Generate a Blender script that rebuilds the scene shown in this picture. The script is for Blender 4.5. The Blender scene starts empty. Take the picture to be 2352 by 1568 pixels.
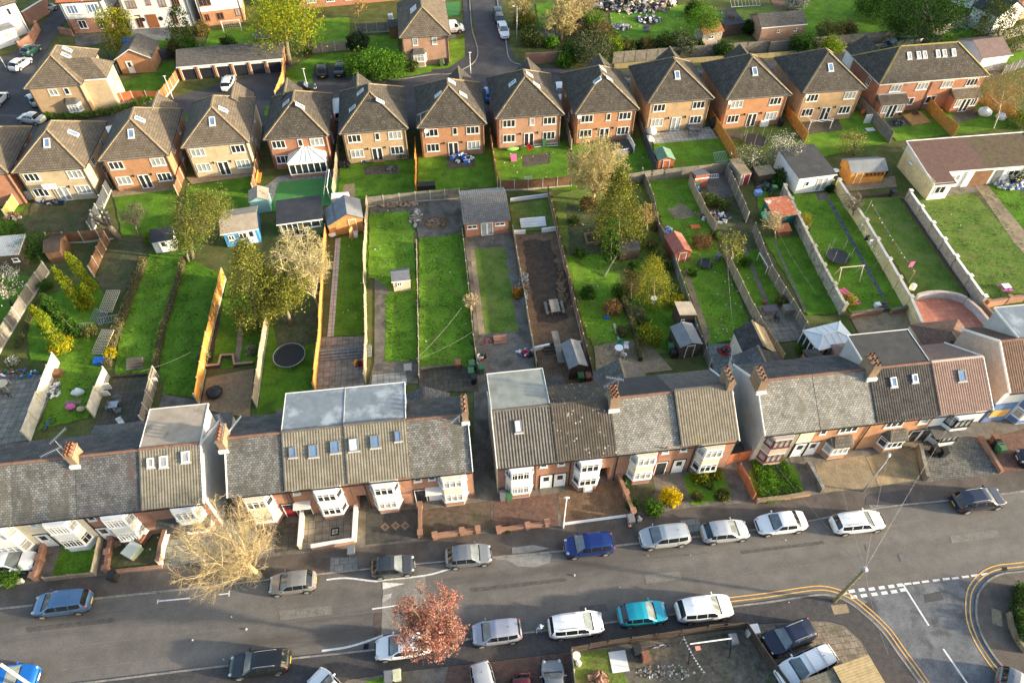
import bpy, math, random
import numpy as np
from mathutils import Vector, Matrix
R = math.radians
random.seed(7); RNG = np.random.default_rng(7)
sc = bpy.context.scene; COL = sc.collection
# ------------------------------------------------------------ survey: photo point -> place on the ground
F = 1568.; TH = R(48.9); H = 55.
SN, CS = math.sin(TH), math.cos(TH)
def G(x, y, z=0.):
    u = (x-1176)/F; v = (y-784)/F
    t = (H-z)/(SN+v*CS)
    return Vector((u*t, t*(CS-v*SN), z))
def zat(x, y, Y):
    v = (y-784)/F
    return H-(SN+v*CS)*Y/(CS-v*SN)
def px(x, y, z=0.):                      # photo pixels per metre at that place
    v = (y-784)/F
    return F*(SN+v*CS)/(H-z)
YAW = R(7.3)
def yaw2(a, b):
    return math.atan2(b[1]-a[1], b[0]-a[0])
# ------------------------------------------------------------ objects
def tag(o, label=None, cat=None, group=None, kind=None):
    if label: o['label'] = label
    if cat: o['category'] = cat
    if group: o['group'] = group
    if kind: o['kind'] = kind
    return o
def thing(name, label, cat, loc=(0, 0, 0), rz=0., group=None):
    o = bpy.data.objects.new(name, None); COL.objects.link(o)
    o.empty_display_size = .3
    o.location = loc; o.rotation_euler = (0, 0, rz)
    return tag(o, label, cat, group)
def link(name, me, parent=None, loc=None, rz=0., rot=None):
    o = bpy.data.objects.new(name, me); COL.objects.link(o)
    if parent: o.parent = parent
    if loc is not None: o.location = loc
    if rot is not None: o.rotation_euler = rot
    elif rz: o.rotation_euler = (0, 0, rz)
    return o
def copy_tree(o, parent=None):
    c = o.copy(); COL.objects.link(c)
    if parent: c.parent = parent
    for ch in o.children: copy_tree(ch, c)
    return c
class MB:
    def __init__(s): s.v = []; s.f = []; s.m = []; s.mi = 0
    def pt(s, p): s.v.append((p[0], p[1], p[2])); return len(s.v)-1
    def face(s, *ps):
        s.f.append([s.pt(p) for p in ps]); s.m.append(s.mi)
    def box(s, x0, y0, z0, x1, y1, z1, rz=0., c=None):
        P = [Vector(p) for p in ((x0,y0,z0),(x1,y0,z0),(x1,y1,z0),(x0,y1,z0),(x0,y0,z1),(x1,y0,z1),(x1,y1,z1),(x0,y1,z1))]
        if rz:
            c = Vector(c) if c else Vector(((x0+x1)/2, (y0+y1)/2, 0)); m = Matrix.Rotation(rz, 3, 'Z')
            P = [m @ (p-c)+c for p in P]
        i = len(s.v); s.v += [tuple(p) for p in P]
        for q in ((0,3,2,1),(4,5,6,7),(0,1,5,4),(1,2,6,5),(2,3,7,6),(3,0,4,7)):
            s.f.append([i+k for k in q]); s.m.append(s.mi)
        return s
    def prism(s, poly, z0, z1, cap=True, bottom=False):
        n = len(poly); a = sum(poly[k][0]*poly[(k+1) % n][1]-poly[(k+1) % n][0]*poly[k][1] for k in range(n))
        if a < 0: poly = poly[::-1]
        i = len(s.v)
        for p in poly: s.v.append((p[0], p[1], z0))
        for p in poly: s.v.append((p[0], p[1], z1))
        for k in range(n):
            j = (k+1) % n; s.f.append([i+k, i+j, i+n+j, i+n+k]); s.m.append(s.mi)
        if cap: s.f.append([i+n+k for k in range(n)]); s.m.append(s.mi)
        if bottom: s.f.append([i+k for k in range(n)][::-1]); s.m.append(s.mi)
        return s
    def beam(s, a, b, w, h=None, up=(0, 0, 1)):         # rectangular bar from a to b
        h = h or w; a = Vector(a); b = Vector(b); d = (b-a).normalized(); u = Vector(up)
        if abs(d.dot(u)) > .98: u = Vector((1, 0, 0))
        x = d.cross(u).normalized(); y = x.cross(d).normalized()
        i = len(s.v)
        for p in (a, b):
            for sx, sy in ((-1,-1),(1,-1),(1,1),(-1,1)): s.v.append(tuple(p+x*sx*w/2+y*sy*h/2))
        for q in ((0,1,5,4),(1,2,6,5),(2,3,7,6),(3,0,4,7),(3,2,1,0),(4,5,6,7)):
            s.f.append([i+k for k in q]); s.m.append(s.mi)
        return s
    def tube(s, pts, rs, n=6, cap=True):
        pts = [Vector(p) for p in pts]
        if not hasattr(rs, '__len__'): rs = [rs]*len(pts)
        base = len(s.v)
        for k, p in enumerate(pts):
            d = (pts[min(k+1, len(pts)-1)]-pts[max(k-1, 0)]).normalized()
            u = Vector((0, 0, 1)) if abs(d.z) < .9 else Vector((1, 0, 0))
            x = d.cross(u).normalized(); y = d.cross(x)
            for j in range(n):
                a = 2*math.pi*j/n; s.v.append(tuple(p+(x*math.cos(a)+y*math.sin(a))*rs[k]))
        for k in range(len(pts)-1):
            for j in range(n):
                j2 = (j+1) % n; o = base+k*n
                s.f.append([o+j, o+n+j, o+n+j2, o+j2]); s.m.append(s.mi)
        if cap:
            s.f.append([base+j for j in range(n)]); s.m.append(s.mi)
            s.f.append([base+(len(pts)-1)*n+j for j in range(n)][::-1]); s.m.append(s.mi)
        return s
    def lathe(s, prof, n=12, c=(0, 0), cap=True):       # prof: (r, z) bottom to top
        base = len(s.v)
        for r, z in prof:
            for j in range(n):
                a = 2*math.pi*j/n; s.v.append((c[0]+r*math.cos(a), c[1]+r*math.sin(a), z))
        for k in range(len(prof)-1):
            for j in range(n):
                j2 = (j+1) % n; o = base+k*n
                s.f.append([o+j, o+j2, o+n+j2, o+n+j]); s.m.append(s.mi)
        if cap:
            s.f.append([base+j for j in range(n)][::-1]); s.m.append(s.mi)
            s.f.append([base+(len(prof)-1)*n+j for j in range(n)]); s.m.append(s.mi)
        return s
    def blob(s, c, r, n=10, jit=.0):
        prof = []
        for k in range(n//2+1):
            a = math.pi*k/(n//2)-math.pi/2
            prof.append((max(.01, math.cos(a))*1., math.sin(a)))
        b = len(s.v); s.lathe(prof, n)
        for i in range(b, len(s.v)):
            x, y, z = s.v[i]; q = 1+random.uniform(-jit, jit)
            s.v[i] = (c[0]+x*r[0]*q, c[1]+y*r[1]*q, c[2]+z*r[2]*q)
        return s
    def mesh(s, name, mats, smooth=False):
        me = bpy.data.meshes.new(name); me.from_pydata(s.v, [], s.f)
        for m in (mats if isinstance(mats, (list, tuple)) else [mats]): me.materials.append(m)
        if any(s.m): me.polygons.foreach_set('material_index', s.m)
        uv = me.uv_layers.new(name='UVMap').data
        for p in me.polygons:
            n = p.normal
            if abs(n.z) > .985: t = Vector((1, 0, 0)); b = Vector((0, 1, 0))
            else: t = Vector((-n.y, n.x, 0)).normalized(); b = n.cross(t)
            for li in p.loop_indices:
                q = me.vertices[me.loops[li].vertex_index].co
                uv[li].uv = (q.dot(t), q.dot(b))
        if smooth: me.polygons.foreach_set('use_smooth', [True]*len(me.polygons))
        me.update(); return me
    def build(s, name, mats, parent=None, smooth=False, loc=None, rz=0., rot=None):
        return link(name, s.mesh(name, mats, smooth), parent, loc, rz, rot)
# ------------------------------------------------------------ materials
MATS = {}
def mat(name, c1, c2=None, rough=.85, var=.18, scale=1.5, fine=0, brick=None, mortar=(.3, .28, .25), msize=.012, offset=.5,
        stripe=None, sdark=.55, stain=None, stain2=None, speck=None, bump=0., spec=.25, coord='UV', metal=0., coat=0., streak=False, stretch=None):
    if name in MATS: return MATS[name]
    m = bpy.data.materials.new(name); m.use_nodes = True; MATS[name] = m
    nt = m.node_tree; N = nt.nodes; L = nt.links; bs = N['Principled BSDF']
    bs.inputs['Roughness'].default_value = rough; bs.inputs['Specular IOR Level'].default_value = spec
    bs.inputs['Metallic'].default_value = metal; bs.inputs['Coat Weight'].default_value = coat; bs.inputs['Coat Roughness'].default_value = .04
    c2 = c2 or c1
    tc = N.new('ShaderNodeTexCoord'); oi = N.new('ShaderNodeObjectInfo'); va = N.new('ShaderNodeVectorMath'); L.new(tc.outputs['Object'], va.inputs[0]); L.new(oi.outputs['Location'], va.inputs[1]); ovec = va.outputs[0]; vec = ovec if coord == 'Object' else tc.outputs[coord]
    if streak:
        sm_ = N.new('ShaderNodeVectorMath'); sm_.operation = 'MULTIPLY'; L.new(tc.outputs['UV'], sm_.inputs[0]); sm_.inputs[1].default_value = (1.6, .4, 1); sa_ = N.new('ShaderNodeVectorMath'); L.new(sm_.outputs[0], sa_.inputs[0]); L.new(oi.outputs['Location'], sa_.inputs[1]); svec = sa_.outputs[0]
    else: svec = None
    def noise(sc_, det=5, v=None, rg=.6):
        n = N.new('ShaderNodeTexNoise'); n.inputs['Scale'].default_value = sc_; n.inputs['Detail'].default_value = det
        n.inputs['Roughness'].default_value = rg; L.new(v or ovec, n.inputs['Vector']); return n.outputs['Fac']
    def rng(val, a, b, c, d):
        n = N.new('ShaderNodeMapRange'); L.new(val, n.inputs['Value'])
        for i, q in zip(('From Min', 'From Max', 'To Min', 'To Max'), (a, b, c, d)): n.inputs[i].default_value = q
        return n.outputs['Result']
    def mix(f, a, b, mode='MIX'):
        n = N.new('ShaderNodeMix'); n.data_type = 'RGBA'; n.blend_type = mode
        if isinstance(f, (int, float)): n.inputs[0].default_value = f
        else: L.new(f, n.inputs[0])
        for sck, q in ((6, a), (7, b)):
            if isinstance(q, (tuple, list)): n.inputs[sck].default_value = (*q[:3], 1)
            else: L.new(q, n.inputs[sck])
        return n.outputs[2]
    bvec = None
    if stretch: bm_ = N.new('ShaderNodeVectorMath'); bm_.operation = 'MULTIPLY'; L.new(ovec, bm_.inputs[0]); bm_.inputs[1].default_value = (*stretch, 1); bvec = bm_.outputs[0]; svec = bvec
    hgt = None
    if brick:
        b = N.new('ShaderNodeTexBrick'); L.new(vec, b.inputs['Vector'])
        b.inputs['Scale'].default_value = 1; b.inputs['Brick Width'].default_value = brick[0]; b.inputs['Row Height'].default_value = brick[1]
        b.inputs['Mortar Size'].default_value = msize; b.inputs['Mortar Smooth'].default_value = .2; b.offset = offset
        b.inputs['Color1'].default_value = (*c1, 1); b.inputs['Color2'].default_value = (*c2, 1); b.inputs['Mortar'].default_value = (*mortar, 1)
        col = b.outputs['Color']; hgt = rng(b.outputs['Fac'], 0, 1, 1, 0)
    else:
        col = mix(rng(noise(scale, 5, bvec), .3, .7, 0, 1), c1, c2)
    if stripe:
        w = N.new('ShaderNodeTexWave'); w.wave_type = 'BANDS'; w.bands_direction = 'Y' if stripe[1] == 'v' else 'X'
        w.inputs['Scale'].default_value = 2*math.pi/(20*stripe[0]); L.new(vec, w.inputs['Vector'])
        f = rng(w.outputs['Fac'], 0, .25, sdark, 1); col = mix(1., col, f, 'MULTIPLY'); hgt = w.outputs['Fac']
    if var: col = mix(1., col, rng(noise(scale*1.7, 6), .3, .7, 1-var, 1+var), 'MULTIPLY')
    if fine: col = mix(1., col, rng(noise(fine, 3), .3, .7, .72, 1.28), 'MULTIPLY')
    for st in (stain, stain2):
        if st: col = mix(rng(noise(st[1], 6, svec), st[2], st[2]+.12, 0, st[3]), col, st[0])
    if speck:
        v = N.new('ShaderNodeTexVoronoi'); v.inputs['Scale'].default_value = speck[1]; L.new(ovec, v.inputs['Vector'])
        f = rng(v.outputs['Distance'], speck[2], speck[2]*.6, 0, 1)
        f2 = rng(noise(1.1, 2), .42, .6, 0, 1); mm = N.new('ShaderNodeMath'); mm.operation = 'MULTIPLY'; L.new(f, mm.inputs[0]); L.new(f2, mm.inputs[1])
        col = mix(mm.outputs[0], col, speck[0])
    L.new(col, bs.inputs['Base Color'])
    if bump:
        bp = N.new('ShaderNodeBump'); bp.inputs['Strength'].default_value = min(1, bump*10); bp.inputs['Distance'].default_value = bump
        if hgt is None: hgt = noise(fine or 8, 6)
        L.new(hgt, bp.inputs['Height']); L.new(bp.outputs[0], bs.inputs['Normal'])
    return m
def leafmat(name, c1, c2, c3=None, tr=.25):
    if name in MATS: return MATS[name]
    m = bpy.data.materials.new(name); m.use_nodes = True; MATS[name] = m
    nt = m.node_tree; N = nt.nodes; L = nt.links; N.remove(N['Principled BSDF'])
    out = N['Material Output']; g = N.new('ShaderNodeNewGeometry'); cr = N.new('ShaderNodeValToRGB')
    L.new(g.outputs['Random Per Island'], cr.inputs[0])
    cr.color_ramp.elements[0].color = (*c1, 1); cr.color_ramp.elements[1].color = (*c2, 1)
    if c3: e = cr.color_ramp.elements.new(.85); e.color = (*c2, 1); cr.color_ramp.elements[2].color = (*c3, 1)
    tc = N.new('ShaderNodeTexCoord'); n = N.new('ShaderNodeTexNoise'); n.inputs['Scale'].default_value = .7; n.inputs['Detail'].default_value = 3
    oi = N.new('ShaderNodeObjectInfo'); va = N.new('ShaderNodeVectorMath'); L.new(tc.outputs['Object'], va.inputs[0]); L.new(oi.outputs['Location'], va.inputs[1]); L.new(va.outputs[0], n.inputs['Vector'])
    mr = N.new('ShaderNodeMapRange'); L.new(n.outputs['Fac'], mr.inputs[0])
    for i, q in zip(('From Min', 'From Max', 'To Min', 'To Max'), (.3, .7, .6, 1.35)): mr.inputs[i].default_value = q
    mx = N.new('ShaderNodeMix'); mx.data_type = 'RGBA'; mx.blend_type = 'MULTIPLY'; mx.inputs[0].default_value = 1
    L.new(cr.outputs[0], mx.inputs[6]); L.new(mr.outputs[0], mx.inputs[7])
    d = N.new('ShaderNodeBsdfDiffuse'); t = N.new('ShaderNodeBsdfTranslucent'); ms = N.new('ShaderNodeMixShader'); ms.inputs[0].default_value = tr
    L.new(mx.outputs[2], d.inputs[0]); L.new(mx.outputs[2], t.inputs[0]); L.new(d.outputs[0], ms.inputs[1]); L.new(t.outputs[0], ms.inputs[2])
    L.new(ms.outputs[0], out.inputs[0]); return m
def plain(name, c, rough=.6, metal=0., coat=0., spec=.4):
    return mat(name, c, None, rough=rough, var=.06, scale=3, metal=metal, coat=coat, spec=spec, coord='Object')
# paint / plastics
WHITE = plain('white_upvc', (.78, .78, .76), .4); BLACKP = plain('black_plastic', (.02, .021, .023), .5)
GREYP = plain('grey_plastic', (.16, .17, .18), .5); METAL = plain('galvanised', (.42, .43, .44), .4, .7)
GREENP = plain('green_plastic', (.06, .16, .07), .5); BROWNP = plain('brown_plastic', (.22, .09, .05), .55); BLUEP = plain('blue_plastic', (.02, .13, .5), .5)
PINKP = plain('pink_plastic', (.8, .16, .38), .5); REDP = plain('red_plastic', (.55, .03, .03), .5); YELP = plain('yellow_plastic', (.8, .5, .03), .5)
DARK = plain('dark_void', (.012, .012, .013), .9); TYRE = plain('tyre', (.02, .02, .02), .9); RIM = plain('rim', (.45, .46, .47), .35, .6)
GLASS = mat('window_glass', (.02, .025, .03), (.035, .042, .05), rough=.06, var=.3, scale=.5, spec=.6, coord='Object')
CURT = mat('curtained_glass', (.42, .43, .41), (.26, .28, .28), rough=.25, var=.2, stripe=(.14, 'h'), sdark=.7, spec=.5)
BLUEG = mat('sky_glass', (.10, .17, .30), (.16, .25, .38), rough=.08, var=.2, scale=.8, spec=.7, coord='Object')  # blue of the reflected sky is put into the pane colour
CARGLASS = mat('car_glass', (.008, .011, .012), (.014, .018, .02), rough=.04, var=.2, spec=.45, coord='Object')
SCREEN = mat('windscreen', (.10, .125, .13), (.17, .19, .19), rough=.08, var=.25, scale=1.2, spec=.6, coord='Object')  # lightened base paints in the sky mirrored by the windscreen
# ground
GRASS = [mat('grass_%s' % n, a, b, rough=.95, var=.28, scale=.35, fine=6, stain=(s, .5, .52, .6), stain2=((.12, .10, .045), .8, .6, .5), bump=.06, spec=.1, coord='Object') for n, a, b, s in (
    ('bright', (.10, .21, .016), (.145, .265, .026), (.12, .15, .03)), ('deep', (.075, .175, .014), (.11, .21, .02), (.05, .09, .015)),
    ('worn', (.105, .17, .028), (.155, .19, .042), (.14, .11, .05)), ('yellow', (.085, .15, .024), (.13, .18, .036), (.17, .18, .06)), ('scrub', (.075, .11, .022), (.13, .11, .05), (.06, .11, .02)))]
TURF = mat('artificial_turf', (.06, .20, .05), (.07, .22, .06), rough=.9, var=.06, fine=20, bump=.02, coord='Object')
EARTH = mat('earth', (.11, .085, .05), (.08, .10, .035), rough=.95, var=.3, scale=.6, fine=5, bump=.06, coord='Object', stain=((.035, .08, .015), .8, .52, .7))
SOIL = mat('dark_soil', (.062, .042, .030), (.085, .060, .042), rough=.95, var=.25, scale=1, fine=9, bump=.06, coord='Object')
SAND = mat('sandy_soil', (.20, .125, .072), (.13, .08, .048), rough=.95, var=.25, scale=.8, fine=7, bump=.06, coord='Object')
ROADM = mat('asphalt', (.115, .104, .090), (.165, .150, .132), rough=.72, var=.16, scale=.5, fine=14, bump=.008, coord='Object', stretch=(.12, 1.), stain=((.07, .062, .055), .33, .54, .65), stain2=((.20, .185, .165), .6, .62, .5), spec=.35)
ROAD2 = mat('old_asphalt', (.10, .105, .112), (.17, .175, .18), rough=.75, var=.25, scale=.6, fine=10, bump=.01, coord='Object', stain=((.055, .056, .06), .7, .52, .7))
ROAD3 = mat('estate_asphalt', (.058, .054, .056), (.085, .08, .08), rough=.8, var=.18, scale=.3, fine=10, bump=.01, coord='Object')
PAVE = mat('pavement_asphalt', (.085, .070, .058), (.13, .108, .088), rough=.75, var=.25, scale=.4, fine=12, bump=.01, coord='Object', stain=((.05, .045, .043), .25, .55, .6), spec=.3)
PAVE2 = mat('pavement_patch', (.055, .052, .052), (.075, .07, .068), rough=.75, var=.2, fine=12, bump=.01, coord='Object')
KERB = mat('kerb_stone', (.22, .205, .18), (.30, .28, .25), rough=.85, var=.25, scale=1.2, brick=(.9, 3.), msize=.015, mortar=(.08, .07, .06), coord='Object')
SLAB = mat('slabs', (.21, .185, .145), (.28, .25, .20), rough=.85, var=.28, scale=.7, brick=(.6, .6), offset=0, mortar=(.07, .07, .05), msize=.02, stain=((.09, .085, .05), .6, .55, .6), bump=.008)
SLAB2 = mat('slabs_pale', (.36, .345, .30), (.45, .43, .38), rough=.85, var=.22, scale=.7, brick=(.6, .6), offset=0, mortar=(.13, .12, .08), msize=.025, stain=((.18, .15, .09), .6, .58, .6), bump=.008)
SLABD = mat('slabs_dark', (.085, .07, .055), (.12, .10, .075), rough=.85, var=.28, brick=(.5, .5), offset=0, mortar=(.04, .045, .03), msize=.02, stain=((.06, .075, .03), .7, .52, .6), bump=.008)
SLABG = mat('slabs_grey', (.19, .20, .19), (.25, .25, .23), rough=.85, var=.25, brick=(.75, .6), offset=.5, mortar=(.06, .06, .05), msize=.02, stain=((.12, .13, .09), .6, .55, .6), bump=.008)
BLOCK = mat('block_paving', (.13, .095, .07), (.18, .12, .085), rough=.85, var=.3, brick=(.2, .1), mortar=(.05, .05, .03), msize=.012, stain=((.065, .065, .035), .5, .52, .7), bump=.006)
BLOCKR = mat('block_paving_red', (.15, .082, .06), (.20, .11, .08), rough=.85, var=.3, brick=(.2, .1), mortar=(.08, .06, .05), msize=.012, stain=((.11, .085, .06), .5, .55, .6), bump=.006)
BLOCKG = mat('block_paving_grey', (.12, .12, .11), (.2, .19, .17), rough=.85, var=.35, brick=(.3, .2), mortar=(.06, .06, .05), msize=.02, bump=.006)
REDPAT = mat('red_patio', (.36, .14, .10), (.44, .19, .13), rough=.85, var=.2, brick=(.6, .6), offset=0, mortar=(.2, .1, .07), msize=.015)
CONC = mat('concrete', (.22, .17, .11), (.30, .23, .14), rough=.88, var=.25, scale=.5, fine=8, coord='Object', stain=((.12, .11, .07), .4, .55, .7))
CONCD = mat('concrete_dark', (.13, .115, .095), (.19, .165, .135), rough=.88, var=.25, scale=.6, fine=8, coord='Object', stain=((.07, .065, .045), .5, .52, .7))
GRAVEL = mat('gravel', (.24, .16, .085), (.32, .22, .12), rough=.95, var=.2, fine=16, bump=.04, coord='Object')
GRAVELD = mat('dark_gravel', (.09, .09, .095), (.15, .15, .15), rough=.95, var=.3, fine=12, bump=.04, coord='Object')
PUD = mat('puddle_water', (.22, .205, .17), (.30, .28, .24), rough=.04, var=.1, spec=.8, coord='Object')  # pale base colour paints in the sky reflected by the water
ROADW = mat('road_white', (.62, .60, .56), (.72, .71, .67), rough=.75, var=.15, scale=3, fine=18, coord='Object'); ROADY = mat('road_yellow', (.62, .36, .10), (.68, .42, .14), rough=.75, var=.15, scale=3, fine=18, coord='Object')
# walls
def brickm(n, a, b, mo=(.32, .26, .2), **k): return mat(n, a, b, rough=.9, var=.16, scale=.5, brick=(.225, .075), mortar=mo, msize=.009, bump=.003, **k)
BR_BUFF = brickm('brick_buff', (.40, .25, .12), (.50, .32, .165), (.40, .33, .25)); BR_PALE = brickm('brick_pale', (.50, .37, .21), (.60, .46, .28), (.5, .42, .32), stain=((.34, .24, .14), 2.2, .66, .5))
BR_RED = brickm('brick_red', (.35, .125, .065), (.44, .17, .085)); BR_OR = brickm('brick_orange', (.42, .18, .075), (.50, .23, .10)); BR_PINK = brickm('brick_pink', (.40, .21, .13), (.47, .26, .165), stain=((.2, .13, .09), 1.6, .66, .4))
BR_OLD = brickm('brick_old', (.30, .125, .075), (.38, .17, .105), stain=((.17, .09, .06), .8, .56, .4)); BR_WALL = brickm('brick_garden', (.27, .12, .07), (.34, .16, .095), stain=((.16, .13, .09), .9, .55, .5))
RENDW = mat('white_render', (.70, .69, .65), (.78, .77, .74), rough=.85, var=.08, scale=.5, stain=((.5, .47, .4), .5, .6, .4), coord='Object'); RENDC = mat('cream_render', (.66, .58, .42), (.74, .66, .50), rough=.85, var=.1, scale=.5, coord='Object')
RENDG = mat('grey_render', (.40, .40, .39), (.48, .47, .46), rough=.88, var=.12, scale=.4, stain=((.30, .29, .28), .35, .55, .5), coord='Object'); RENDP = mat('pinkish_render', (.42, .34, .28), (.48, .39, .32), rough=.88, var=.1, fine=14, coord='Object')
RENDB = mat('blue_paint', (.10, .18, .36), (.13, .22, .42), rough=.8, var=.1, coord='Object'); RENDY = mat('yellow_render', (.62, .48, .24), (.72, .58, .32), rough=.88, var=.18, scale=.6, fine=9, coord='Object', stain=((.42, .36, .24), .7, .6, .5))
MOTTLE = mat('mottled_wall', (.42, .39, .33), (.30, .28, .22), rough=.9, var=.3, scale=.9, fine=5, coord='Object', stain=((.14, .14, .11), .9, .55, .8)); WGREY = mat('block_wall', (.28, .25, .22), (.36, .33, .29), rough=.9, var=.25, brick=(.45, .22), mortar=(.22, .2, .18))
SKIRT = mat('pebbledash', (.62, .54, .40), (.70, .62, .48), rough=.9, var=.1, fine=14, coord='Object')
# roofs
T_BRN = mat('roof_tile_brown', (.12, .097, .070), (.165, .134, .098), rough=.9, var=.22, scale=.6, brick=(.33, .33), mortar=(.035, .03, .026), msize=.02, bump=.02, stain=((.08, .068, .05), .5, .55, .5))
T_LICH = mat('roof_tile_lichen', (.062, .054, .043), (.092, .079, .062), rough=.9, var=.25, scale=.6, brick=(.33, .33), mortar=(.032, .028, .024), msize=.02, bump=.02, speck=((.20, .19, .165), 3.4, .27), stain=((.15, .13, .06), .5, .64, .5))
T_GAR = mat('roof_tile_grey', (.10, .092, .082), (.135, .122, .108), rough=.9, var=.2, brick=(.33, .33), mortar=(.04, .035, .03), msize=.02, bump=.02)
RIDGE = mat('ridge_tile', (.22, .17, .105), (.29, .23, .14), rough=.9, var=.25, scale=2, brick=(.45, 2.), mortar=(.12, .09, .06), coord='Object', stain=((.42, .32, .06), 1.2, .62, .6)); RIDGET = mat('ridge_terracotta', (.17, .095, .07), (.23, .13, .095), rough=.9, var=.25, scale=2, stain=((.30, .24, .08), 1.2, .6, .5), coord='Object')
SLATE = [mat('slate_%s' % n, a, b, rough=.75, var=.3, scale=.5, brick=(.26, .19), mortar=(.03, .032, .033), msize=.018, bump=.012, stain=s, stain2=s2, spec=.4, streak=True) for n, a, b, s, s2 in (
    ('grey', (.11, .115, .108), (.215, .215, .20), ((.075, .07, .055), .6, .48, .75), ((.12, .06, .05), .8, .6, .6)), ('dark', (.085, .087, .089), (.165, .165, .158), ((.06, .062, .065), .6, .5, .7), ((.12, .055, .045), .6, .56, .75)),
    ('pale', (.18, .175, .15), (.32, .31, .275), ((.13, .12, .095), .7, .52, .75), ((.12, .085, .065), 1., .64, .4)), ('mixed', (.12, .12, .11), (.25, .245, .225), ((.09, .09, .06), .6, .5, .75), ((.15, .075, .055), 1.1, .56, .6)))]
T_REAR = mat('slate_rear', (.085, .082, .078), (.125, .118, .11), rough=.9, var=.35, scale=.6, brick=(.26, .19), mortar=(.05, .047, .045), msize=.015, bump=.01, stain=((.055, .055, .055), .6, .54, .6))
PAN_BR = mat('pantile_brown', (.165, .15, .115), (.22, .20, .155), rough=.9, var=.2, scale=.8, coord='Object', stain=((.10, .095, .065), .6, .56, .6)); PAN_DK = mat('pantile_dark', (.07, .06, .048), (.10, .086, .07), rough=.9, var=.25, scale=.8, coord='Object', speck=((.6, .58, .5), 2.3, .22), stain=((.2, .15, .04), .7, .66, .6))
PAN_BK = mat('pantile_black', (.045, .042, .04), (.075, .07, .066), rough=.9, var=.3, scale=1.2, fine=6, coord='Object'); PAN_RB = mat('pantile_redbrown', (.20, .135, .11), (.25, .17, .14), rough=.9, var=.12, coord='Object'); PAN_GY = mat('pantile_grey', (.10, .092, .082), (.14, .13, .115), rough=.9, var=.2, coord='Object')
FLAT = [mat('felt_%s' % n, a, b, rough=r, var=.15, scale=.8, coord='Object', stain=s, stain2=s2, spec=.4) for n, a, b, r, s, s2 in (
    ('sand', (.30, .25, .19), (.38, .32, .25), .9, ((.10, .10, .09), .55, .57, .8), ((.22, .2, .17), 1.2, .6, .4)), ('blue', (.17, .20, .22), (.21, .24, .26), .5, ((.38, .42, .44), .5, .5, .9), ((.15, .16, .16), .9, .6, .6)),
    ('green', (.22, .235, .21), (.27, .28, .25), .55, ((.14, .14, .11), .5, .6, .8), None), ('dark', (.045, .045, .045), (.065, .063, .06), .85, ((.10, .095, .09), .8, .62, .4), None), ('grey', (.17, .18, .185), (.22, .23, .235), .8, ((.13, .14, .14), .7, .6, .4), ((.32, .33, .33), .9, .68, .5)), ('black', (.025, .027, .032), (.04, .042, .048), .7, None, None))]
# wood
def woodm(n, a, b, st=(.14, 'h'), **k):
    k.setdefault('stain', (tuple(.35*q+.05 for q in a), 1.1, .56, .5)); return mat(n, a, b, rough=.85, var=.22, scale=1.1, stripe=st, sdark=.62, bump=.006, **k)
W_GREY = woodm('weathered_wood', (.21, .19, .155), (.28, .25, .20), stain=((.13, .14, .10), .8, .58, .5)); W_TAN = woodm('tan_wood', (.36, .29, .19), (.44, .36, .24)); W_OR = woodm('orange_wood', (.58, .25, .05), (.66, .30, .07)); W_RED = woodm('red_wood', (.42, .13, .055), (.50, .17, .07))
W_BRN = woodm('brown_wood', (.19, .10, .055), (.25, .135, .07)); W_DK = woodm('dark_wood', (.075, .055, .042), (.10, .075, .055)); W_BLK = woodm('slate_grey_paint', (.06, .068, .078), (.075, .083, .095)); W_CREAM = woodm('cream_boards', (.62, .58, .48), (.70, .66, .56)); W_TEAL = plain('teal_paint', (.30, .52, .50)); W_BLUE = woodm('blue_boards', (.07, .26, .50), (.09, .30, .56), (.16, 'v'))
W_GOLD = woodm('golden_boards', (.50, .25, .08), (.58, .31, .11), (.16, 'v')); POSTC = mat('concrete_post', (.42, .39, .33), (.52, .48, .41), rough=.9, var=.15, coord='Object')
W_LT = plain('light_wood', (.55, .47, .33), .8); BARK = mat('bark', (.16, .13, .09), (.24, .2, .14), rough=.95, var=.3, scale=3, coord='Object'); BARKY = mat('pale_bark', (.38, .30, .17), (.48, .38, .22), rough=.95, var=.25, scale=3, coord='Object')
TERRA = mat('terracotta', (.19, .085, .055), (.25, .115, .075), rough=.85, var=.2, scale=4, coord='Object'); STACK = brickm('chimney_brick', (.18, .115, .07), (.25, .165, .10), stain=((.32, .28, .10), 1.4, .56, .6))
RUST = mat('rusty_iron', (.34, .10, .05), (.42, .15, .08), rough=.8, var=.3, scale=1.5, coord='Object', stain=((.68, .62, .56), 1.0, .56, .85), stripe=None)
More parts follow.
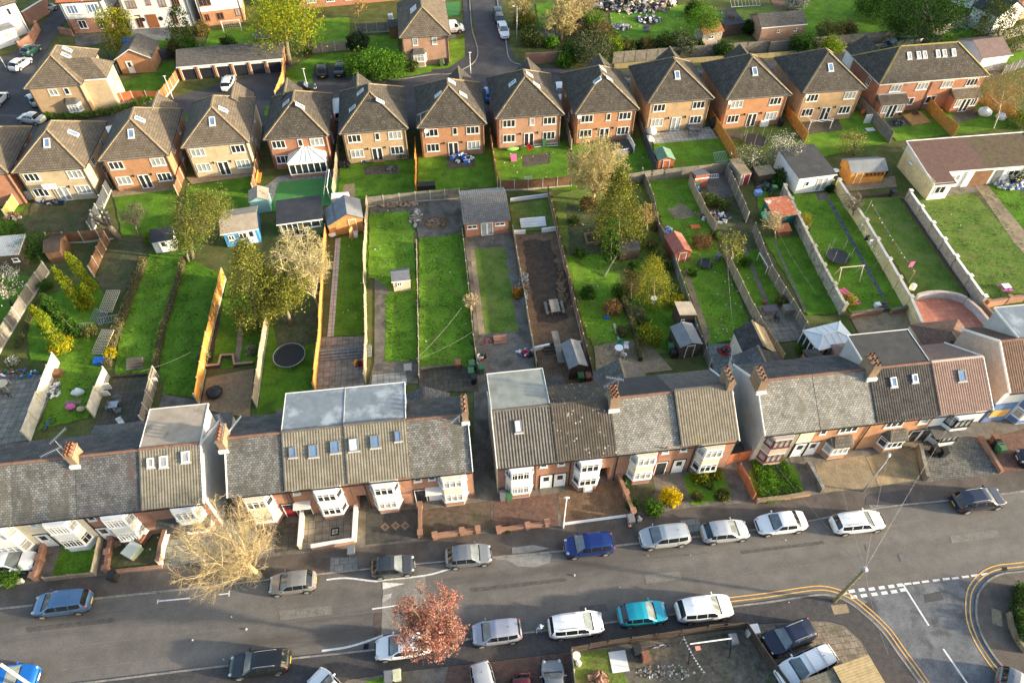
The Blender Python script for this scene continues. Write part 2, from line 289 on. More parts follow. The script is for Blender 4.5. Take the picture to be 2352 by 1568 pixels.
# ------------------------------------------------------------ setting sheets
LAY = [0]
def sheet(name, pts, m, lay=1, z=None, world=False, kind='structure'):
    LAY[0] += 1
    z = (.012 if z is None else z)+.005*lay+.00015*LAY[0]
    P = [Vector((p[0], p[1], 0)) if world else G(*p) for p in pts]
    if name in ('lawn', 'rough_lawn', 'worn_lawn', 'rough_ground', 'garden_bed', 'mossy_earth', 'dark_soil_bed', 'mud_patch', 'sandy_soil', 'verge', 'earth_garden', 'burnt_patch', 'sand_patch'):
        Q = []; j = .07 if name == 'lawn' else .16
        for a, b in zip(P, P[1:]+P[:1]):
            n = max(1, int((b-a).length/.6)); Q += [a+(b-a)*(k/n)+Vector((random.gauss(0, j), random.gauss(0, j), 0)) for k in range(n)]
        P = Q
    mb = MB(); a = sum(P[k].x*P[(k+1) % len(P)].y-P[(k+1) % len(P)].x*P[k].y for k in range(len(P)))
    if a < 0: P = P[::-1]
    c = sum(P, Vector())/len(P); c.z = 0
    ca, sa = math.cos(-YAW), math.sin(-YAW)
    mb.face(*[((p.x-c.x)*ca-(p.y-c.y)*sa, (p.x-c.x)*sa+(p.y-c.y)*ca, 0) for p in P])
    o = mb.build(name, m, loc=(c.x, c.y, z), rz=YAW); o['kind'] = kind
    return o
def slab(name, pts, m, z0, z1, mside=None, kind='structure'):
    P = [G(*p) for p in pts]; c = sum(P, Vector())/len(P); ca, sa = math.cos(-YAW), math.sin(-YAW)
    mb = MB(); mb.prism([((p.x-c.x)*ca-(p.y-c.y)*sa, (p.x-c.x)*sa+(p.y-c.y)*ca) for p in P], z0, z1)
    o = mb.build(name, m, loc=(c.x, c.y, 0), rz=YAW)
    if kind: o['kind'] = kind
    return o
def offset_line(P, d):                                   # P world points, left offset d
    out = []
    for k, p in enumerate(P):
        t = (P[min(k+1, len(P)-1)]-P[max(k-1, 0)]); t.z = 0; t.normalize()
        out.append(p+Vector((-t.y, t.x, 0))*d)
    return out
def smooth_line(P, n=4):
    out = []
    for k in range(len(P)-1):
        p0, p1, p2, p3 = P[max(k-1, 0)], P[k], P[k+1], P[min(k+2, len(P)-1)]
        for j in range(n):
            t = j/n
            out.append(.5*((2*p1)+(p2-p0)*t+(2*p0-5*p1+4*p2-p3)*t*t+(3*p1-p0-3*p2+p3)*t**3))
    return out+[P[-1]]
def strip(name, P, d0, d1, m, z0, z1=None, kind='structure'):
    A = offset_line(P, d0); B = offset_line(P, d1); mb = MB()
    for k in range(len(A)-1):
        q = [A[k], A[k+1], B[k+1], B[k]]
        if ((q[1]-q[0]).cross(q[3]-q[0])).z < 0: q = q[::-1]
        if z1 is None: mb.face(*[(p.x, p.y, z0) for p in q])
        else: mb.prism([(p.x, p.y) for p in q], z0, z1)
    o = mb.build(name, m)
    if kind: o['kind'] = kind
    return o
# ------------------------------------------------------------ windows and doors (outward = local -y)
WC = {}
def window(parent, loc, w, h, cols=3, rz=0., glass=None, frame=None, transom=0, rot=None, name='window', bars=0):
    frame = frame or WHITE; glass = glass or random.choice([GLASS, GLASS, CURT])
    key = (round(w, 2), round(h, 2), cols, transom, bars, frame.name)
    if key not in WC:
        mb = MB(); t = .075; d = .05
        mb.box(-w/2, -d, 0, w/2, .03, t); mb.box(-w/2, -d, h-t, w/2, .03, h)
        for s in (-1, 1): mb.box(s*(w/2-t/2)-t/2, -d+.002, t, s*(w/2-t/2)+t/2, .03, h-t)
        for k in range(1, cols):
            x = -w/2+w*k/cols; mb.box(x-.04, -d+.002, t, x+.04, .03, h-t)
        if transom:
            for k in range(cols):
                x0 = -w/2+w*k/cols+.04; x1 = -w/2+w*(k+1)/cols-.04; mb.box(x0, -d+.004, h*transom-.03, x1, .03, h*transom+.03)
        if bars:
            for k in range(cols):
                x = -w/2+w*(k+.5)/cols; mb.box(x-.015, -d+.006, t, x+.015, .03, h-t)
        mb.box(-w/2-.06, -d-.07, -.06, w/2+.06, .03, -.004)
        me = mb.mesh('window', frame)
        gb = MB(); gb.face((-w/2+.03, -.012, .03), (w/2-.03, -.012, .03), (w/2-.03, -.012, h-.03), (-w/2+.03, -.012, h-.03))
        WC[key] = (me, gb)
    me, gb = WC[key]; gk = (key, glass.name)
    if gk not in WC: WC[gk] = gb.mesh('pane', glass)
    o = link(name, me, parent, loc, rz, rot); link('pane', WC[gk], o)
    return o
def door(parent, loc, w=.9, h=2.05, rz=0., m=None, glassy=.35, name='door'):
    m = m or WHITE; mb = MB(); mb.box(-w/2-.07, -.04, 0, -w/2, .02, h+.07); mb.box(w/2, -.04, 0, w/2+.07, .02, h+.07); mb.box(-w/2, -.04, h, w/2, .02, h+.07)
    f = mb.build('door_frame', WHITE, parent, loc=loc, rz=rz)
    d = MB().box(-w/2, -.02, 0.02, w/2, .02, h).build(name, m, parent, loc=loc, rz=rz)
    if glassy: MB().box(-w*.28, -.032, h*(1-glassy)-.12, w*.28, -.021, h-.15).build('pane', GLASS, d)
    MB().box(w*.34, -.06, .95, w*.40, -.021, 1.07).build('handle', METAL, d)
    return d
def french(parent, loc, w=1.4, h=2.1, rz=0.):
    mb = MB(); t = .09
    mb.box(-w/2, -.05, 0, w/2, .02, t); mb.box(-w/2, -.05, h-t, w/2, .02, h)
    for x in (-w/2+t/2, -t*.6, t*.6, w/2-t/2): mb.box(x-t/2, -.052, t, x+t/2, .02, h-t)
    d = mb.build('french_door', WHITE, parent, loc=loc, rz=rz)
    g = MB(); g.face((-w/2+.05, -.02, .05), (w/2-.05, -.02, .05), (w/2-.05, -.02, h-.05), (-w/2+.05, -.02, h-.05)); g.build('pane', random.choice([GLASS, GLASS, CURT]), d)
    return d
def roof_window(parent, o, tu, tv, n, w=.7, h=.95, glass=None, frame=None):
    M = Matrix((tu, n*-1, tv)).transposed()            # local x=tu, y=-n (outward -y), z=tv
    e = M.to_euler(); mb = MB(); t = .08
    mb.box(-w/2, -.12, 0, w/2, .02, t); mb.box(-w/2, -.12, h-t, w/2, .02, h); mb.box(-w/2, -.122, t, -w/2+t, .02, h-t); mb.box(w/2-t, -.122, t, w/2, .02, h-t)
    f = mb.build('roof_window', frame or WHITE, parent, loc=o, rot=e)
    g = MB(); g.face((-w/2+.03, -.09, .03), (w/2-.03, -.09, .03), (w/2-.03, -.09, h-.03), (-w/2+.03, -.09, h-.03)); g.build('pane', glass or BLUEG, f)
    MB().box(-w/2-.1, -.03, -.14, w/2+.1, .02, -.01).build('flashing', RENDG, f)
    return f
# ------------------------------------------------------------ detached hipped house
def hip_house(label, A, B, d, brick, roof, wins=1, sky=(), wing=0, eave=4.9, ez=4.9, extra=None, name='detached_house', group='detached houses along the back row', apex=None, sidewin='', k=1.0, fwd=True):
    a = G(*A, ez); b = G(*B, ez); w = (b-a).length; rz = yaw2(a, b)
    t = thing(name, label, 'house', (a.x, a.y, 0), rz, group)
    ov = .32; h = eave; r = w/2*.72; ax = w/2*k
    mb = MB(); mb.prism([(ov, ov), (w-ov, ov), (w-ov, d-ov), (ov, d-ov)], 0, h-.1); mb.build('wall', brick, t)
    mb = MB(); mb.box(0, 0, h-.2, w, d, h-.02); fo = mb.build('fascia', WHITE, t)
    ap = (w/2, ax, h+r); aq = (w/2, max(d-ax, ax+.2), h+r); c = [(-.06, -.06, h), (w+.06, -.06, h), (w+.06, d+.06, h), (-.06, d+.06, h)]
    mb = MB(); mb.face(c[0], c[1], ap); mb.face(c[1], c[2], aq, ap); mb.face(c[2], c[3], aq); mb.face(c[3], c[0], ap, aq); mb.face(c[3], c[2], c[1], c[0])
    ro = mb.build('roof', roof, t)
    mb = MB()
    for p, q in ((c[0], ap), (c[1], ap), (c[2], aq), (c[3], aq), (ap, aq)): mb.beam(Vector(p)+Vector((0, 0, .02)), Vector(q)+Vector((0, 0, .03)), .24, .10)
    mb.build('ridge_tiles', RIDGE, ro)
    mb = MB()
    mb.box(-.1, -.14, h-.1, w+.1, -.065, h-.03); mb.box(-.14, -.14, h-.1, -.065, d+.1, h-.03); mb.box(w+.065, -.14, h-.1, w+.14, d+.1, h-.03); mb.build('gutter', BLACKP, t)
    for x in (ov+.16, w-ov-.16): MB().tube([(x, ov-.06, 0), (x, ov-.06, h-.35), (x, -.08, h-.12)], .045, 6).build('downpipe', BLACKP, t)
    if wing:
        cx = w/2+wing; hw = 2.1; z = h+2.0; y0 = d-3.4; y1 = d+1.3
        mb = MB(); mb.prism([(cx-hw+.2, d-ov-.02), (cx+hw-.2, d-ov-.02), (cx+hw-.2, y1-.2), (cx-hw+.2, y1-.2)], 0, h-.12, cap=False)
        mb.face((cx-hw+.2, y1-.21, h-.12), (cx, y1-.21, z-.15), (cx+hw-.2, y1-.21, h-.12)); mb.build('wing_wall', brick, t)
        mb = MB(); mb.face((cx-hw, y0, h+.01), (cx-hw, y1, h+.01), (cx, y1, z), (cx, y0, z)); mb.face((cx+hw, y1, h+.01), (cx+hw, y0, h+.01), (cx, y0, z), (cx, y1, z)); w2 = mb.build('wing_roof', roof, t)
        MB().beam((cx, y0, z+.02), (cx, y1, z+.02), .24, .1).build('ridge_tiles', RIDGE, w2)
    if wins:
        W = [(.2, 3.3, 1.75, 1.12, 3), (.8, 3.3, 1.75, 1.12, 3), (.2, .95, 1.75, 1.2, 3), (.8, .95, 1.75, 1.2, 3)]
        if wins == 1: W.append((.54, 3.35, .62, 1.07, 1))
        for f, z, ww, hh, cc in W: window(t, (w*f, ov-.012, z), ww, hh, cc)
        french(t, (w*.5, ov-.012, .06))
        for f in (.37, .63): MB().box(w*f-.07, ov-.18, 2.0, w*f+.07, ov, 2.28).build('wall_lamp', BLACKP, t)
    for s in sidewin:
        if s == 'R': x, r2 = w-ov+.012, R(90)
        else: x, r2 = ov-.012, R(-90)
        window(t, (x, d*.3, 3.2), .9, 1.1, 2, r2); window(t, (x, d*.45, .9), .9, 1.1, 2, r2); window(t, (x, d*.7, 3.2), .6, 1.0, 1, r2)
    sl = Vector((0, ax, r)).normalized()
    for s in sky:
        f, u, v = s[:3]; g = s[3] if len(s) > 3 else None
        if f == 'F': o = Vector((w/2+u, v*ax, h+v*r)); tu = Vector((1, 0, 0)); tv = sl; n = Vector((0, -r, ax)).normalized()
        elif f == 'R': o = Vector((w-v*w/2, ax+u, h+v*r)); tu = Vector((0, 1, 0)); tv = Vector((-w/2, 0, r)).normalized(); n = Vector((r, 0, w/2)).normalized()
        else: o = Vector((v*w/2, ax+u, h+v*r)); tu = Vector((0, -1, 0)); tv = Vector((w/2, 0, r)).normalized(); n = Vector((-r, 0, w/2)).normalized()
        roof_window(t, o, tu, tv, n, .72, 1.15, g or BLUEG)
    t['w'] = w
    return t, w, d
# ------------------------------------------------------------ terraced house
def tile_grid(w, y0, z0, y1, z1, kind, x0=0.):
    L = math.hypot(y1-y0, z1-z0); uy, uz = (y1-y0)/L, (z1-z0)/L; ny, nz = -uz, uy
    if ny*1 > 0 and y1 < y0: pass
    if nz < 0: ny, nz = -ny, -nz
    pitch, row, amp, lip = {'pan': (.23, .32, .026, .05), 'corr': (.26, 9, .055, 0), 'slate': (9, .19, 0, .022), 'small': (.17, .3, .022, .02)}[kind]
    nu = [0., w] if pitch > 5 else [w*k/(round(w/pitch)*4) for k in range(round(w/pitch)*4+1)]
    nr = max(1, round(L/row)); V = []
    for k in range(nr): V += [(L*k/nr, lip), (L*(k+1)/nr-.004, 0)]
    mb = MB(); grid = []
    for v, e in V:
        line = []
        for i, u in enumerate(nu):
            q = e if len(nu) == 2 else e+amp*(0, .55, 1, .55)[i % 4]
            line.append(mb.pt((x0+u, y0+uy*v+ny*q, z0+uz*v+nz*q)))
        grid.append(line)
    flip = y1 < y0
    for a, b in zip(grid, grid[1:]):
        for i in range(len(nu)-1):
            f = [a[i], a[i+1], b[i+1], b[i]]; mb.f.append(f[::-1] if flip else f); mb.m.append(0)
    return mb
def pots(parent, stack, w, d, h, nx, ny):
    for i in range(nx):
        for j in range(ny):
            x = -w/2+w*(i+.5)/nx; y = -d/2+d*(j+.5)/ny
            mb = MB(); mb.lathe([(.11, h), (.10, h+.1), (.085, h+.32), (.11, h+.35), (.11, h+.38)], 10, (x, y), cap=False); mb.lathe([(.08, h+.33), (.02, h+.33)], 10, (x, y)); mb.build('chimney_pot', TERRA, stack)
def chimney(parent, x, y, z0, h=1.5, w=.55, d=1.3, nx=2, ny=4, m=None):
    s = MB().box(-w/2, -d/2, 0, w/2, d/2, h-.2).box(-w/2-.06, -d/2-.06, h-.199, w/2+.06, d/2+.06, h-.06).box(-w/2+.02, -d/2+.02, h-.059, w/2-.02, d/2-.02, h).build('chimney', m or STACK, parent, loc=(x, y, z0))
    pots(parent, s, w*(1 if nx > 1 else .6), d, h, nx, ny)
    MB().box(-w/2-.1, -d/2-.2, .0, w/2+.1, -d/2-.01, .35).build('flashing', RENDW, s)
    return s
def aerial(parent, x, y, z, a=0., n=9, mast=1.2):
    e = MB().tube([(0, 0, 0), (0, 0, mast)], .03, 5); d = Vector((math.cos(a), math.sin(a), .25)); p = Vector((0, 0, mast))-d*.4
    q = p+d*1.5; e.beam(p, q, .035); c = Vector((-math.sin(a), math.cos(a), 0))
    for k in range(n): o = p+(q-p)*k/(n-1); e.beam(o-c*.2, o+c*.2, .02)
    return e.build('aerial', METAL, parent, loc=(x, y, z))
def bay(t, cx, y, w=2.4, pr=.75, z0=0., z1=4.75, two=True, up=None, low=None, base=None, glass=None, roof=None, frame=None, bars=0):
    cw = .55*pr; prof = [(-w/2, 0), (-w/2+cw, -pr), (w/2-cw, -pr), (w/2, 0)]
    def ring(name, za, zb, m, o=0.): return MB().prism([(p[0]*(1+o), p[1]*(1+o) if p[1] else .02) for p in prof], za, zb, bottom=True).build(name, m, t, loc=(cx, y, 0))
    ring('bay_base', 0, .18, RENDG if base is not RENDW else RENDW, .015); ring('bay_wall', .182, .85, base or BR_OLD)
    def lights(za, h, gl):
        ring('bay_window_sill', za-.1, za-.001, WHITE, .02); ring('bay_window_core', za, za+h, DARK, -.06); ring('bay_window_head', za+h+.001, za+h+.12, WHITE, .01)
        gl = gl or random.choice([CURT, CURT, GLASS]); window(t, (cx, y-pr+.02, za), w-2*cw-.04, h, 3, 0, gl, frame, .72, bars=bars)
        sw = math.hypot(cw, pr)
        for s in (-1, 1): window(t, (cx+s*(w/2-cw/2)*.985, y-pr/2+.01, za), sw-.06, h, 1, s*math.atan2(pr, cw), gl, frame, .72, bars=bars)
    lights(.95, 1.15, glass)
    if two:
        ring('bay_panel', 2.23, 3.2, up or RENDC); lights(3.3, 1.15, glass)
        ring('bay_top', 4.58, z1-.04, up or RENDC)
    else:
        q = [(p[0]*1.13, p[1]*1.3) for p in prof]; mb = MB(); z = 2.24; zt = 2.85
        i = [(-w/2*.8, 0), (-w/2*.55, -.12), (w/2*.55, -.12), (w/2*.8, 0)]
        for k in range(3): mb.face((*q[k], z), (*q[k+1], z), (*i[k+1], zt), (*i[k], zt))
        mb.face(*[(*p, zt) for p in i]); mb.face(*[(*p, z) for p in q[::-1]]); mb.build('bay_roof', roof or T_GAR, t, loc=(cx, y, 0))
def terrace(label, o, rz, w, front, wall, rear=None, kind='pan', dormer=None, dorm=(0, 1), bays=(), doors=(), wins=(), sky=(), chim=None, gableL=None, gableR=None, rearkind=None, lift=0., ridge=RIDGET, passage=None, party=True, name='terraced_house', eave=4.8, rz_h=7.5, dep=8.0, porch=None, pipe=None):
    t = thing(name, label, 'house', (o.x, o.y, 0), rz, 'terraced houses facing the main street')
    yf, yb, ym = .32, dep-.32, dep/2; e = eave; zr = rz_h; g = .012
    def roofz(y): return e+(zr-e)*(1-abs(y-ym)/ym)
    mb = MB()
    if passage:
        pa, pb = passage
        mb.box(g, yf, 0, pa, yb, e-.04); mb.box(pb, yf, 0, w-g, yb, e-.04); mb.box(pa, yf, 2.35, pb, yb, e-.041)
    else: mb.box(g, yf, 0, w-g, yb, e-.04)
    mb.build('wall', wall, t)
    for x, m, s in ((g, gableL, -1), (w-g, gableR, 1)):
        if m:
            mb = MB(); x2 = x+s*.05; pr = [(yf, 0), (yb, 0), (yb, roofz(yb)-.03), (ym, zr-.03), (yf, roofz(yf)-.03)]
            P = [(x2, *p) for p in pr]; Q = [(x-s*.02, *p) for p in pr]
            mb.face(*(P if s > 0 else P[::-1])); mb.face(*(Q[::-1] if s > 0 else Q))
            for k in range(5):
                a, b = P[k], P[(k+1) % 5]; c2, d2 = Q[(k+1) % 5], Q[k]; mb.face(*((a, d2, c2, b) if s > 0 else (a, b, c2, d2)))
            mb.build('gable_wall', m, t)
            MB().beam((x2, -.02, e+.05), (x2, ym, zr+.05), .07, .22).beam((x2, dep+.02, e+.05), (x2, ym, zr+.05), .07, .22).build('verge', WHITE, t)
    fr = tile_grid(w-.02, 0, e+lift, ym, zr+lift, kind, .01)
    fr.face((.01, 0, e-.06+lift), (w-.01, 0, e-.06+lift), (w-.01, ym, zr-.06+lift), (.01, ym, zr-.06+lift)); fr.face((.01, 0, e-.06+lift), (.01, 0, e+lift), (w-.01, 0, e+lift), (w-.01, 0, e-.06+lift))
    for x in (.01, w-.01): fr.face((x, 0, e-.06+lift), (x, ym, zr-.06+lift), (x, ym, zr+lift+.03), (x, 0, e+lift+.03))
    ro = fr.build('roof', front, t)
    if not (dormer and dorm == (0, 1)):
        bk = tile_grid(w-.02, dep, e, ym, zr, rearkind or ('slate' if kind == 'slate' else kind), .01); bk.build('rear_roof', rear or front, t)
    mb = MB(); mb.tube([(.02, ym, zr+lift-.02), (w-.02, ym, zr+lift-.02)], .13, 8); mb.build('ridge_tiles', ridge, ro)
    mb = MB().box(.02, -.1, e-.14, w-.02, -.01, e-.05); mb.build('gutter', BLACKP, t)
    if dormer:
        xa, xb = w*dorm[0]+.03, w*dorm[1]-.03; zt = zr-.02
        MB().box(xa+.06, ym+.12, e-.3, xb-.06, yb+.12, zt-.08).build('dormer_wall', RENDG, t)
        dr = MB().box(xa, ym+.14, zt-.078, xb, yb+.3, zt+.06).build('dormer_roof', dormer, t)
        MB().box(xa, yb+.301, zt-.1, xb, yb+.37, zt+.10).box(xa-.05, ym+.14, zt-.1, xa-.001, yb+.37, zt+.10).box(xb+.001, ym+.14, zt-.1, xb+.05, yb+.37, zt+.10).build('dormer_edge', RENDW, dr)
        window(t, ((xa+xb)/2, yb+.13, e+.8), 1.8, 1.1, 3, math.pi)
    for b in bays:
        b = dict(b); f = b.pop('f'); bay(t, w*f, yf, **b)
    for d in doors:
        f, m = d[0], d[1]
        if len(d) > 2: MB().box(w*f-.7, yf-.75, 2.3, w*f+.7, yf-.01, 2.45).build('porch_canopy', d[2], t)
        else: MB().box(w*f-.62, yf-.03, 0, w*f+.62, yf-.001, 2.35).build('recess_shade', DARK, t)  # without a canopy: flat dark panel painting the shade of a recessed doorway
        door(t, (w*f, yf-.04, .12), m=m); MB().box(w*f-.6, yf-.7, 0, w*f+.6, yf-.04, .12).build('door_step', CONCD, t)
    for f, z, ww, hh, cc in wins: window(t, (w*f, yf-.012, z), ww, hh, cc)
    L = math.hypot(ym, zr-e); tv = Vector((0, ym/L, (zr-e)/L)); n = Vector((0, -(zr-e)/L, ym/L))
    for s in sky:
        f, v, ww, hh = s[:4]; gl = s[4] if len(s) > 4 else None
        roof_window(t, Vector((w*f, v*ym, e+v*(zr-e)+lift))+n*.07, Vector((1, 0, 0)), tv, n, ww, hh, gl, GREYP if len(s) > 5 else None)
    if chim: chimney(t, chim[0]*w, ym+chim[1], zr-.55, **chim[2])
    if passage: MB().box(passage[0]+.01, yf+1.2, .0, passage[1]-.01, yf+1.25, 2.3).build('passage_gate', W_DK, t)
    for x in (pipe or ()): MB().tube([(w*x, yf-.07, 0), (w*x, yf-.07, e-.5), (w*x, -.05, e-.1)], .05, 6).build('downpipe', BLACKP, t)
    return t
def outrigger(t, x0, x1, y0, d, wall, roof, ev=2.5, rg=4.0, form='gable', m2=None, ridge=RIDGE):
    MB().box(x0+.15, y0, 0, x1-.15, y0+d-.15, ev-.02).build('extension_wall', wall, t); mb = MB(); c = (x0+x1)/2
    if form == 'gable':
        mb.face((x0, y0, ev), (c, y0, rg), (c, y0+d, rg), (x0, y0+d, ev)); mb.mi = 1 if m2 else 0; mb.face((x1, y0+d, ev), (c, y0+d, rg), (c, y0, rg), (x1, y0, ev)); mb.mi = 0
        g = MB(); g.face((x1-.15, y0+d-.14, ev-.03), (c, y0+d-.14, rg-.06), (x0+.15, y0+d-.14, ev-.03)); g.build('extension_gable', wall, t)
    elif form == 'hip':
        q = y0+d-(x1-x0)/2*.9
        mb.face((x0, y0, ev), (c, y0, rg), (c, q, rg), (x0, y0+d, ev)); mb.face((x1, y0+d, ev), (c, q, rg), (c, y0, rg), (x1, y0, ev)); mb.face((x1, y0+d, ev), (x0, y0+d, ev), (c, q, rg))
    else:
        mb.face((x0, y0, rg), (x1, y0, rg), (x1, y0+d, ev), (x0, y0+d, ev)); mb.face((x0, y0, ev-.1), (x0, y0, rg), (x0, y0+d, ev), (x0, y0+d, ev-.1)); mb.face((x1, y0, ev-.1), (x1, y0+d, ev-.1), (x1, y0+d, ev), (x1, y0, rg))
    r = mb.build('extension_roof', [roof, m2] if m2 else roof, t)
    if form in ('gable', 'hip'): MB().beam((c, y0, rg+.03), (c, (y0+d) if form == 'gable' else q, rg+.03), .22, .1).build('ridge_tiles', ridge, r)
    return r
# ------------------------------------------------------------ sheds and small buildings
def shed(label, A, B, d, h, wall, roof, form='apex', rise=.6, name='garden_shed', cat='shed', ov=.1, doorm=None, wins=(), dpos=.5, group=None, trim=None, ez=0., dside='F', dw=.8, french_at=None, roofz=None):
    a = G(*A) if len(A) == 2 else Vector(A); b = G(*B) if len(B) == 2 else Vector(B); w = (b-a).length; t = thing(name, label, cat, (a.x, a.y, ez), yaw2(a, b), group)
    MB().prism([(0, 0), (w, 0), (w, d), (0, d)], 0, h).build('wall', wall, t); mb = MB(); th = .05
    if form == 'apex':        # ridge runs front to back, gable to the front
        c = w/2; r = h+rise
        for y in (-.003, d+.003): (mb2 := MB()).face(*([(0, y, h-.01), (w, y, h-.01), (c, y, r-.02)] if y < 0 else [(w, y, h-.01), (0, y, h-.01), (c, y, r-.02)])); mb2.build('gable', wall, t)
        for s in (0, 1):
            e = -ov if s == 0 else w+ov; ze = h-ov*rise/(w/2); P = [(e, -ov, ze), (e, d+ov, ze), (c, d+ov, r), (c, -ov, r)]; Q = [(p[0], p[1], p[2]+th) for p in P]
            mb.face(*(Q[::-1] if s == 0 else Q)); mb.face(*(P if s == 0 else P[::-1])); mb.face(P[0], P[3], Q[3], Q[0]); mb.face(P[1], Q[1], Q[2], P[2]); mb.face(P[0], Q[0], Q[1], P[1])
    elif form == 'side':      # ridge runs left to right
        c = d/2; r = h+rise
        for x in (-.003, w+.003): (mb2 := MB()).face(*([(x, d, h-.01), (x, 0, h-.01), (x, c, r-.02)] if x < 0 else [(x, 0, h-.01), (x, d, h-.01), (x, c, r-.02)])); mb2.build('gable', wall, t)
        for s in (0, 1):
            e = -ov if s == 0 else d+ov; ze = h-ov*rise/c; P = [(-ov, e, ze), (w+ov, e, ze), (w+ov, c, r), (-ov, c, r)]; Q = [(p[0], p[1], p[2]+th) for p in P]
            mb.face(*(Q if s == 0 else Q[::-1])); mb.face(*(P[::-1] if s == 0 else P)); mb.face(P[0], P[1], Q[1], Q[0]); mb.face(P[0], Q[0], Q[3], P[3]); mb.face(P[1], P[2], Q[2], Q[1])
    elif form == 'barrel':
        n = 8; prev = None
        for k in range(n+1):
            q = math.pi*k/n; y = d/2-math.cos(q)*(d/2+ov); z = h-.05+math.sin(q)*rise
            if prev: mb.face((-ov, prev[0], prev[1]), (w+ov, prev[0], prev[1]), (w+ov, y, z), (-ov, y, z)); mb.face((-ov, prev[0], prev[1]), (-ov, y, z), (-ov, d/2, h-.05)); mb.face((w+ov, y, z), (w+ov, prev[0], prev[1]), (w+ov, d/2, h-.05))
            prev = (y, z)
    else:                     # pent: 'pent' high at the back, 'pentr' high on the right, 'flat'
        zf, zb = {'pent': (h, h+rise), 'flat': (h+.02, h+.06), 'pentf': (h+rise, h)}.get(form, (h, h))
        zl, zr2 = (h, h+rise) if form == 'pentr' else ((h+rise, h) if form == 'pentl' else (0, 0))
        zz = [zf, zf, zb, zb] if form in ('pent', 'flat', 'pentf') else [zl, zr2, zr2, zl]
        P = [(-ov, -ov, zz[0]), (w+ov, -ov, zz[1]), (w+ov, d+ov, zz[2]), (-ov, d+ov, zz[3])]; Q = [(p[0], p[1], p[2]+.08) for p in P]
        mb.face(*Q); mb.face(*P[::-1])
        for k in range(4): j = (k+1) % 4; mb.face(P[k], P[j], Q[j], Q[k])
        if rise and form != 'flat':
            C = [(0, 0), (w, 0), (w, d), (0, d)]; zc = [z-.0 for z in zz]; g2 = MB()
            for k in range(4): j = (k+1) % 4; g2.face((*C[k], h-.005), (*C[j], h-.005), (*C[j], zc[j]+.02), (*C[k], zc[k]+.02))
            g2.build('upper_wall', wall, t)
    ro = mb.build('roof', roof, t)
    if trim:
        MB().box(-ov-.03, -ov-.04, h-.1, w+ov+.03, -ov-.005, h+.06).build('fascia', trim, t) if form not in ('apex',) else MB().beam((-ov, -ov-.02, h-.06), (w/2, -ov-.02, h+rise), .03, .12).beam((w+ov, -ov-.02, h-.06), (w/2, -ov-.02, h+rise), .03, .12).build('bargeboard', trim, t)
    if doorm: door(t, (w*dpos, -.03, .05), dw, min(1.95, h-.1), 0, doorm, 0 if doorm not in (WHITE,) else .4)
    if french_at is not None: french(t, (w*french_at, -.015, .05), 1.5, min(2.05, h-.15))
    for f, z, ww, hh, cc in wins: window(t, (w*f, -.012, z), ww, hh, cc, 0, GLASS)
    return t, w
# ------------------------------------------------------------ fences and walls
FC = {}
def fence(label, pts, h=1.7, m=None, post=None, name='panel_fence', cat='fence', step=1.85, th=.05, ph=.08, pw=.11, group=None, part='fence_panel', gravel=None, cap=None, world=False, rails=0):
    m = m or W_GREY; post = post or POSTC; P = pts if world else [G(*p) for p in pts]
    t = thing(name, label, cat, P[0], 0, group); o = P[0]
    def postat(p, rz):
        k = ('post', post.name, h, ph, pw)
        if k not in FC: FC[k] = MB().box(-pw/2, -pw/2, -.1, pw/2, pw/2, h+ph).mesh('post', post)
        link('post', FC[k], t, p-o, rz)
    for i in range(len(P)-1):
        a, b = P[i], P[i+1]; L = (b-a).length; n = max(1, round(L/step)); rz = yaw2(a, b); l = round(L/n, 2)
        k = (m.name, l, h, th, gravel and gravel.name, rails)
        if k not in FC:
            FC[k] = MB().box(0.03, -th/2, (.22 if gravel else 0), l-.03, th/2, h).mesh(part, m)
            if gravel: FC[k, 'g'] = MB().box(.03, -th/2-.01, -.05, l-.03, th/2+.01, .215).mesh('gravel_board', gravel)
            if rails: mb = MB(); [mb.box(.03, s*(th/2+.001) if s > 0 else -th/2-.05, z, l-.03, th/2+.05 if s > 0 else -th/2-.001, z+.08) for s in (1, -1) for z in (.3, h*.55, h-.25)]; FC[k, 'r'] = mb.mesh('rail', m)
        for j in range(n):
            q = a+(b-a)*(j/n)
            pl = link(part, FC[k], t, q-o+Vector((0, 0, random.uniform(-.03, .03))), rz+random.uniform(-.012, .012)); pl.rotation_euler.x = random.gauss(0, .018)
            if gravel: link('gravel_board', FC[k, 'g'], t, q-o, rz)
            if rails: link('rail', FC[k, 'r'], t, q-o, rz)
            if pw and (j or not i): postat(q, rz)
        if pw: postat(b, rz)
    return t
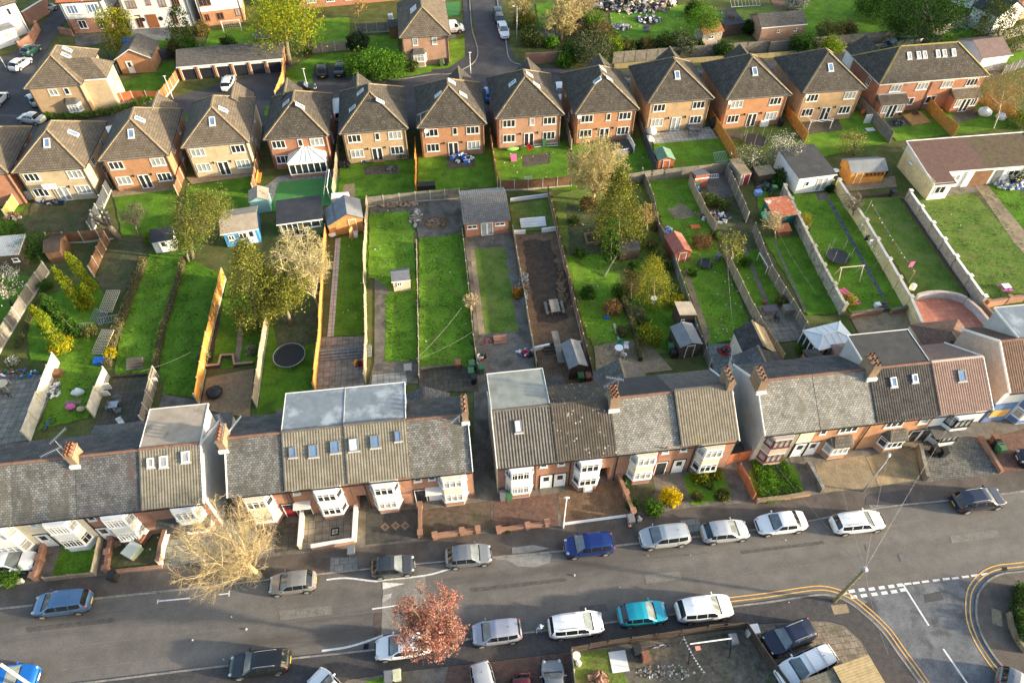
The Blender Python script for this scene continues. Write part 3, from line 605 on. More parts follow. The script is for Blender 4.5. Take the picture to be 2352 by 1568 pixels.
def wall(label, pts, h, m, th=.22, cap=None, name='garden_wall', piers=0, world=False, capm=None, z0=0., top=None, group=None, pierh=.2, pierw=.4):
    P = pts if world else [G(*p) for p in pts]; o = P[0]; t = thing(name, label, 'wall', o, 0, group)
    A, B = offset_line(P, th/2), offset_line(P, -th/2); mb = MB()
    for k in range(len(P)-1): mb.prism([(p.x-o.x, p.y-o.y) for p in (A[k], A[k+1], B[k+1], B[k])], z0, h)
    mb.build('wall', m, t)
    if capm:
        A, B = offset_line(P, th/2+.04), offset_line(P, -th/2-.04); mb = MB()
        for k in range(len(P)-1): mb.prism([(p.x-o.x, p.y-o.y) for p in (A[k], A[k+1], B[k+1], B[k])], h+.002, h+.07, bottom=True)
        mb.build('coping', capm, t)
    if piers:
        pm = MB().box(-pierw/2, -pierw/2, 0, pierw/2, pierw/2, h+pierh).mesh('pier', m); cm = MB().box(-pierw/2-.04, -pierw/2-.04, h+pierh+.002, pierw/2+.04, pierw/2+.04, h+pierh+.08).mesh('pier_cap', capm or m)
        for k in range(len(P)-1):
            a, b = P[k], P[k+1]; n = max(1, round((b-a).length/piers))
            for j in range(n+1 if k == len(P)-2 else n):
                q = a+(b-a)*(j/n)-o; p = link('pier', pm, t, q, yaw2(a, b)); link('pier_cap', cm, p)
    return t
# ------------------------------------------------------------ vehicles (front = local +x)
def lerp(P, x):
    for (a, b), (c, d) in zip(P, P[1:]):
        if x <= c: return b+(d-b)*((x-a)/(c-a) if c > a else 0)
    return P[-1][1]
CARS = {   # top profile, screen, rear glass, side glass splits, belt height
 'hatch': dict(top=[(0,.52),(.02,.66),(.08,.78),(.27,.96),(.44,1.40),(.52,1.46),(.70,1.46),(.83,1.38),(.94,1.0),(.985,.9),(1,.55)], ws=(.275,.44), rw=(.835,.94), side=[(.35,.55),(.558,.76),(.768,.87)], belt=1.0),
 'mpv': dict(top=[(0,.55),(.02,.72),(.07,.85),(.22,1.04),(.38,1.52),(.48,1.6),(.75,1.6),(.92,1.52),(.965,1.05),(.99,.92),(1,.55)], ws=(.225,.38), rw=(.922,.965), side=[(.30,.50),(.508,.71),(.718,.90)], belt=1.1),
 'estate': dict(top=[(0,.52),(.02,.66),(.08,.78),(.27,.95),(.41,1.40),(.5,1.47),(.75,1.47),(.90,1.40),(.965,1.0),(.99,.88),(1,.55)], ws=(.275,.41), rw=(.902,.965), side=[(.34,.52),(.528,.71),(.718,.89)], belt=1.0),
 'suv': dict(top=[(0,.6),(.02,.8),(.07,.93),(.26,1.08),(.40,1.55),(.48,1.62),(.74,1.62),(.90,1.53),(.965,1.08),(.99,.95),(1,.6)], ws=(.265,.40), rw=(.902,.965), side=[(.34,.52),(.528,.71),(.718,.89)], belt=1.13),
 'sedan': dict(top=[(0,.52),(.02,.66),(.08,.78),(.28,.95),(.43,1.38),(.5,1.43),(.64,1.42),(.72,1.34),(.84,1.02),(.97,.97),(.99,.85),(1,.55)], ws=(.285,.43), rw=(.725,.835), side=[(.35,.53),(.538,.73)], belt=.99),
 'van': dict(top=[(0,.6),(.02,.82),(.06,.95),(.15,1.15),(.27,1.75),(.33,1.9),(.9,1.92),(.985,1.86),(.995,1.0),(1,.6)], ws=(.155,.27), rw=(.986,.994), side=[(.22,.36)], belt=1.15)}
def paint(name, c, metal=.35):
    return mat('paint_'+name, c, None, rough=.32, var=.04, metal=metal, coat=.8, spec=.5, coord='Object')
def car(label, typ, pm, loc, heading, L=4.2, W=1.75, hs=1., rails=None, plate=True, name='parked_car', cat='car', group='parked cars', bars=False):
    D = CARS[typ]; t = thing(name, label, cat, (loc[0], loc[1], loc[2] if len(loc) > 2 else .02), heading, group)
    xs = set([0, .01, .02, .04, .07, .11, .16, .97, .985, .995, 1]); xs |= {p[0] for p in D['top']}; xs |= set(D['ws'])|set(D['rw'])
    for a, b in D['side']: xs |= {a, b}
    for k in range(1, 20): xs.add(round(k/20, 3))
    xs = sorted(xs); X2 = [xs[0]]
    for x in xs[1:]:
        if x-X2[-1] > .004: X2.append(x)
    xs = X2
    rows = []
    for x in xs:
        zt = lerp(D['top'], x)*hs; e = abs(2*x-1); w = W/2*(1-.27*e**6-.05*e**2); zb = min(D['belt']*hs, zt-.02)
        gh = max(0, zt-zb-.06); k = min(1, gh/.3)
        z0 = .24+.10*max(0, e-.85)/.15
        pr = [(w*.90, z0), (w*.985, z0+.12), (w, .52 if zt > .6 else zt*.8), (w*.985, zb-.05), (w*(.955-.0*k), zb), (w*(.93-.16*k), zb+(zt-zb)*(.35+.50*k)), (w*(.84-.20*k), zt-.025), (w*.5, zt), (0, zt+.012)]
        X = (.5-x)*L; bow = .05*(1-x)
        r = [(X-(0 if x > .5 else .0), y, z) for y, z in pr]; r += [(X, -y, z) for y, z in pr[-2::-1]]
        rows.append(r)
    n = len(rows[0]); body = MB(); gl = MB(); ws = MB()
    for i in range(len(xs)-1):
        xm = (xs[i]+xs[i+1])/2
        for j in range(n-1):
            seg = j if j < n//2 else n-2-j
            g = False
            if seg == 4 and any(a <= xm <= b for a, b in D['side']): g = True
            if seg in (6, 7) and (D['ws'][0] <= xm <= D['ws'][1] or D['rw'][0] <= xm <= D['rw'][1]): g = True
            if seg == 5 and (D['rw'][0] <= xm <= D['rw'][1] and typ != 'van'): g = True
            q = [rows[i][j], rows[i][j+1], rows[i+1][j+1], rows[i+1][j]]
            (body if not g else ws if seg in (6, 7) and D['ws'][0] <= xm <= D['ws'][1] else gl).face(*q)
    body.face(*rows[0][::-1]); body.face(*rows[-1])
    under = MB(); under.box(-L*.46, -W*.42, .16, L*.46, W*.42, .3)
    def weld(mb, nm, m, p):
        d = {}; v = []; idx = []
        for q in mb.v:
            k = (round(q[0], 4), round(q[1], 4), round(q[2], 4))
            if k not in d: d[k] = len(v); v.append(q)
            idx.append(d[k])
        mb.f = [list(dict.fromkeys(idx[i] for i in f)) for f in mb.f]; keep = [i for i, f in enumerate(mb.f) if len(f) > 2]
        mb.f = [mb.f[i] for i in keep]; mb.m = [mb.m[i] for i in keep]; mb.v = v
        return mb.build(nm, m, p, smooth=True)
    b = weld(body, 'body', pm, t); weld(gl, 'windows', CARGLASS, t); weld(ws, 'windscreen', SCREEN, t); under.build('underbody', BLACKP, t)
    rr = .31 if typ not in ('suv', 'van') else .35
    for sx in (.32, -.30):
        for sy in (1, -1):
            y = sy*(W/2-.085)
            MB().tube([(0, -sy*.06, 0), (0, sy*.088, 0)], rr+.05, 16).build('wheel_arch', BLACKP, t, loc=(sx*L, y, rr+.02))
            wh = MB().tube([(0, -.1, 0), (0, -.08, 0), (0, .08, 0), (0, .1, 0)], [rr-.03, rr, rr, rr-.03], 18).build('wheel', TYRE, t, loc=(sx*L, y+sy*.003, rr))
            mb = MB(); mb.tube([(0, sy*.085, 0), (0, sy*.106, 0)], rr*.62, 14); mb.build('rim', RIM, wh)
    fh, rh = (.68, .82) if typ not in ('suv', 'mpv', 'van') else (.78, .98)
    mb = MB()
    for s in (1, -1):
        for x in [D['side'][0][0]-.04]+[q[1]+.004 for q in D['side'][:2]]: mb.box((.5-x)*L-.012, s*W*.489-.012, .34, (.5-x)*L+.012, s*W*.489+.012, D['belt']*hs-.06)
    x = (.5-D['ws'][0])*L; mb.box(x, -W*.38, lerp(D['top'], D['ws'][0])*hs-.02, x+.09, W*.38, lerp(D['top'], D['ws'][0])*hs+.008); mb.build('door_seams', BLACKP, t)
    for s in (1, -1):
        MB().blob((0, 0, 0), (.17, .13, .05), 8).build('headlight', plain('headlight', (.45, .47, .48), .1, spec=.8), t, True, loc=(L*.445, s*W*.33, fh*hs+.03))
        MB().blob((0, 0, 0), (.08, .09, .13), 8).build('tail_light', plain('tail_light', (.45, .015, .02), .2), t, True, loc=(-L*.462, s*W*.36, rh*hs))
        xm = (.5-D['ws'][0]-.07)*L
        MB().box(xm-.04, s*(W/2-.05) if s > 0 else -W/2-.13, D['belt']*hs-.02, xm+.05, W/2+.13 if s > 0 else -W/2+.05, D['belt']*hs+.10).build('wing_mirror', pm, t)
        if rails: MB().tube([(-.30*L, s*W*.315, lerp(D['top'], .8)*hs-.02), (-.27*L, s*W*.315, lerp(D['top'], .77)*hs+.045), (.0, s*W*.315, lerp(D['top'], .5)*hs+.04), (.05*L, s*W*.315, lerp(D['top'], .45)*hs-.03)], .025, 6).build('roof_rail', rails, t)
    if bars:
        for x in (.02, -.2): MB().beam((x*L, -W*.36, lerp(D['top'], .5-x)*hs+.07), (x*L, W*.36, lerp(D['top'], .5-x)*hs+.07), .07, .03).build('roof_bar', METAL, t)
    MB().box(L/2-.03, -.26, .42, L/2+.012, .26, .53).build('front_number_plate', WHITE, t)
    MB().box(-L/2-.012, -.26, .5*hs, -L/2+.05, .26, .61*hs).build('rear_number_plate', YELP, t)
    MB().box(L*.478, -W*.27, .58, L*.5-.004, W*.27, .68).build('grille', BLACKP, t)
    MB().tube([(-L*.22, 0, lerp(D['top'], .72)*hs), (-L*.24, 0, lerp(D['top'], .72)*hs+.14)], .02, 5).build('aerial', BLACKP, t)
    return t
# ------------------------------------------------------------ vegetation
def leaf_mesh(name, C, m, size, parent=None, up=.35, aspect=.55, ob=True):
    n = len(C); C = np.asarray(C, float)
    a = RNG.normal(size=(n, 3)); a /= np.linalg.norm(a, axis=1)[:, None]
    b = RNG.normal(size=(n, 3)); b -= (a*b).sum(1)[:, None]*a; b /= np.linalg.norm(b, axis=1)[:, None]
    s = size*(.6+.8*RNG.random(n))[:, None]
    V = np.stack([C-a*s*.5, C+b*s*aspect*.5, C+a*s*.5, C-b*s*aspect*.5], 1).reshape(-1, 3)
    me = bpy.data.meshes.new(name); me.vertices.add(4*n); me.vertices.foreach_set('co', V.astype(np.float32).ravel())
    me.loops.add(4*n); me.loops.foreach_set('vertex_index', np.arange(4*n, dtype=np.int32))
    me.polygons.add(n); me.polygons.foreach_set('loop_start', np.arange(0, 4*n, 4, dtype=np.int32))
    me.materials.append(m); me.update(calc_edges=True); me.validate()
    return me
def clumps(blobs, n, clump=14, spread=.22, shell=.55, flat=1.):
    out = []; tot = sum((b[3]*b[4])**.8 for b in blobs)
    for (x, y, z, rx, rz) in blobs:
        k = max(3, int(n/clump*(rx*rz)**.8/tot)); d = RNG.normal(size=(k, 3)); d /= np.linalg.norm(d, axis=1)[:, None]
        r = shell+(1.05-shell)*RNG.random(k)**.6; c = d*r[:, None]*np.array([rx, rx, rz])+np.array([x, y, z])
        q = np.repeat(c, clump, 0)+RNG.normal(size=(k*clump, 3))*np.array([rx, rx, rx*flat])*spread
        out.append(q)
    q = np.concatenate(out); return q[q[:, 2] > .05]
LM = dict(
 dark=leafmat('leaf_dark', (.018, .045, .012), (.045, .085, .02)), green=leafmat('leaf_green', (.035, .095, .014), (.085, .17, .025)), bright=leafmat('leaf_bright', (.06, .16, .015), (.16, .30, .03)),
 gold=leafmat('leaf_gold', (.16, .17, .012), (.38, .34, .02)), olive=leafmat('leaf_olive', (.085, .095, .03), (.20, .19, .06)), tan=leafmat('leaf_tan', (.26, .18, .075), (.42, .30, .12)), tanyel=leafmat('leaf_tan_yellow', (.30, .26, .08), (.50, .42, .13)),
 red=leafmat('leaf_red', (.30, .11, .08), (.52, .23, .17), (.66, .42, .34)), yel=leafmat('leaf_yellow', (.50, .36, .01), (.80, .60, .02)), white=leafmat('leaf_blossom', (.45, .42, .36), (.72, .70, .62)), brown=leafmat('leaf_brown', (.14, .075, .035), (.26, .15, .07)),
 conif=leafmat('leaf_conifer', (.05, .07, .018), (.18, .17, .045)), conifg=leafmat('leaf_conifer_gold', (.13, .15, .02), (.32, .32, .06)), orange=leafmat('leaf_orange', (.40, .07, .02), (.60, .28, .04)), pinkd=leafmat('leaf_pinkish', (.05, .07, .03), (.16, .17, .09), (.42, .30, .25)), hedge=leafmat('leaf_dry_hedge', (.16, .14, .05), (.32, .25, .10)), var=leafmat('leaf_variegated', (.12, .15, .06), (.40, .40, .22)), birch=leafmat('leaf_birch', (.22, .15, .06), (.36, .25, .10)))
def crown_tree(label, base, c, rpx, asp=1., leaf='green', leaf2=None, n=2600, size=.3, name='tree', cat='tree', trunk=True, blobs=None, lumps=7, bark=None, group=None, clump=14, spread=.2, tr=.07):
    b = G(*base); z = max(.5, zat(c[0], c[1], b.y)); p = G(c[0], c[1], z); r = rpx/px(c[0], c[1], z); rz = r*asp
    if z-rz < 0: z = rz*.92
    off = Vector((p.x-b.x, 0, 0)); t = thing(name, label, cat, b, random.random()*0, group)
    B = [(off.x, 0, z, r*.78, rz*.8)]
    for k in range(lumps):
        a = 2*math.pi*(k+random.random()*.5)/lumps; q = random.uniform(-.55, .6); s = random.uniform(.35, .52); h = math.sqrt(max(0, 1-q*q))
        B.append((off.x+math.cos(a)*r*.62*h, math.sin(a)*r*.62*h, z+q*rz*.75, r*s, rz*s))
    C = clumps(blobs and [(off.x+x*r, y*r, z+q*rz, s*r, s*rz) for x, y, q, s in blobs] or B, n, clump, spread)
    if leaf2:
        k = RNG.random(len(C)) < .35; me2 = leaf_mesh('crown', C[k], LM[leaf2], size); C = C[~k]; link('crown', me2, t)
    link('crown', leaf_mesh('crown', C, LM[leaf], size), t)
    if trunk:
        mb = MB(); top = Vector((off.x*.8, 0, z)); rt = max(.05, r*tr)
        mb.tube([(0, 0, -.1), Vector((off.x*.2, 0, z*.35)), top*.75, top], [rt*1.3, rt, rt*.7, rt*.3], 7)
        for k in range(6):
            a = 2*math.pi*k/6+random.random(); s = random.uniform(.3, .7); o = Vector((off.x*s, 0, z*(.4+.5*s)))
            mb.tube([o, o+Vector((math.cos(a)*r*.45, math.sin(a)*r*.45, rz*.3)), o+Vector((math.cos(a)*r*.75, math.sin(a)*r*.75, rz*.55))], [rt*.45, rt*.28, rt*.1], 5)
        mb.build('trunk', bark or BARK, t, True)
    return t
def bush(label, c, rpx, asp=.8, leaf='green', leaf2=None, n=700, size=.22, name='shrub', cat='shrub', lift=0., group=None, lumps=4, ground=None):
    if c[1] < 160: rpx *= 1.25; n = int(n*1.6)
    r = rpx/px(*c); z = r*asp*.85+lift
    v = (c[1]-784)/F; b = ground and G(*ground) or G(c[0], c[1], z)       # crown centre is what the photo shows
    t = thing(name, label, cat, (b.x, b.y, 0), 0, group); B = [(0, 0, z, r*.85, r*asp*.85)]
    for k in range(lumps):
        a = 2*math.pi*k/lumps+random.random(); B.append((math.cos(a)*r*.5, math.sin(a)*r*.5, z+random.uniform(-.3, .3)*r*asp, r*.5, r*asp*.5))
    C = clumps(B, n, 10, .16, .6)
    if leaf2:
        k = RNG.random(len(C)) < .4; link('foliage', leaf_mesh('foliage', C[k], LM[leaf2], size), t); C = C[~k]
    link('foliage', leaf_mesh('foliage', C, LM[leaf], size), t)
    mb = MB()
    for k in range(5):
        a = k*1.26; mb.tube([(0, 0, 0), (math.cos(a)*r*.2, math.sin(a)*r*.2, z*.6), (math.cos(a)*r*.5, math.sin(a)*r*.5, z)], [.04, .03, .015], 4)
    mb.build('stem', BARK, t); return t
def conifer(label, base, top, wpx, leaf='conif', leaf2=None, n=3000, size=.3, name='conifer', cat='tree', prof=((0, .55), (.12, 1), (.5, .7), (.8, .35), (1, .05)), group=None, skirt=.06, droop=.3):
    b = G(*base); h = max(1., zat(top[0], top[1], b.y)); p = G(top[0], top[1], h); r = wpx/px(top[0], (base[1]+top[1])/2, h*.5)
    t = thing(name, label, cat, b, 0, group); dx = p.x-b.x
    k = n//12; u = RNG.random(k)**1.15; rr = np.interp(u, [q[0] for q in prof], [q[1] for q in prof])*r; a = RNG.random(k)*2*math.pi
    lump = 1+.16*np.sin(a*3+u*7)+.12*np.sin(a*5-u*13); s = (.55+.5*RNG.random(k)**.5)*lump
    c = np.stack([np.cos(a)*rr*s+dx*u, np.sin(a)*rr*s, h*(skirt+(1-skirt)*u)-rr*s*droop], 1)
    C = np.repeat(c, 12, 0)+RNG.normal(size=(k*12, 3))*np.array([.14, .14, .12])*max(r, .6); C = C[C[:, 2] > .05]
    if leaf2:
        q = RNG.random(len(C)) < .4; link('foliage', leaf_mesh('foliage', C[q], LM[leaf2], size), t); C = C[~q]
    link('foliage', leaf_mesh('foliage', C, LM[leaf], size), t)
    MB().tube([(0, 0, -.1), (dx*.3, 0, h*.3), (dx*.6, 0, h*.6)], [max(.06, r*.09), r*.05, .02], 6).build('trunk', BARK, t); return t
def bare_tree(label, base, c, rpx, bark=None, leaf=None, nleaf=0, size=.12, name='bare_tree', fork=.28, seed=1, group=None, twig=.014, zr=.8, limbs=13, sec=9, tw=7, low=-.35, rt=None, gen=0, spread=0, upb=0, leaf2=None, far=0):
    rd = random.Random(seed); b = G(*base); z = max(1., zat(c[0], c[1], b.y)); p = G(c[0], c[1], z); r = rpx/px(c[0], c[1], z)
    t = thing(name, label, 'tree', b, 0, group); mb = MB(); tips = []; C = Vector((p.x-b.x, 0, z)); rt = rt or max(.07, r*.055); g = lambda q: rd.gauss(0, q)
    def inside(q):
        e = q-C; k = math.sqrt((e.x/r)**2+(e.y/r)**2+(e.z/(r*zr))**2); return q if k < 1 else C+e/k
    def path(a, d, L, n, rad, r1, wob):
        P = [a]; q = a
        for _ in range(n): d = (d+Vector((g(wob), g(wob), g(wob*.6)+.03))).normalized(); q = q+d*(L/n); P.append(q)
        k = 2
        while k < len(P) and inside(P[k]) is P[k]: k += 1
        P = P[:k]; n = len(P)-1
        mb.tube(P, [rad+(r1-rad)*k/n for k in range(n+1)], 5 if rad > .04 else 3, cap=False); return P
    st = Vector((C.x*.35, 0, max(.7, C.z-r*zr)*.6+fork)); mb.tube([(0, 0, -.1), st*.55, st], [rt*1.3, rt, rt*.85], 8)
    for i in range(limbs):
        zz = 1-(i+.5)/limbs*(1-low); a = i*2.39996+rd.random()*.4; h = math.sqrt(max(0, 1-zz*zz)); E = C+Vector((math.cos(a)*h*r, math.sin(a)*h*r, zz*r*zr))*rd.uniform(.8, .98)
        m = st+(E-st)*.45+Vector((g(.12)*r, g(.12)*r, .18*(E-st).length*(1-zz*.6))); P = [st*(1-u)**2+m*2*u*(1-u)+E*u*u for u in (0, .17, .34, .5, .67, .84, 1)]
        P = P[:2]+[q+Vector((g(.03), g(.03), g(.03)))*r for q in P[2:]]; mb.tube(P, [rt*.45*(1-k/6.2)**1.2+twig for k in range(7)], 5, cap=False)
        for j in range(sec):
            u = rd.uniform(.2, .98)*6; k = min(5, int(u)); o = P[k].lerp(P[k+1], u-k); d = ((P[k+1]-P[k]).normalized()*.8+Vector((g(.7), g(.7), g(.5)))).normalized()
            S = path(o, d, r*rd.uniform(.3, .55), 4, rt*.10+twig, twig, .2)
            for q in range(tw):
                v = rd.randrange(1, len(S)); d2 = ((S[v]-S[v-1]).normalized()*.7+Vector((g(.6), g(.6), g(.5)))).normalized(); T_ = path(S[v], d2, r*rd.uniform(.13, .28), 3, twig, twig*.6, .25); tips += T_[1:]
    mb.build('branches', bark or BARKY, t)
    if leaf and tips:
        P = np.array([tuple(q) for q in tips]); C2 = P[RNG.integers(0, len(P), nleaf)]+RNG.normal(size=(nleaf, 3))*r*.03
        if leaf2: k = RNG.random(nleaf) < .35; link('crown', leaf_mesh('crown', C2[k], LM[leaf2], size), t); C2 = C2[~k]
        link('crown', leaf_mesh('crown', C2, LM[leaf], size), t)
    return t
def hedge(label, pts, w, h, leaf='green', leaf2=None, n=2500, size=.2, name='hedge', cat='hedge', world=False):
    P = pts if world else [G(*p) for p in pts]; o = P[0]; t = thing(name, label, cat, o); Ls = [(b-a).length for a, b in zip(P, P[1:])]; T = sum(Ls); out = []
    for (a, b), l in zip(zip(P, P[1:]), Ls):
        k = int(n*l/T); u = RNG.random(k); d = (b-a)/l; s = RNG.random(k)*2-1; zz = RNG.random(k)**.6*h*(.85+.15*np.sin(u*l*2.1)+.1*np.sin(u*l*5.3)); wd = w/2*np.sqrt(np.clip(1-(zz/h)**3*.6, .1, 1))
        out.append(np.stack([a.x-o.x+d.x*u*l-d.y*s*wd, a.y-o.y+d.y*u*l+d.x*s*wd, zz], 1))
    C = np.concatenate(out)+RNG.normal(size=(sum(len(q) for q in out), 3))*.07
    if leaf2: q = RNG.random(len(C)) < .4; link('foliage', leaf_mesh('foliage', C[q], LM[leaf2], size), t); C = C[~q]
    link('foliage', leaf_mesh('foliage', C, LM[leaf], size), t); mb = MB()
    for a, b in zip(P, P[1:]): mb.beam(a-o+Vector((0, 0, h*.3)), b-o+Vector((0, 0, h*.3)), w*.55, h*.55)
    mb.build('stems', mat('hedge_stems', (.05, .045, .025), (.07, .06, .03), coord='Object'), t); return t
# ------------------------------------------------------------ street and garden things
BIN = {}
def bin_(label, c, m, rz=None, num=None, h=1.05, lidm=None):
    b = G(c[0], c[1], .55); t = thing('wheelie_bin', label, 'bin', (b.x, b.y, .02), YAW if rz is None else rz, 'wheelie bins'); k = m.name
    if k not in BIN:
        mb = MB(); n = [(.22, .20), (.29, .34)]; A = [(-.22, -.24), (.22, -.24), (.22, .24), (-.22, .24)]; B = [(-.29, -.34), (.29, -.34), (.29, .36), (-.29, .36)]
        for i in range(4): j = (i+1) % 4; mb.face((*A[i], .06), (*A[j], .06), (*B[j], h-.08), (*B[i], h-.08))
        mb.box(-.31, -.36, h-.10, .31, .38, h-.05); lid = MB(); lid.face((-.31, -.38, h-.045), (.31, -.38, h-.045), (.31, .36, h+.04), (-.31, .36, h+.04)); lid.prism([(-.31, -.38), (.31, -.38), (.31, .38), (-.31, .38)], h-.049, h-.03); lid.box(-.26, -.3, h-.03, .26, .3, h+.03); lid.tube([(-.25, .40, h-.02), (.25, .40, h-.02)], .025, 6)
        BIN[k] = (mb.mesh('bin_body', m), lid.mesh('lid', m), MB().tube([(-.26, 0, 0), (-.2, 0, 0)], .1, 10).tube([(.2, 0, 0), (.26, 0, 0)], .1, 10).mesh('wheels', TYRE))
    link('bin_body', BIN[k][0], t); l = link('lid', BIN[k][1], t); link('wheels', BIN[k][2], t, (0, .28, .1))
    if num: text(num, t, (-.17, -.22, h+.037), .34, WHITE, flat=True, name='painted_number')
    return t
def text(s, parent, loc, size, m, flat=False, rz=0., name='lettering', w=None, rot=None):
    cu = bpy.data.curves.new(name, 'FONT'); cu.body = s; cu.size = size; cu.extrude = .003
    ob = bpy.data.objects.new(name, cu); me = bpy.data.meshes.new_from_object(ob); bpy.data.objects.remove(ob); bpy.data.curves.remove(cu)
    me.materials.clear(); me.materials.append(m)
    if w:
        xs = [v.co.x for v in me.vertices]; k = w/(max(xs)-min(xs))
        for v in me.vertices: v.co.x *= k
    return link(name, me, parent, loc, rot=rot or (0 if flat else R(90), 0, rz))
def lamp(label, base, top, m=None, arm=.7, a=0., name='street_lamp'):
    b = G(*base); h = max(3.5, zat(top[0], top[1], b.y)); t = thing(name, label, 'street lamp', b, a, 'street lamps'); m = m or METAL
    MB().tube([(0, 0, 0), (0, 0, 1.2), (0, 0, 1.25), (0, 0, h)], [.08, .08, .055, .04], 8).build('post', m, t, True)
    if arm: MB().tube([(0, 0, h), (arm*.6, 0, h+.15), (arm, 0, h+.18)], .035, 6).build('arm', m, t)
    hd = MB().blob((0, 0, 0), (.26, .11, .07), 10).build('lamp_head', WHITE, t, True, loc=(arm+.15 if arm else .0, 0, h+(.18 if arm else .05)))
    return t, Vector((b.x, b.y, h))
def trampoline(label, c, r, h=.75, net=0., poles=0, m=None, tilt=0., matm=None):
    b = G(c[0], c[1], h); t = thing('trampoline', label, 'trampoline', (b.x, b.y, 0), random.random()); m = m or METAL
    mb = MB(); n = 28; R0 = [(r*math.cos(2*math.pi*k/n), r*math.sin(2*math.pi*k/n), h) for k in range(n+1)]; mb.tube(R0, .04, 6, cap=False); mb.build('frame_ring', m, t, True)
    MB().lathe([(r*.88, h-.03), (0.02, h-.05)], 28, cap=False).build('jump_mat', matm or BLACKP, t); MB().lathe([(r*.97, h+.03), (r*.89, h+.02)], 28, cap=False).build('spring_pad', BLACKP, t)
    mb = MB()
    for k in range(6): a = 2*math.pi*k/6; mb.tube([(r*.98*math.cos(a), r*.98*math.sin(a), h), (r*math.cos(a)*1.02, r*math.sin(a)*1.02, 0)], .03, 5)
    mb.build('legs', m, t)
    if poles:
        for k in range(poles): a = 2*math.pi*k/poles+.3; MB().tube([(r*math.cos(a), r*math.sin(a), h), (r*1.03*math.cos(a), r*1.03*math.sin(a), h+net)], .028, 5).build('net_pole', METAL, t)
    return t
def goal(label, a, b, d=.9, h=1.3, m=None):
    A = G(*a); B = G(*b); w = (B-A).length; t = thing('football_goal', label, 'goal', A, yaw2(A, B)); m = m or WHITE; mb = MB(); r = .045
    for p, q in (((0, 0, 0), (0, 0, h)), ((w, 0, 0), (w, 0, h)), ((0, 0, h), (w, 0, h))): mb.tube([p, q], r, 6)
    mb.build('goal_frame', m, t); mb = MB()
    for x in (0, w): mb.tube([(x, 0, h), (x, d*.4, h), (x, d, 0), (x, 0, 0)], .025, 5)
    mb.tube([(0, d, 0), (w, d, 0)], .025, 5); mb.build('net_frame', m, t); mb = MB()
    for k in range(1, 8): mb.beam((w*k/8, d*.4, h), (w*k/8, d, .02), .012)
    for k in range(1, 5): mb.beam((0, d*.4+d*.6*k/5, h*(1-k/5)), (w, d*.4+d*.6*k/5, h*(1-k/5)), .012)
    mb.build('net', WHITE, t); return t
def block_thing(name, label, cat, c, parts, z=0., rz=None, group=None):     # parts: (part name, material, list of boxes / callables)
    b = G(c[0], c[1], z+.01); t = thing(name, label, cat, (b.x, b.y, z+.02 if z == 0 else z), YAW if rz is None else rz, group)
    for nm, m, items in parts:
        mb = MB()
        for it in items:
            if callable(it): it(mb)
            elif len(it) == 6: mb.box(*it)
            else: mb.tube(it[0], it[1], 6)
        mb.build(nm, m, t)
    return t
def table(label, c, w, d, h, m, top=None, rz=None, round_=False):
    leg = [((s*w*.42), (q*d*.4)) for s in (-1, 1) for q in (-1, 1)]
    return block_thing('garden_table', label, 'table', c, [('table_top', top or m, [(lambda mb: mb.lathe([(w/2, h-.05), (w/2, h)], 16)) if round_ else (-w/2, -d/2, h-.05, w/2, d/2, h)])]+[('leg', m, [(x-.03, y-.03, 0, x+.03, y+.03, h-.051)]) for x, y in leg], rz=rz)
def chair(label, c, m, rz=0., group=None):
    return block_thing('garden_chair', label, 'chair', c, [('seat', m, [(-.25, -.25, .40, .25, .25, .45)]), ('backrest', m, [(-.25, .22, .451, .25, .27, .95)])]+[('leg', m, [(x-.025, y-.025, 0, x+.025, y+.025, .399)]) for x in (-.22, .22) for y in (-.22, .22)], rz=rz, group=group)
def bicycle(label, c, m, rz=0., s=1.):
    b = G(c[0], c[1], .3); t = thing('bicycle', label, 'bicycle', (b.x, b.y, .02), rz)
    for x in (-.52*s, .52*s):
        n = 16; w = MB().tube([(x+.32*s*math.cos(2*math.pi*k/n), 0, .33*s+.32*s*math.sin(2*math.pi*k/n)) for k in range(n+1)], .03, 5, cap=False).build('wheel', TYRE, t)
    P = [(-.52*s, 0, .33*s), (-.12*s, 0, .3*s), (-.2*s, 0, .75*s), (.35*s, 0, .78*s), (.52*s, 0, .33*s)]
    mb = MB()
    for i, j in ((0, 1), (0, 2), (1, 2), (2, 3), (1, 3), (3, 4)): mb.tube([P[i], P[j]], .03, 5)
    mb.build('frame', m, t); MB().box(-.32*s, -.07, .8*s, -.1*s, .07, .86*s).build('saddle', BLACKP, t); MB().tube([(.35*s, 0, .78*s), (.34*s, 0, .95*s)], .02, 5).tube([(.34*s, -.25, .95*s), (.34*s, .25, .95*s)], .02, 5).build('handlebar', BLACKP, t)
    return t
def heap(label, c, rpx, h, mats, n=120, size=.3, name='rubble_heap', cat='rubble', kind='stuff', flat=.6):
    b = G(*c); r = rpx/px(*c); mb = MB()
    for i in range(n):
        a = random.random()*6.28; q = r*math.sqrt(random.random()); z = h*max(0, 1-(q/r)**1.5)*random.uniform(.4, 1); s = size*random.uniform(.4, 1.3); mb.mi = random.randrange(len(mats))
        v = len(mb.v); mb.box(-s/2, -s*.35, -s*.2, s/2, s*.35, s*.2); M = Matrix.Rotation(random.random()*6, 3, 'Z') @ Matrix.Rotation(random.gauss(0, .5), 3, 'X') @ Matrix.Rotation(random.gauss(0, .5), 3, 'Y')
        for k in range(v, len(mb.v)): mb.v[k] = tuple(M @ Vector(mb.v[k])+Vector((math.cos(a)*q, math.sin(a)*q*flat, z+.06)))
    o = mb.build(name, mats, loc=(b.x, b.y, .02)); tag(o, label, cat, kind=kind); return o
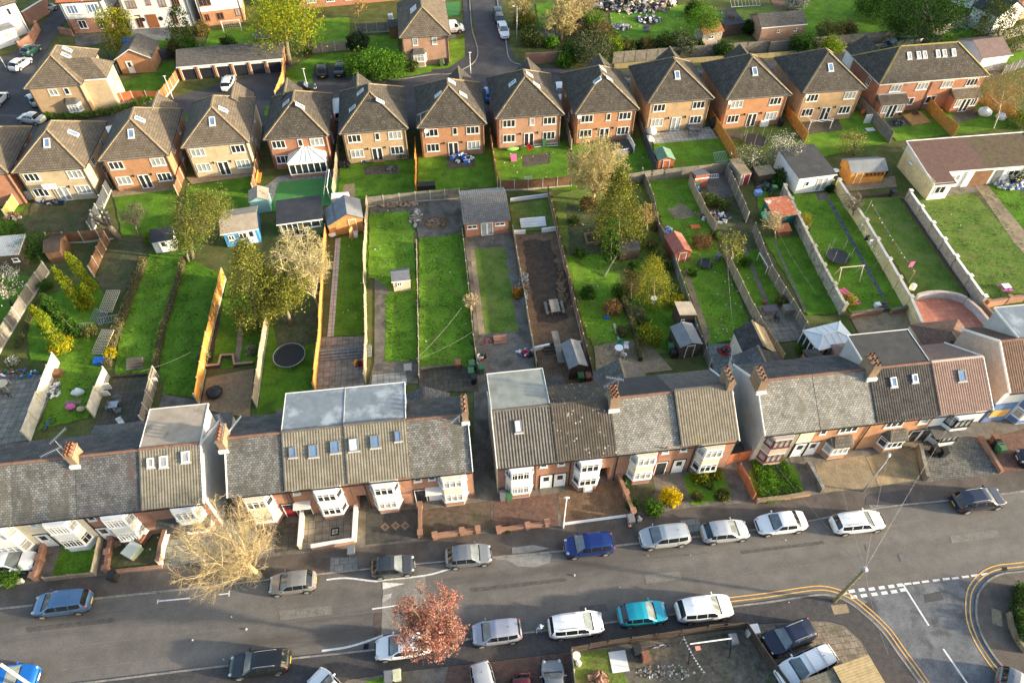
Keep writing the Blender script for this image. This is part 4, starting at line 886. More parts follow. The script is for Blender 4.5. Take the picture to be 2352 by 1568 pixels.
def solid(name, label, cat, mb, m, c, z=0., rz=None, smooth=False, group=None):
    b = G(c[0], c[1], z+.02); o = mb.build(name, m, None, smooth, loc=(b.x, b.y, z+.02), rz=YAW if rz is None else rz); return tag(o, label, cat, group)
def wire(label, pts, r=.02, m=None, name='overhead_wire', sag=.4):
    mb = MB(); P = []
    for a, b in zip(pts, pts[1:]):
        for k in range(10):
            u = k/10; q = a+(b-a)*u; q.z -= sag*4*u*(1-u); P.append(q)
    P.append(pts[-1]); o = P[0].copy(); mb.tube([p-o for p in P], r, 4); ob = mb.build(name, m or plain('wire', (.3, .29, .27), .6), loc=o); return tag(ob, label, 'wire')
# ============================================================ THE SETTING
def lineW(pts): return [G(*p) for p in pts]
gm = MB(); gm.face((-900, -300, 0), (900, -300, 0), (900, 1500, 0), (-900, 1500, 0)); gr = gm.build('ground', GRASS[4], loc=(0, 0, -.03)); gr['kind'] = 'structure'
KT = [(-300, 1432), (205, 1378), (550, 1341), (950, 1298), (1340, 1263), (1760, 1215), (2014, 1169), (2184, 1151), (2420, 1121), (2700, 1085)]
PL = [(-300, 1385), (0, 1348), (62, 1341), (225, 1323), (375, 1308), (640, 1277), (823, 1258), (975, 1243), (1130, 1223), (1258, 1211), (1438, 1188), (1586, 1166), (1726, 1154), (1889, 1134), (2114, 1106), (2352, 1081), (2700, 1045)]
sheet('main_road', [(-300, 1420)]+[(x, y-8) for x, y in KT[1:]]+[(2700, 1900), (-300, 1900)], ROADM, 0)
slab('pavement', KT+PL[::-1], PAVE, -.02, .10)
kt = smooth_line(lineW(KT), 3); strip('kerb', kt, 0, .14, KERB, -.02, .115)
yards = slab('front_yards', PL+[(2700, 880), (1176, 1010), (-300, 1190)], CONCD, -.02, .10)
# bottom pavement and side road
KB = [(-300, 1620), (0, 1588), (225, 1563), (525, 1526), (860, 1490), (1260, 1445), (1650, 1395), (1764, 1381), (1871, 1365), (1914, 1368), (1951, 1383), (1981, 1406), (2009, 1431), (2034, 1458), (2064, 1501), (2111, 1566), (2180, 1670), (2260, 1800)]
slab('pavement', KB+[(2100, 1800), (2010, 1530), (1976, 1468), (1939, 1436), (1901, 1426), (1864, 1425), (1735, 1433), (1706, 1441), (1311, 1496), (1118, 1520), (925, 1541), (800, 1560), (700, 1640), (-300, 1760)], PAVE2, -.02, .10)
kb = smooth_line(lineW(KB), 4); strip('kerb', kb, 0, -.14, KERB, -.02, .115)
KI = [(2700, 1262), (2480, 1292), (2352, 1310), (2301, 1316), (2269, 1331), (2246, 1358), (2239, 1388), (2241, 1426), (2254, 1463), (2274, 1498), (2301, 1533), (2360, 1600), (2450, 1700)]
slab('pavement', KI+[(2900, 1800), (2900, 1262)], PAVE, -.02, .10)
ki = smooth_line(lineW(KI), 4); strip('kerb', ki, 0, .14, KERB, -.02, .115)
sheet('side_road', [(1930, 1362), (2260, 1325), (2380, 1318), (2500, 1500), (2500, 1900), (2200, 1900), (2050, 1480), (1960, 1380)], ROAD2, 1)
slab('bottom_yards', [(800, 1561), (925, 1542), (1118, 1521), (1311, 1497), (1706, 1442), (1735, 1434), (1864, 1426), (1901, 1427), (1939, 1437), (1976, 1469), (2010, 1531), (2100, 1800), (700, 1900), (702, 1641)], CONCD, -.02, .104)
Z1 = .108
sheet('brick_driveway', [(1030, 1530), (1118, 1522), (1308, 1498), (1320, 1660), (1000, 1660)], BLOCKR, 0, Z1)
sheet('grass_patch', [(840, 1565), (890, 1552), (890, 1590), (820, 1600)], GRASS[1], 0, Z1)
sheet('grass_patch', [(1318, 1502), (1400, 1490), (1440, 1560), (1470, 1620), (1325, 1640)], GRASS[2], 0, Z1)
sheet('cracked_driveway', [(1735, 1440), (1864, 1430), (1901, 1431), (1936, 1441), (1972, 1471), (1992, 1500), (1990, 1560), (1760, 1640)], mat('cracked_concrete', (.20, .165, .12), (.26, .22, .165), var=.25, fine=6, brick=(.62, .47), mortar=(.07, .06, .045), msize=.02, coord='Object', stain=((.12, .10, .07), .8, .5, .7)), 0, Z1)
sheet('weedy_yard', [(1420, 1500), (1700, 1448), (1760, 1520), (1840, 1640), (1480, 1640)], mat('weedy_concrete', (.10, .085, .06), (.15, .13, .10), var=.3, fine=5, coord='Object', stain=((.05, .09, .02), .9, .56, .8), stain2=((.045, .04, .035), .5, .56, .7)), 0, Z1)
# markings
def dline(pts, w, m=ROADW, lay=3, name='road_marking'): return strip(name, lineW(pts), w/2, -w/2, m, .012+.005*lay+.0003*random.random())
for d in (.30, .62): strip('double_yellow_line', [p for p in kb if p.x > 15.5], d+.10, d, ROADY, .032); strip('double_yellow_line', [p for p in ki if p.x < 60], -d-.10, -d, ROADY, .032)
for x, y in ((1956, 1357), (1979, 1354), (2002, 1352), (2025, 1349), (2047, 1346), (2067, 1343)): dline([(x-7, y+1), (x+7, y-1)], .26)
for x, y in ((1938, 1361), (1961, 1370), (1984, 1367), (2008, 1364), (2031, 1361), (2053, 1358), (2074, 1354)): dline([(x-7, y+1), (x+7, y-1)], .26)
for x, y in ((2085, 1340), (2104, 1338), (2125, 1335), (2150, 1332), (2173, 1329), (2194, 1327), (2217, 1324), (2238, 1321), (2261, 1318)): dline([(x-8, y+1), (x+8, y-1)], .17)
dline([(2074, 1342), (2133, 1436)], .15); dline([(2166, 1489), (2222, 1570), (2270, 1640)], .15)
dline([(363, 1380), (395, 1377), (437, 1373)], .12); dline([(503, 1365), (526, 1362)], .10); dline([(363, 1376), (362, 1386)], .1); dline([(527, 1356), (526, 1369)], .1)
def sm(pts): return [ (p.x, p.y) for p in pts]
strip('road_marking', smooth_line(lineW([(750, 1331), (795, 1327), (858, 1334), (880, 1332), (977, 1321), (1023, 1309), (1068, 1297)]), 4), .07, -.07, ROADW, .03)
strip('road_marking', smooth_line(lineW([(739, 1494), (795, 1486), (840, 1473), (880, 1458)]), 4), .08, -.08, ROADW, .03)
dline([(855, 1398), (925, 1388)], .12)
sheet('speed_table', [(880, 1336), (977, 1322), (985, 1440), (876, 1458)], mat('speed_table', (.20, .185, .16), (.25, .23, .20), var=.2, scale=.5, fine=10, coord='Object'), 2)
sheet('road_marking', [(879, 1337), (930, 1340), (879, 1353)], ROADW, 4); sheet('road_marking', [(879, 1367), (900, 1362), (898, 1372), (878, 1383)], mat('worn_white', (.5, .48, .45), (.25, .23, .2), var=.3, fine=8, coord='Object'), 4)
sheet('road_patch', [(860, 1408), (877, 1406), (876, 1458), (858, 1462)], mat('road_patch', (.10, .075, .065), (.12, .09, .08), var=.2, fine=12, coord='Object'), 2)
for q in ([(1153, 1276), (1200, 1270), (1245, 1268), (1268, 1272), (1262, 1292), (1230, 1302), (1190, 1300), (1165, 1288)], [(1176, 1258), (1225, 1252), (1262, 1260), (1220, 1268), (1176, 1272)], [(1128, 1274), (1160, 1266), (1172, 1284), (1140, 1286)]): sheet('puddle', q, PUD, 3, z=.1 if q[0][1] == 1258 else None)
for q, m in (([(1980, 1388), (2003, 1378), (2010, 1402), (1993, 1404)], PAVE2), ([(2120, 1365), (2160, 1357), (2167, 1377), (2125, 1383)], ROAD3), ([(840, 1224), (893, 1220), (893, 1240), (838, 1250)], SLABD)): sheet('tarmac_patch', q, m, 2)
for q in ([(760, 1281), (822, 1278), (821, 1310), (758, 1316)], [(1790, 1190), (1815, 1188), (1822, 1205), (1797, 1209)], [(1985, 1137), (2030, 1131), (2070, 1140), (2090, 1158), (2000, 1172)], [(1560, 1195), (1605, 1192), (1612, 1220), (1580, 1224)]): sheet('paving_slabs', q, SLABG, 1, .10)
sheet('tarmac_patch', [(1990, 1136), (2085, 1125), (2092, 1158), (2062, 1162), (1986, 1160)], ROAD3, 2, .10)
for c in ((1997, 1257), (2074, 1280)): sheet('manhole_cover', [(c[0]-11, c[1]-7), (c[0]+7, c[1]-9), (c[0]+12, c[1]+7), (c[0]-6, c[1]+9)], mat('iron_cover', (.13, .12, .11), (.17, .16, .15), coord='Object'), 3)
sheet('manhole_cover', [(1907, 1390), (1943, 1387), (1951, 1407), (1915, 1412)], CONC, 1, .1); sheet('manhole_cover', [(2275, 1396), (2298, 1404), (2301, 1440), (2278, 1432)], CONC, 1, .1)
sheet('drain_grate', [(836, 1479), (848, 1477), (846, 1490), (834, 1491)], DARK, 3); sheet('drain_grate', [(2300, 1303), (2312, 1301), (2314, 1309), (2302, 1311)], DARK, 4)
for q, m in (([(60, 1440), (260, 1418), (264, 1428), (62, 1452)], 0), ([(640, 1402), (760, 1390), (764, 1410), (644, 1424)], 1), ([(1080, 1350), (1300, 1326), (1303, 1334), (1082, 1360)], 0), ([(1480, 1320), (1560, 1311), (1566, 1330), (1484, 1340)], 1), ([(1700, 1262), (1890, 1240), (1893, 1249), (1703, 1272)], 0), ([(1330, 1392), (1392, 1385), (1396, 1402), (1334, 1409)], 0), ([(2180, 1230), (2290, 1216), (2296, 1232), (2186, 1247)], 1)): sheet('road_patch', q, (mat('trench_dark', (.085, .078, .07), (.11, .10, .09), var=.2, fine=12, coord='Object'), mat('trench_pale', (.17, .155, .135), (.20, .185, .16), var=.2, fine=12, coord='Object'))[m], 1)
for q in ([(0, 1501), (300, 1468), (880, 1402)], [(100, 1542), (700, 1478)], [(1060, 1392), (1500, 1342), (1900, 1292)], [(1500, 1286), (1800, 1252), (2352, 1180)]): dline(q, .05, mat('road_seam', (.19, .175, .155), (.15, .14, .12), var=.3, scale=2, coord='Object'), 2, 'road_seam')
# front plots
FP = [('lawn', [(147, 1248), (227, 1233), (215, 1318), (122, 1324)], GRASS[1]), ('mossy_earth', [(262, 1244), (385, 1222), (362, 1300), (250, 1313)], EARTH), ('paving_slabs', [(390, 1215), (520, 1190), (600, 1230), (530, 1287), (378, 1300)], SLABG),
 ('dark_paving', [(640, 1188), (700, 1180), (688, 1262), (632, 1270)], SLABD), ('terrace_paving', [(700, 1172), (822, 1158), (815, 1248), (692, 1264)], SLAB), ('tarmac_yard', [(843, 1178), (968, 1168), (968, 1236), (840, 1252)], mat('dark_tarmac', (.06, .058, .05), (.085, .08, .07), var=.2, fine=12, coord='Object')),
 ('block_drive', [(972, 1172), (1128, 1150), (1130, 1212), (972, 1236)], BLOCK), ('brick_driveway', [(1134, 1152), (1280, 1132), (1282, 1205), (1132, 1220)], BLOCKR), ('sandy_yard', [(1278, 1120), (1425, 1106), (1440, 1183), (1292, 1202)], SAND), ('garden_bed', [(1428, 1098), (1515, 1090), (1530, 1120), (1500, 1170), (1450, 1185)], EARTH),
 ('garden_path', [(1500, 1090), (1545, 1088), (1555, 1120), (1545, 1165), (1470, 1180), (1505, 1130)], CONCD), ('lawn', [(1565, 1092), (1655, 1078), (1680, 1120), (1675, 1148), (1590, 1160)], GRASS[0]), ('garden_path', [(1660, 1080), (1690, 1076), (1722, 1140), (1682, 1148)], CONCD),
 ('garden_bed', [(1715, 1078), (1820, 1060), (1842, 1128), (1740, 1150)], GRASS[0]), ('garden_path', [(1825, 1060), (1850, 1060), (1868, 1128), (1846, 1130)], CONCD), ('concrete_drive', [(1870, 1066), (1985, 1045), (2015, 1118), (1890, 1132)], CONC), ('concrete_drive', [(1988, 1050), (2100, 1025), (2112, 1102), (2017, 1117)], mat('concrete_warm', (.32, .23, .12), (.38, .28, .15), var=.25, scale=.5, fine=8, coord='Object', stain=((.17, .15, .10), .4, .52, .7))),
 ('block_drive', [(2125, 1030), (2250, 1005), (2296, 1090), (2118, 1108)], BLOCKG), ('red_driveway', [(2265, 1010), (2352, 985), (2400, 1070), (2300, 1092)], BLOCKR), ('driveway', [(-60, 1265), (95, 1245), (70, 1330), (-60, 1345)], CONCD)]
for n, p, m in FP: sheet(n, p, m, 1, .10)
def diamond(c, s, m, lay): sheet('brick_inlay', [(c[0]-s, c[1]), (c[0], c[1]-s*.95), (c[0]+s, c[1]), (c[0], c[1]+s*.95)], m, lay, .10)
for x, y in ((885, 1211), (909, 1208), (931, 1208)): diamond((x, y), 11, BR_WALL, 3); diamond((x, y), 8, CONC, 4); diamond((x, y), 5.5, BLOCKR, 5)
sheet('stone_inlay', [(761, 1214), (780, 1211), (779, 1229), (760, 1232)], DARK, 3, .10); sheet('stone_inlay', [(764, 1217), (777, 1215), (776, 1226), (763, 1229)], SLAB2, 4, .10); sheet('stone_inlay', [(768, 1220), (773, 1219), (772, 1224), (767, 1225)], CONCD, 5, .10)
# estate roads behind
sheet('estate_road', [(-200, 470), (-60, 330), (-60, 150), (20, 128), (75, 85), (128, 15), (145, 15), (152, 45), (120, 95), (85, 145), (250, 250), (400, 225), (650, 150), (720, 140), (880, 185), (1090, 150), (1095, 95), (1075, -40), (1185, -40), (1190, 80), (1210, 150), (1420, 165), (1760, 140), (2080, 90), (2300, 130), (2300, 180), (1900, 215), (600, 330), (200, 390)], ROAD3, 0)
K2 = smooth_line(lineW([(1078, -40), (1084, 60), (1095, 100), (1098, 128), (1085, 148), (1040, 170), (990, 173), (930, 182), (885, 184)]), 4); strip('kerb', K2, 0, -.18, KERB, -.02, .11)
K3 = smooth_line(lineW([(1137, -40), (1146, 40), (1160, 90), (1166, 130), (1180, 146), (1215, 153)]), 4); strip('kerb', K3, 0, .18, KERB, -.02, .11)
sheet('estate_pavement', [(1060, -40), (1078, -40), (1084, 60), (1097, 112), (1085, 148), (1040, 168), (990, 173), (992, 160), (1030, 157), (1068, 130), (1067, 70)], PAVE2, 2)
sheet('verge', [(1145, -40), (1180, -40), (1206, 80), (1212, 150), (1185, 140), (1165, 90)], GRASS[4], 1)
UP = [(GRASS[1], [(285, 190), (395, 140), (410, 168), (372, 212), (300, 224), (270, 220)]), (GRASS[0], [(480, 72), (585, 60), (600, 100), (470, 112)]), (GRASS[0], [(722, 45), (802, 40), (806, 100), (716, 106)]), (GRASS[1], [(655, 165), (720, 128), (805, 118), (805, 140), (722, 150), (716, 200), (665, 215)]),
 (GRASS[0], [(832, 82), (912, 80), (918, 130), (830, 130)]), (GRASS[0], [(1036, 92), (1067, 88), (1070, 140), (1040, 155), (990, 166), (885, 186), (880, 170), (960, 150)]), (GRASS[0], [(1400, 28), (1605, 8), (1605, 86), (1450, 94), (1404, 70)]), (GRASS[0], [(1830, -20), (2050, -20), (2065, 72), (1900, 88), (1836, 92)]), (GRASS[1], [(2135, 82), (2232, 60), (2252, 95), (2175, 116)]), (GRASS[0], [(2298, 135), (2352, 112), (2400, 150), (2300, 162)]),
 (GRASS[1], [(310, 95), (400, 88), (415, 112), (340, 112)]), (GRASS[1], [(1230, 10), (1270, 5), (1280, 60), (1240, 70)]), (GRASS[2], [(1690, 20), (1810, 10), (1800, 70), (1700, 80)]), (GRASS[1], [(610, 245), (638, 240), (640, 262), (606, 268)]), (GRASS[1], [(425, 262), (442, 260), (445, 285), (430, 290)])]
for m, p in UP: sheet('lawn', p, m, 1)
sheet('artificial_lawn', [(1005, 8), (1056, 4), (1056, 36), (1026, 38)], TURF, 2); sheet('burnt_patch', [(1460, 48), (1480, 40), (1510, 44), (1518, 52), (1500, 60), (1475, 58)], SOIL, 3); sheet('patio', [(300, 65), (385, 62), (400, 90), (300, 98)], SLABG, 1)
sheet('patio', [(170, 78), (240, 78), (250, 98), (175, 110)], CONCD, 1); sheet('earth_yard', [(1770, 0), (1830, 0), (1830, 22), (1780, 24)], SAND, 1); sheet('rubble_yard', [(1380, -30), (1520, -30), (1520, 25), (1395, 30)], SAND, 1); sheet('patio', [(2290, 115), (2352, 100), (2352, 112), (2298, 132)], CONC, 2)
# gardens of the back row
GR = [('mud_patch', EARTH, [(75, 468), (218, 440), (205, 535), (45, 535)]), ('lawn', GRASS[1], [(262, 452), (408, 432), (400, 525), (280, 545)]), ('lawn', GRASS[1], [(430, 428), (588, 405), (580, 490), (420, 500)]), ('lawn', GRASS[1], [(782, 380), (956, 365), (957, 445), (815, 462), (776, 462)]), ('lawn', GRASS[1], [(960, 360), (1126, 340), (1142, 428), (960, 446)]),
 ('lawn', GRASS[1], [(1131, 340), (1297, 326), (1312, 400), (1330, 440), (1147, 430)]), ('lawn', GRASS[1], [(1312, 335), (1490, 318), (1503, 392), (1320, 420)]), ('lawn', GRASS[0], [(1500, 328), (1656, 316), (1688, 380), (1512, 392)]), ('lawn', GRASS[2], [(1640, 300), (1805, 275), (1846, 328), (1698, 380)]), ('lawn', GRASS[0], [(1815, 272), (1978, 256), (2040, 328), (1860, 368)]), ('lawn', GRASS[0], [(2010, 275), (2122, 252), (2180, 310), (2060, 325)]), ('lawn', GRASS[1], [(2130, 256), (2265, 238), (2330, 290), (2192, 312)]), ('lawn', GRASS[1], [(-40, 500), (60, 470), (20, 545), (-60, 560)])]
for n, m, p in GR: sheet(n, p, m, 1)
for n, m, p in (('patio', CONCD, [(80, 462), (225, 436), (225, 446), (78, 474)]), ('patio', CONC, [(255, 437), (415, 418), (415, 434), (258, 454)]), ('patio', CONC, [(428, 408), (588, 390), (588, 404), (440, 424)]), ('patio', SLABG, [(592, 440), (640, 405), (775, 388), (775, 406), (640, 420), (625, 470)]), ('patio', SLABD, [(835, 384), (915, 378), (916, 400), (838, 403)]), ('patio', SLABD, [(1025, 360), (1090, 352), (1092, 384), (1028, 388)]), ('patio', SLABD, [(1200, 358), (1264, 350), (1264, 376), (1200, 385)]),
 ('patio', SLAB2, [(1488, 308), (1630, 292), (1650, 318), (1502, 331)]), ('patio', SLABD, [(1650, 300), (1700, 296), (1712, 318), (1665, 322)]), ('patio', SLABD, [(1830, 284), (1925, 270), (1935, 300), (1850, 310)]), ('patio', SLABD, [(2035, 275), (2075, 270), (2090, 288), (2040, 296)]), ('patio', SLABD, [(2185, 262), (2238, 250), (2246, 272), (2196, 284)]), ('patio', CONC, [(790, 425), (815, 422), (816, 452), (785, 456)])): sheet(n, p, m, 2)
sheet('artificial_lawn', [(640, 420), (779, 406), (768, 470), (660, 485), (622, 486)], TURF, 3)
# gardens behind the terrace
TG = [('lawn', GRASS[1], [(60, 700), (215, 640), (250, 690), (190, 800), (140, 830), (70, 830)], 1), ('lawn', GRASS[0], [(140, 830), (200, 770), (255, 760), (240, 850), (205, 960), (90, 985)], 2), ('rough_ground', EARTH, [(232, 555), (330, 545), (335, 600), (265, 700), (222, 650)], 1), ('lawn', GRASS[0], [(340, 585), (425, 580), (372, 775), (345, 865), (262, 865), (272, 790)], 2), ('lawn', GRASS[1], [(422, 585), (520, 640), (460, 915), (375, 905), (366, 850), (378, 770)], 1),
 ('lawn', GRASS[1], [(520, 650), (610, 700), (600, 842), (486, 845)], 2), ('garden_path', CONC, [(552, 722), (564, 720), (551, 832), (538, 833)], 3), ('gravel_patio', GRAVEL, [(474, 868), (584, 846), (574, 960), (460, 940)], 3), ('flower_bed', SOIL, [(500, 720), (508, 720), (486, 830), (478, 832)], 3), ('lawn', GRASS[1], [(616, 730), (736, 718), (728, 920), (590, 958)], 1), ('worn_lawn', EARTH, [(620, 728), (734, 716), (732, 790), (640, 800)], 2),
 ('lawn', GRASS[1], [(782, 545), (845, 535), (840, 770), (766, 774)], 2), ('slab_path', SLAB2, [(771, 548), (783, 547), (767, 772), (752, 774)], 3), ('patio', SLAB, [(733, 775), (842, 772), (838, 892), (728, 894)], 3), ('lawn', GRASS[0], [(848, 480), (945, 475), (957, 675), (905, 680), (862, 640), (846, 640)], 2), ('lawn', GRASS[0], [(885, 676), (957, 670), (960, 828), (884, 831)], 3), ('concrete_path', CONCD, [(861, 637), (903, 634), (906, 676), (886, 679), (885, 832), (960, 828), (960, 880), (846, 885), (860, 830)], 1),
 ('patio', SLAB2, [(856, 862), (932, 855), (936, 885), (852, 890)], 4), ('lawn', GRASS[0], [(963, 545), (1064, 535), (1090, 842), (962, 846)], 2), ('rubble_ground', CONCD, [(848, 470), (1060, 455), (1064, 536), (962, 548), (950, 485), (850, 492)], 3), ('brick_circle', SAND, [(972, 505), (1000, 495), (1030, 498), (1036, 512), (1020, 528), (985, 530), (970, 518)], 4), ('dark_yard', SLABD, [(962, 848), (1094, 842), (1100, 900), (960, 900)], 2),
 ('lawn', GRASS[3], [(1090, 572), (1160, 568), (1190, 762), (1114, 766)], 2), ('dark_ground', CONCD, [(1066, 540), (1176, 530), (1222, 790), (1230, 860), (1096, 870), (1085, 700)], 1), ('concrete_path', CONC, [(1080, 575), (1090, 574), (1114, 766), (1100, 768)], 3), ('sandy_soil', SAND, [(1176, 540), (1280, 533), (1338, 790), (1232, 800), (1221, 784)], 2), ('dark_soil_bed', SOIL, [(1199, 555), (1230, 551), (1263, 552), (1285, 640), (1304, 735), (1270, 742), (1236, 742), (1215, 650)], 3), ('lawn', GRASS[2], [(1172, 470), (1274, 455), (1280, 526), (1178, 534)], 3),
 ('rough_lawn', GRASS[2], [(1268, 450), (1475, 410), (1500, 480), (1545, 650), (1600, 790), (1380, 850), (1330, 720)], 1), ('rough_lawn', GRASS[0], [(1305, 590), (1400, 585), (1440, 700), (1450, 790), (1350, 780)], 2), ('worn_lawn', EARTH, [(1300, 470), (1390, 480), (1395, 580), (1310, 590)], 3), ('lawn', GRASS[1], [(1460, 690), (1545, 680), (1570, 790), (1520, 800), (1480, 770)], 3), ('lawn', GRASS[0], [(1484, 412), (1580, 410), (1645, 560), (1735, 775), (1628, 790), (1570, 640)], 2), ('slab_path', CONC, [(1568, 622), (1579, 620), (1633, 776), (1621, 790)], 3), ('sand_patch', CONC, [(1535, 480), (1560, 468), (1585, 475), (1596, 492), (1570, 506), (1545, 500)], 3),
 ('earth_garden', EARTH, [(1600, 430), (1680, 420), (1760, 560), (1830, 720), (1790, 800), (1735, 775), (1650, 560)], 1), ('lawn', GRASS[1], [(1668, 590), (1745, 570), (1800, 690), (1750, 715), (1720, 700)], 2), ('slab_path', CONCD, [(1705, 570), (1713, 568), (1768, 700), (1758, 704)], 3), ('patio', CONCD, [(1605, 400), (1668, 395), (1690, 450), (1640, 460)], 3), ('patio', SLAB, [(1722, 708), (1820, 695), (1850, 780), (1745, 790)], 3),
 ('lawn', GRASS[1], [(1752, 545), (1842, 545), (1928, 718), (1856, 724)], 2), ('slab_path', CONCD, [(1772, 548), (1777, 548), (1852, 716), (1846, 718)], 3), ('lawn', GRASS[0], [(1735, 440), (1760, 440), (1790, 510), (1750, 520)], 2), ('lawn', GRASS[0], [(1815, 447), (1928, 445), (2082, 706), (1952, 718)], 2), ('gravel_path', GRAVELD, [(1899, 462), (1909, 461), (2032, 682), (2024, 685)], 3), ('concrete_pad', CONCD, [(1872, 445), (1900, 442), (1905, 460), (1880, 462)], 4),
 ('lawn', GRASS[3], [(1960, 460), (2068, 450), (2222, 678), (2100, 672)], 2), ('concrete_pad', CONC, [(1935, 420), (2055, 405), (2060, 430), (1945, 440)], 3), ('red_patio', REDPAT, [(2096, 690), (2150, 682), (2205, 684), (2270, 745), (2320, 800), (2120, 800)], 3), ('lawn', GRASS[3], [(2095, 455), (2240, 430), (2420, 640), (2380, 690), (2265, 690)], 1), ('rough_ground', EARTH, [(2130, 420), (2352, 395), (2420, 520), (2420, 640), (2240, 450)], 1), ('lawn', GRASS[1], [(2250, 430), (2330, 420), (2430, 560), (2430, 640), (2300, 500)], 2), ('concrete_path', CONC, [(2235, 420), (2260, 416), (2400, 590), (2420, 660), (2330, 560)], 3), ('patio', CONC, [(1950, 725), (2085, 715), (2110, 770), (1990, 800)], 3), ('concrete_path', CONCD, [(2135, 425), (2240, 400), (2250, 440), (2150, 455)], 2), ('patio', SLAB, [(-60, 860), (140, 860), (70, 1010), (-60, 1030)], 1), ('patio', SLABD, [(265, 865), (345, 866), (335, 980), (215, 985)], 2), ('sandy_yard', SAND, [(1232, 800), (1345, 795), (1360, 880), (1240, 890)], 2), ('concrete_yard', CONC, [(1365, 795), (1480, 775), (1545, 850), (1370, 870)], 2), ('dark_yard', CONCD, [(375, 905), (455, 920), (450, 960), (350, 975)], 2), ('lawn', GRASS[1], [(-60, 620), (105, 640), (0, 800), (-60, 820)], 1), ('slab_yard', SLABG, [(1625, 790), (1700, 790), (1720, 850), (1640, 860)], 2), ('side_alley', CONCD, [(1090, 860), (1140, 850), (1150, 1150), (1085, 1160)], 0)]
for n, m, p, l in TG: sheet(n, p, m, l)
sheet('brick_path', [(2070, 880), (2090, 878), (2110, 900), (2085, 905)], CONC, 3)
# ============================================================ BACK ROW OF DETACHED HOUSES
S1 = [('F', -.1, .52)]; dR = BLUEG
rows = [  # label, A, B, depth, brick, roof, window scheme, roof windows, wing, sidewin
 ('red brick house at the left edge of the back row, cut off by the frame', (-135, 412), (18, 397), 10.6, BR_RED, T_BRN, 0, (), 0, 'R'),
 ('pale buff brick house with a basketball hoop standing behind it', (27, 397), (194, 385), 10.6, BR_PALE, T_BRN, 2, (('F', 0, .55), ('R', 1.2, .4)), 0, 'R'),
 ('orange brick house between the pale buff brick house and the narrow white fence', (225, 370), (386, 356), 11.2, BR_OR, T_BRN, 2, (('F', 0, .5), ('R', .6, .7), ), 1.6, 'R'),
 ('pale brick house with the rounded leafy tree growing at its garden fence', (416, 340), (571, 326), 11.3, BR_PALE, T_BRN, 2, (('F', -.05, .5), ('R', .4, .62)), 1.9, 'R'),
 ('red brick house with the white conservatory built on its back', (605, 321), (753, 311), 10.8, BR_RED, T_LICH, 1, (('R', -.6, .7), ('L', .8, .62)), -1.7, 'R'),
 ('buff orange brick house with lichen roof just right of the conservatory house', (779, 308), (936, 295), 11.0, BR_BUFF, T_LICH, 1, (('R', -1.2, .62), ('L', -.9, .35), ('L', 1.6, .62)), -1.7, ''),
 ('orange red brick house with bags of rubbish heaped by its french door', (958, 294), (1117, 284), 11.0, BR_OR, T_LICH, 1, (('R', -.4, .5), ('R', 1.4, .8), ('L', -.6, .6)), 1.8, ''),
 ('pink buff brick house with a red slide and ladder at its back wall', (1138, 273), (1295, 262), 11.2, BR_PINK, T_LICH, 1, (('R', -.8, .6), ('R', 1.2, .75), ('L', .4, .55)), 1.5, ''),
 ('red orange brick house with the grey timber deck behind the pale bare tree', (1321, 262), (1468, 251), 11.2, BR_OR, T_LICH, 1, (('L', -.9, .72), ('R', -.6, .7), ('R', 1.7, .8)), 1.5, 'L'),
 ('buff brick house with the slab patio and dining set', (1488, 237), (1640, 226), 10.6, BR_BUFF, T_LICH, 2, (('F', -.05, .54),), 1.5, ''),
 ('orange brick house with the netted trampoline in its garden', (1668, 229), (1818, 217), 10.6, BR_OR, T_LICH, 2, (('F', -.05, .54),), 1.2, ''),
 ('buff brick house with the white gazebo frame behind it', (1844, 214), (1990, 204), 10.6, BR_BUFF, T_LICH, 2, (('F', -.1, .5),), 0, '')]
HH = []
for r in rows: HH.append(hip_house(r[0], r[1], r[2], r[3], r[4], r[5], r[6], r[7], r[8], sidewin=r[9]))
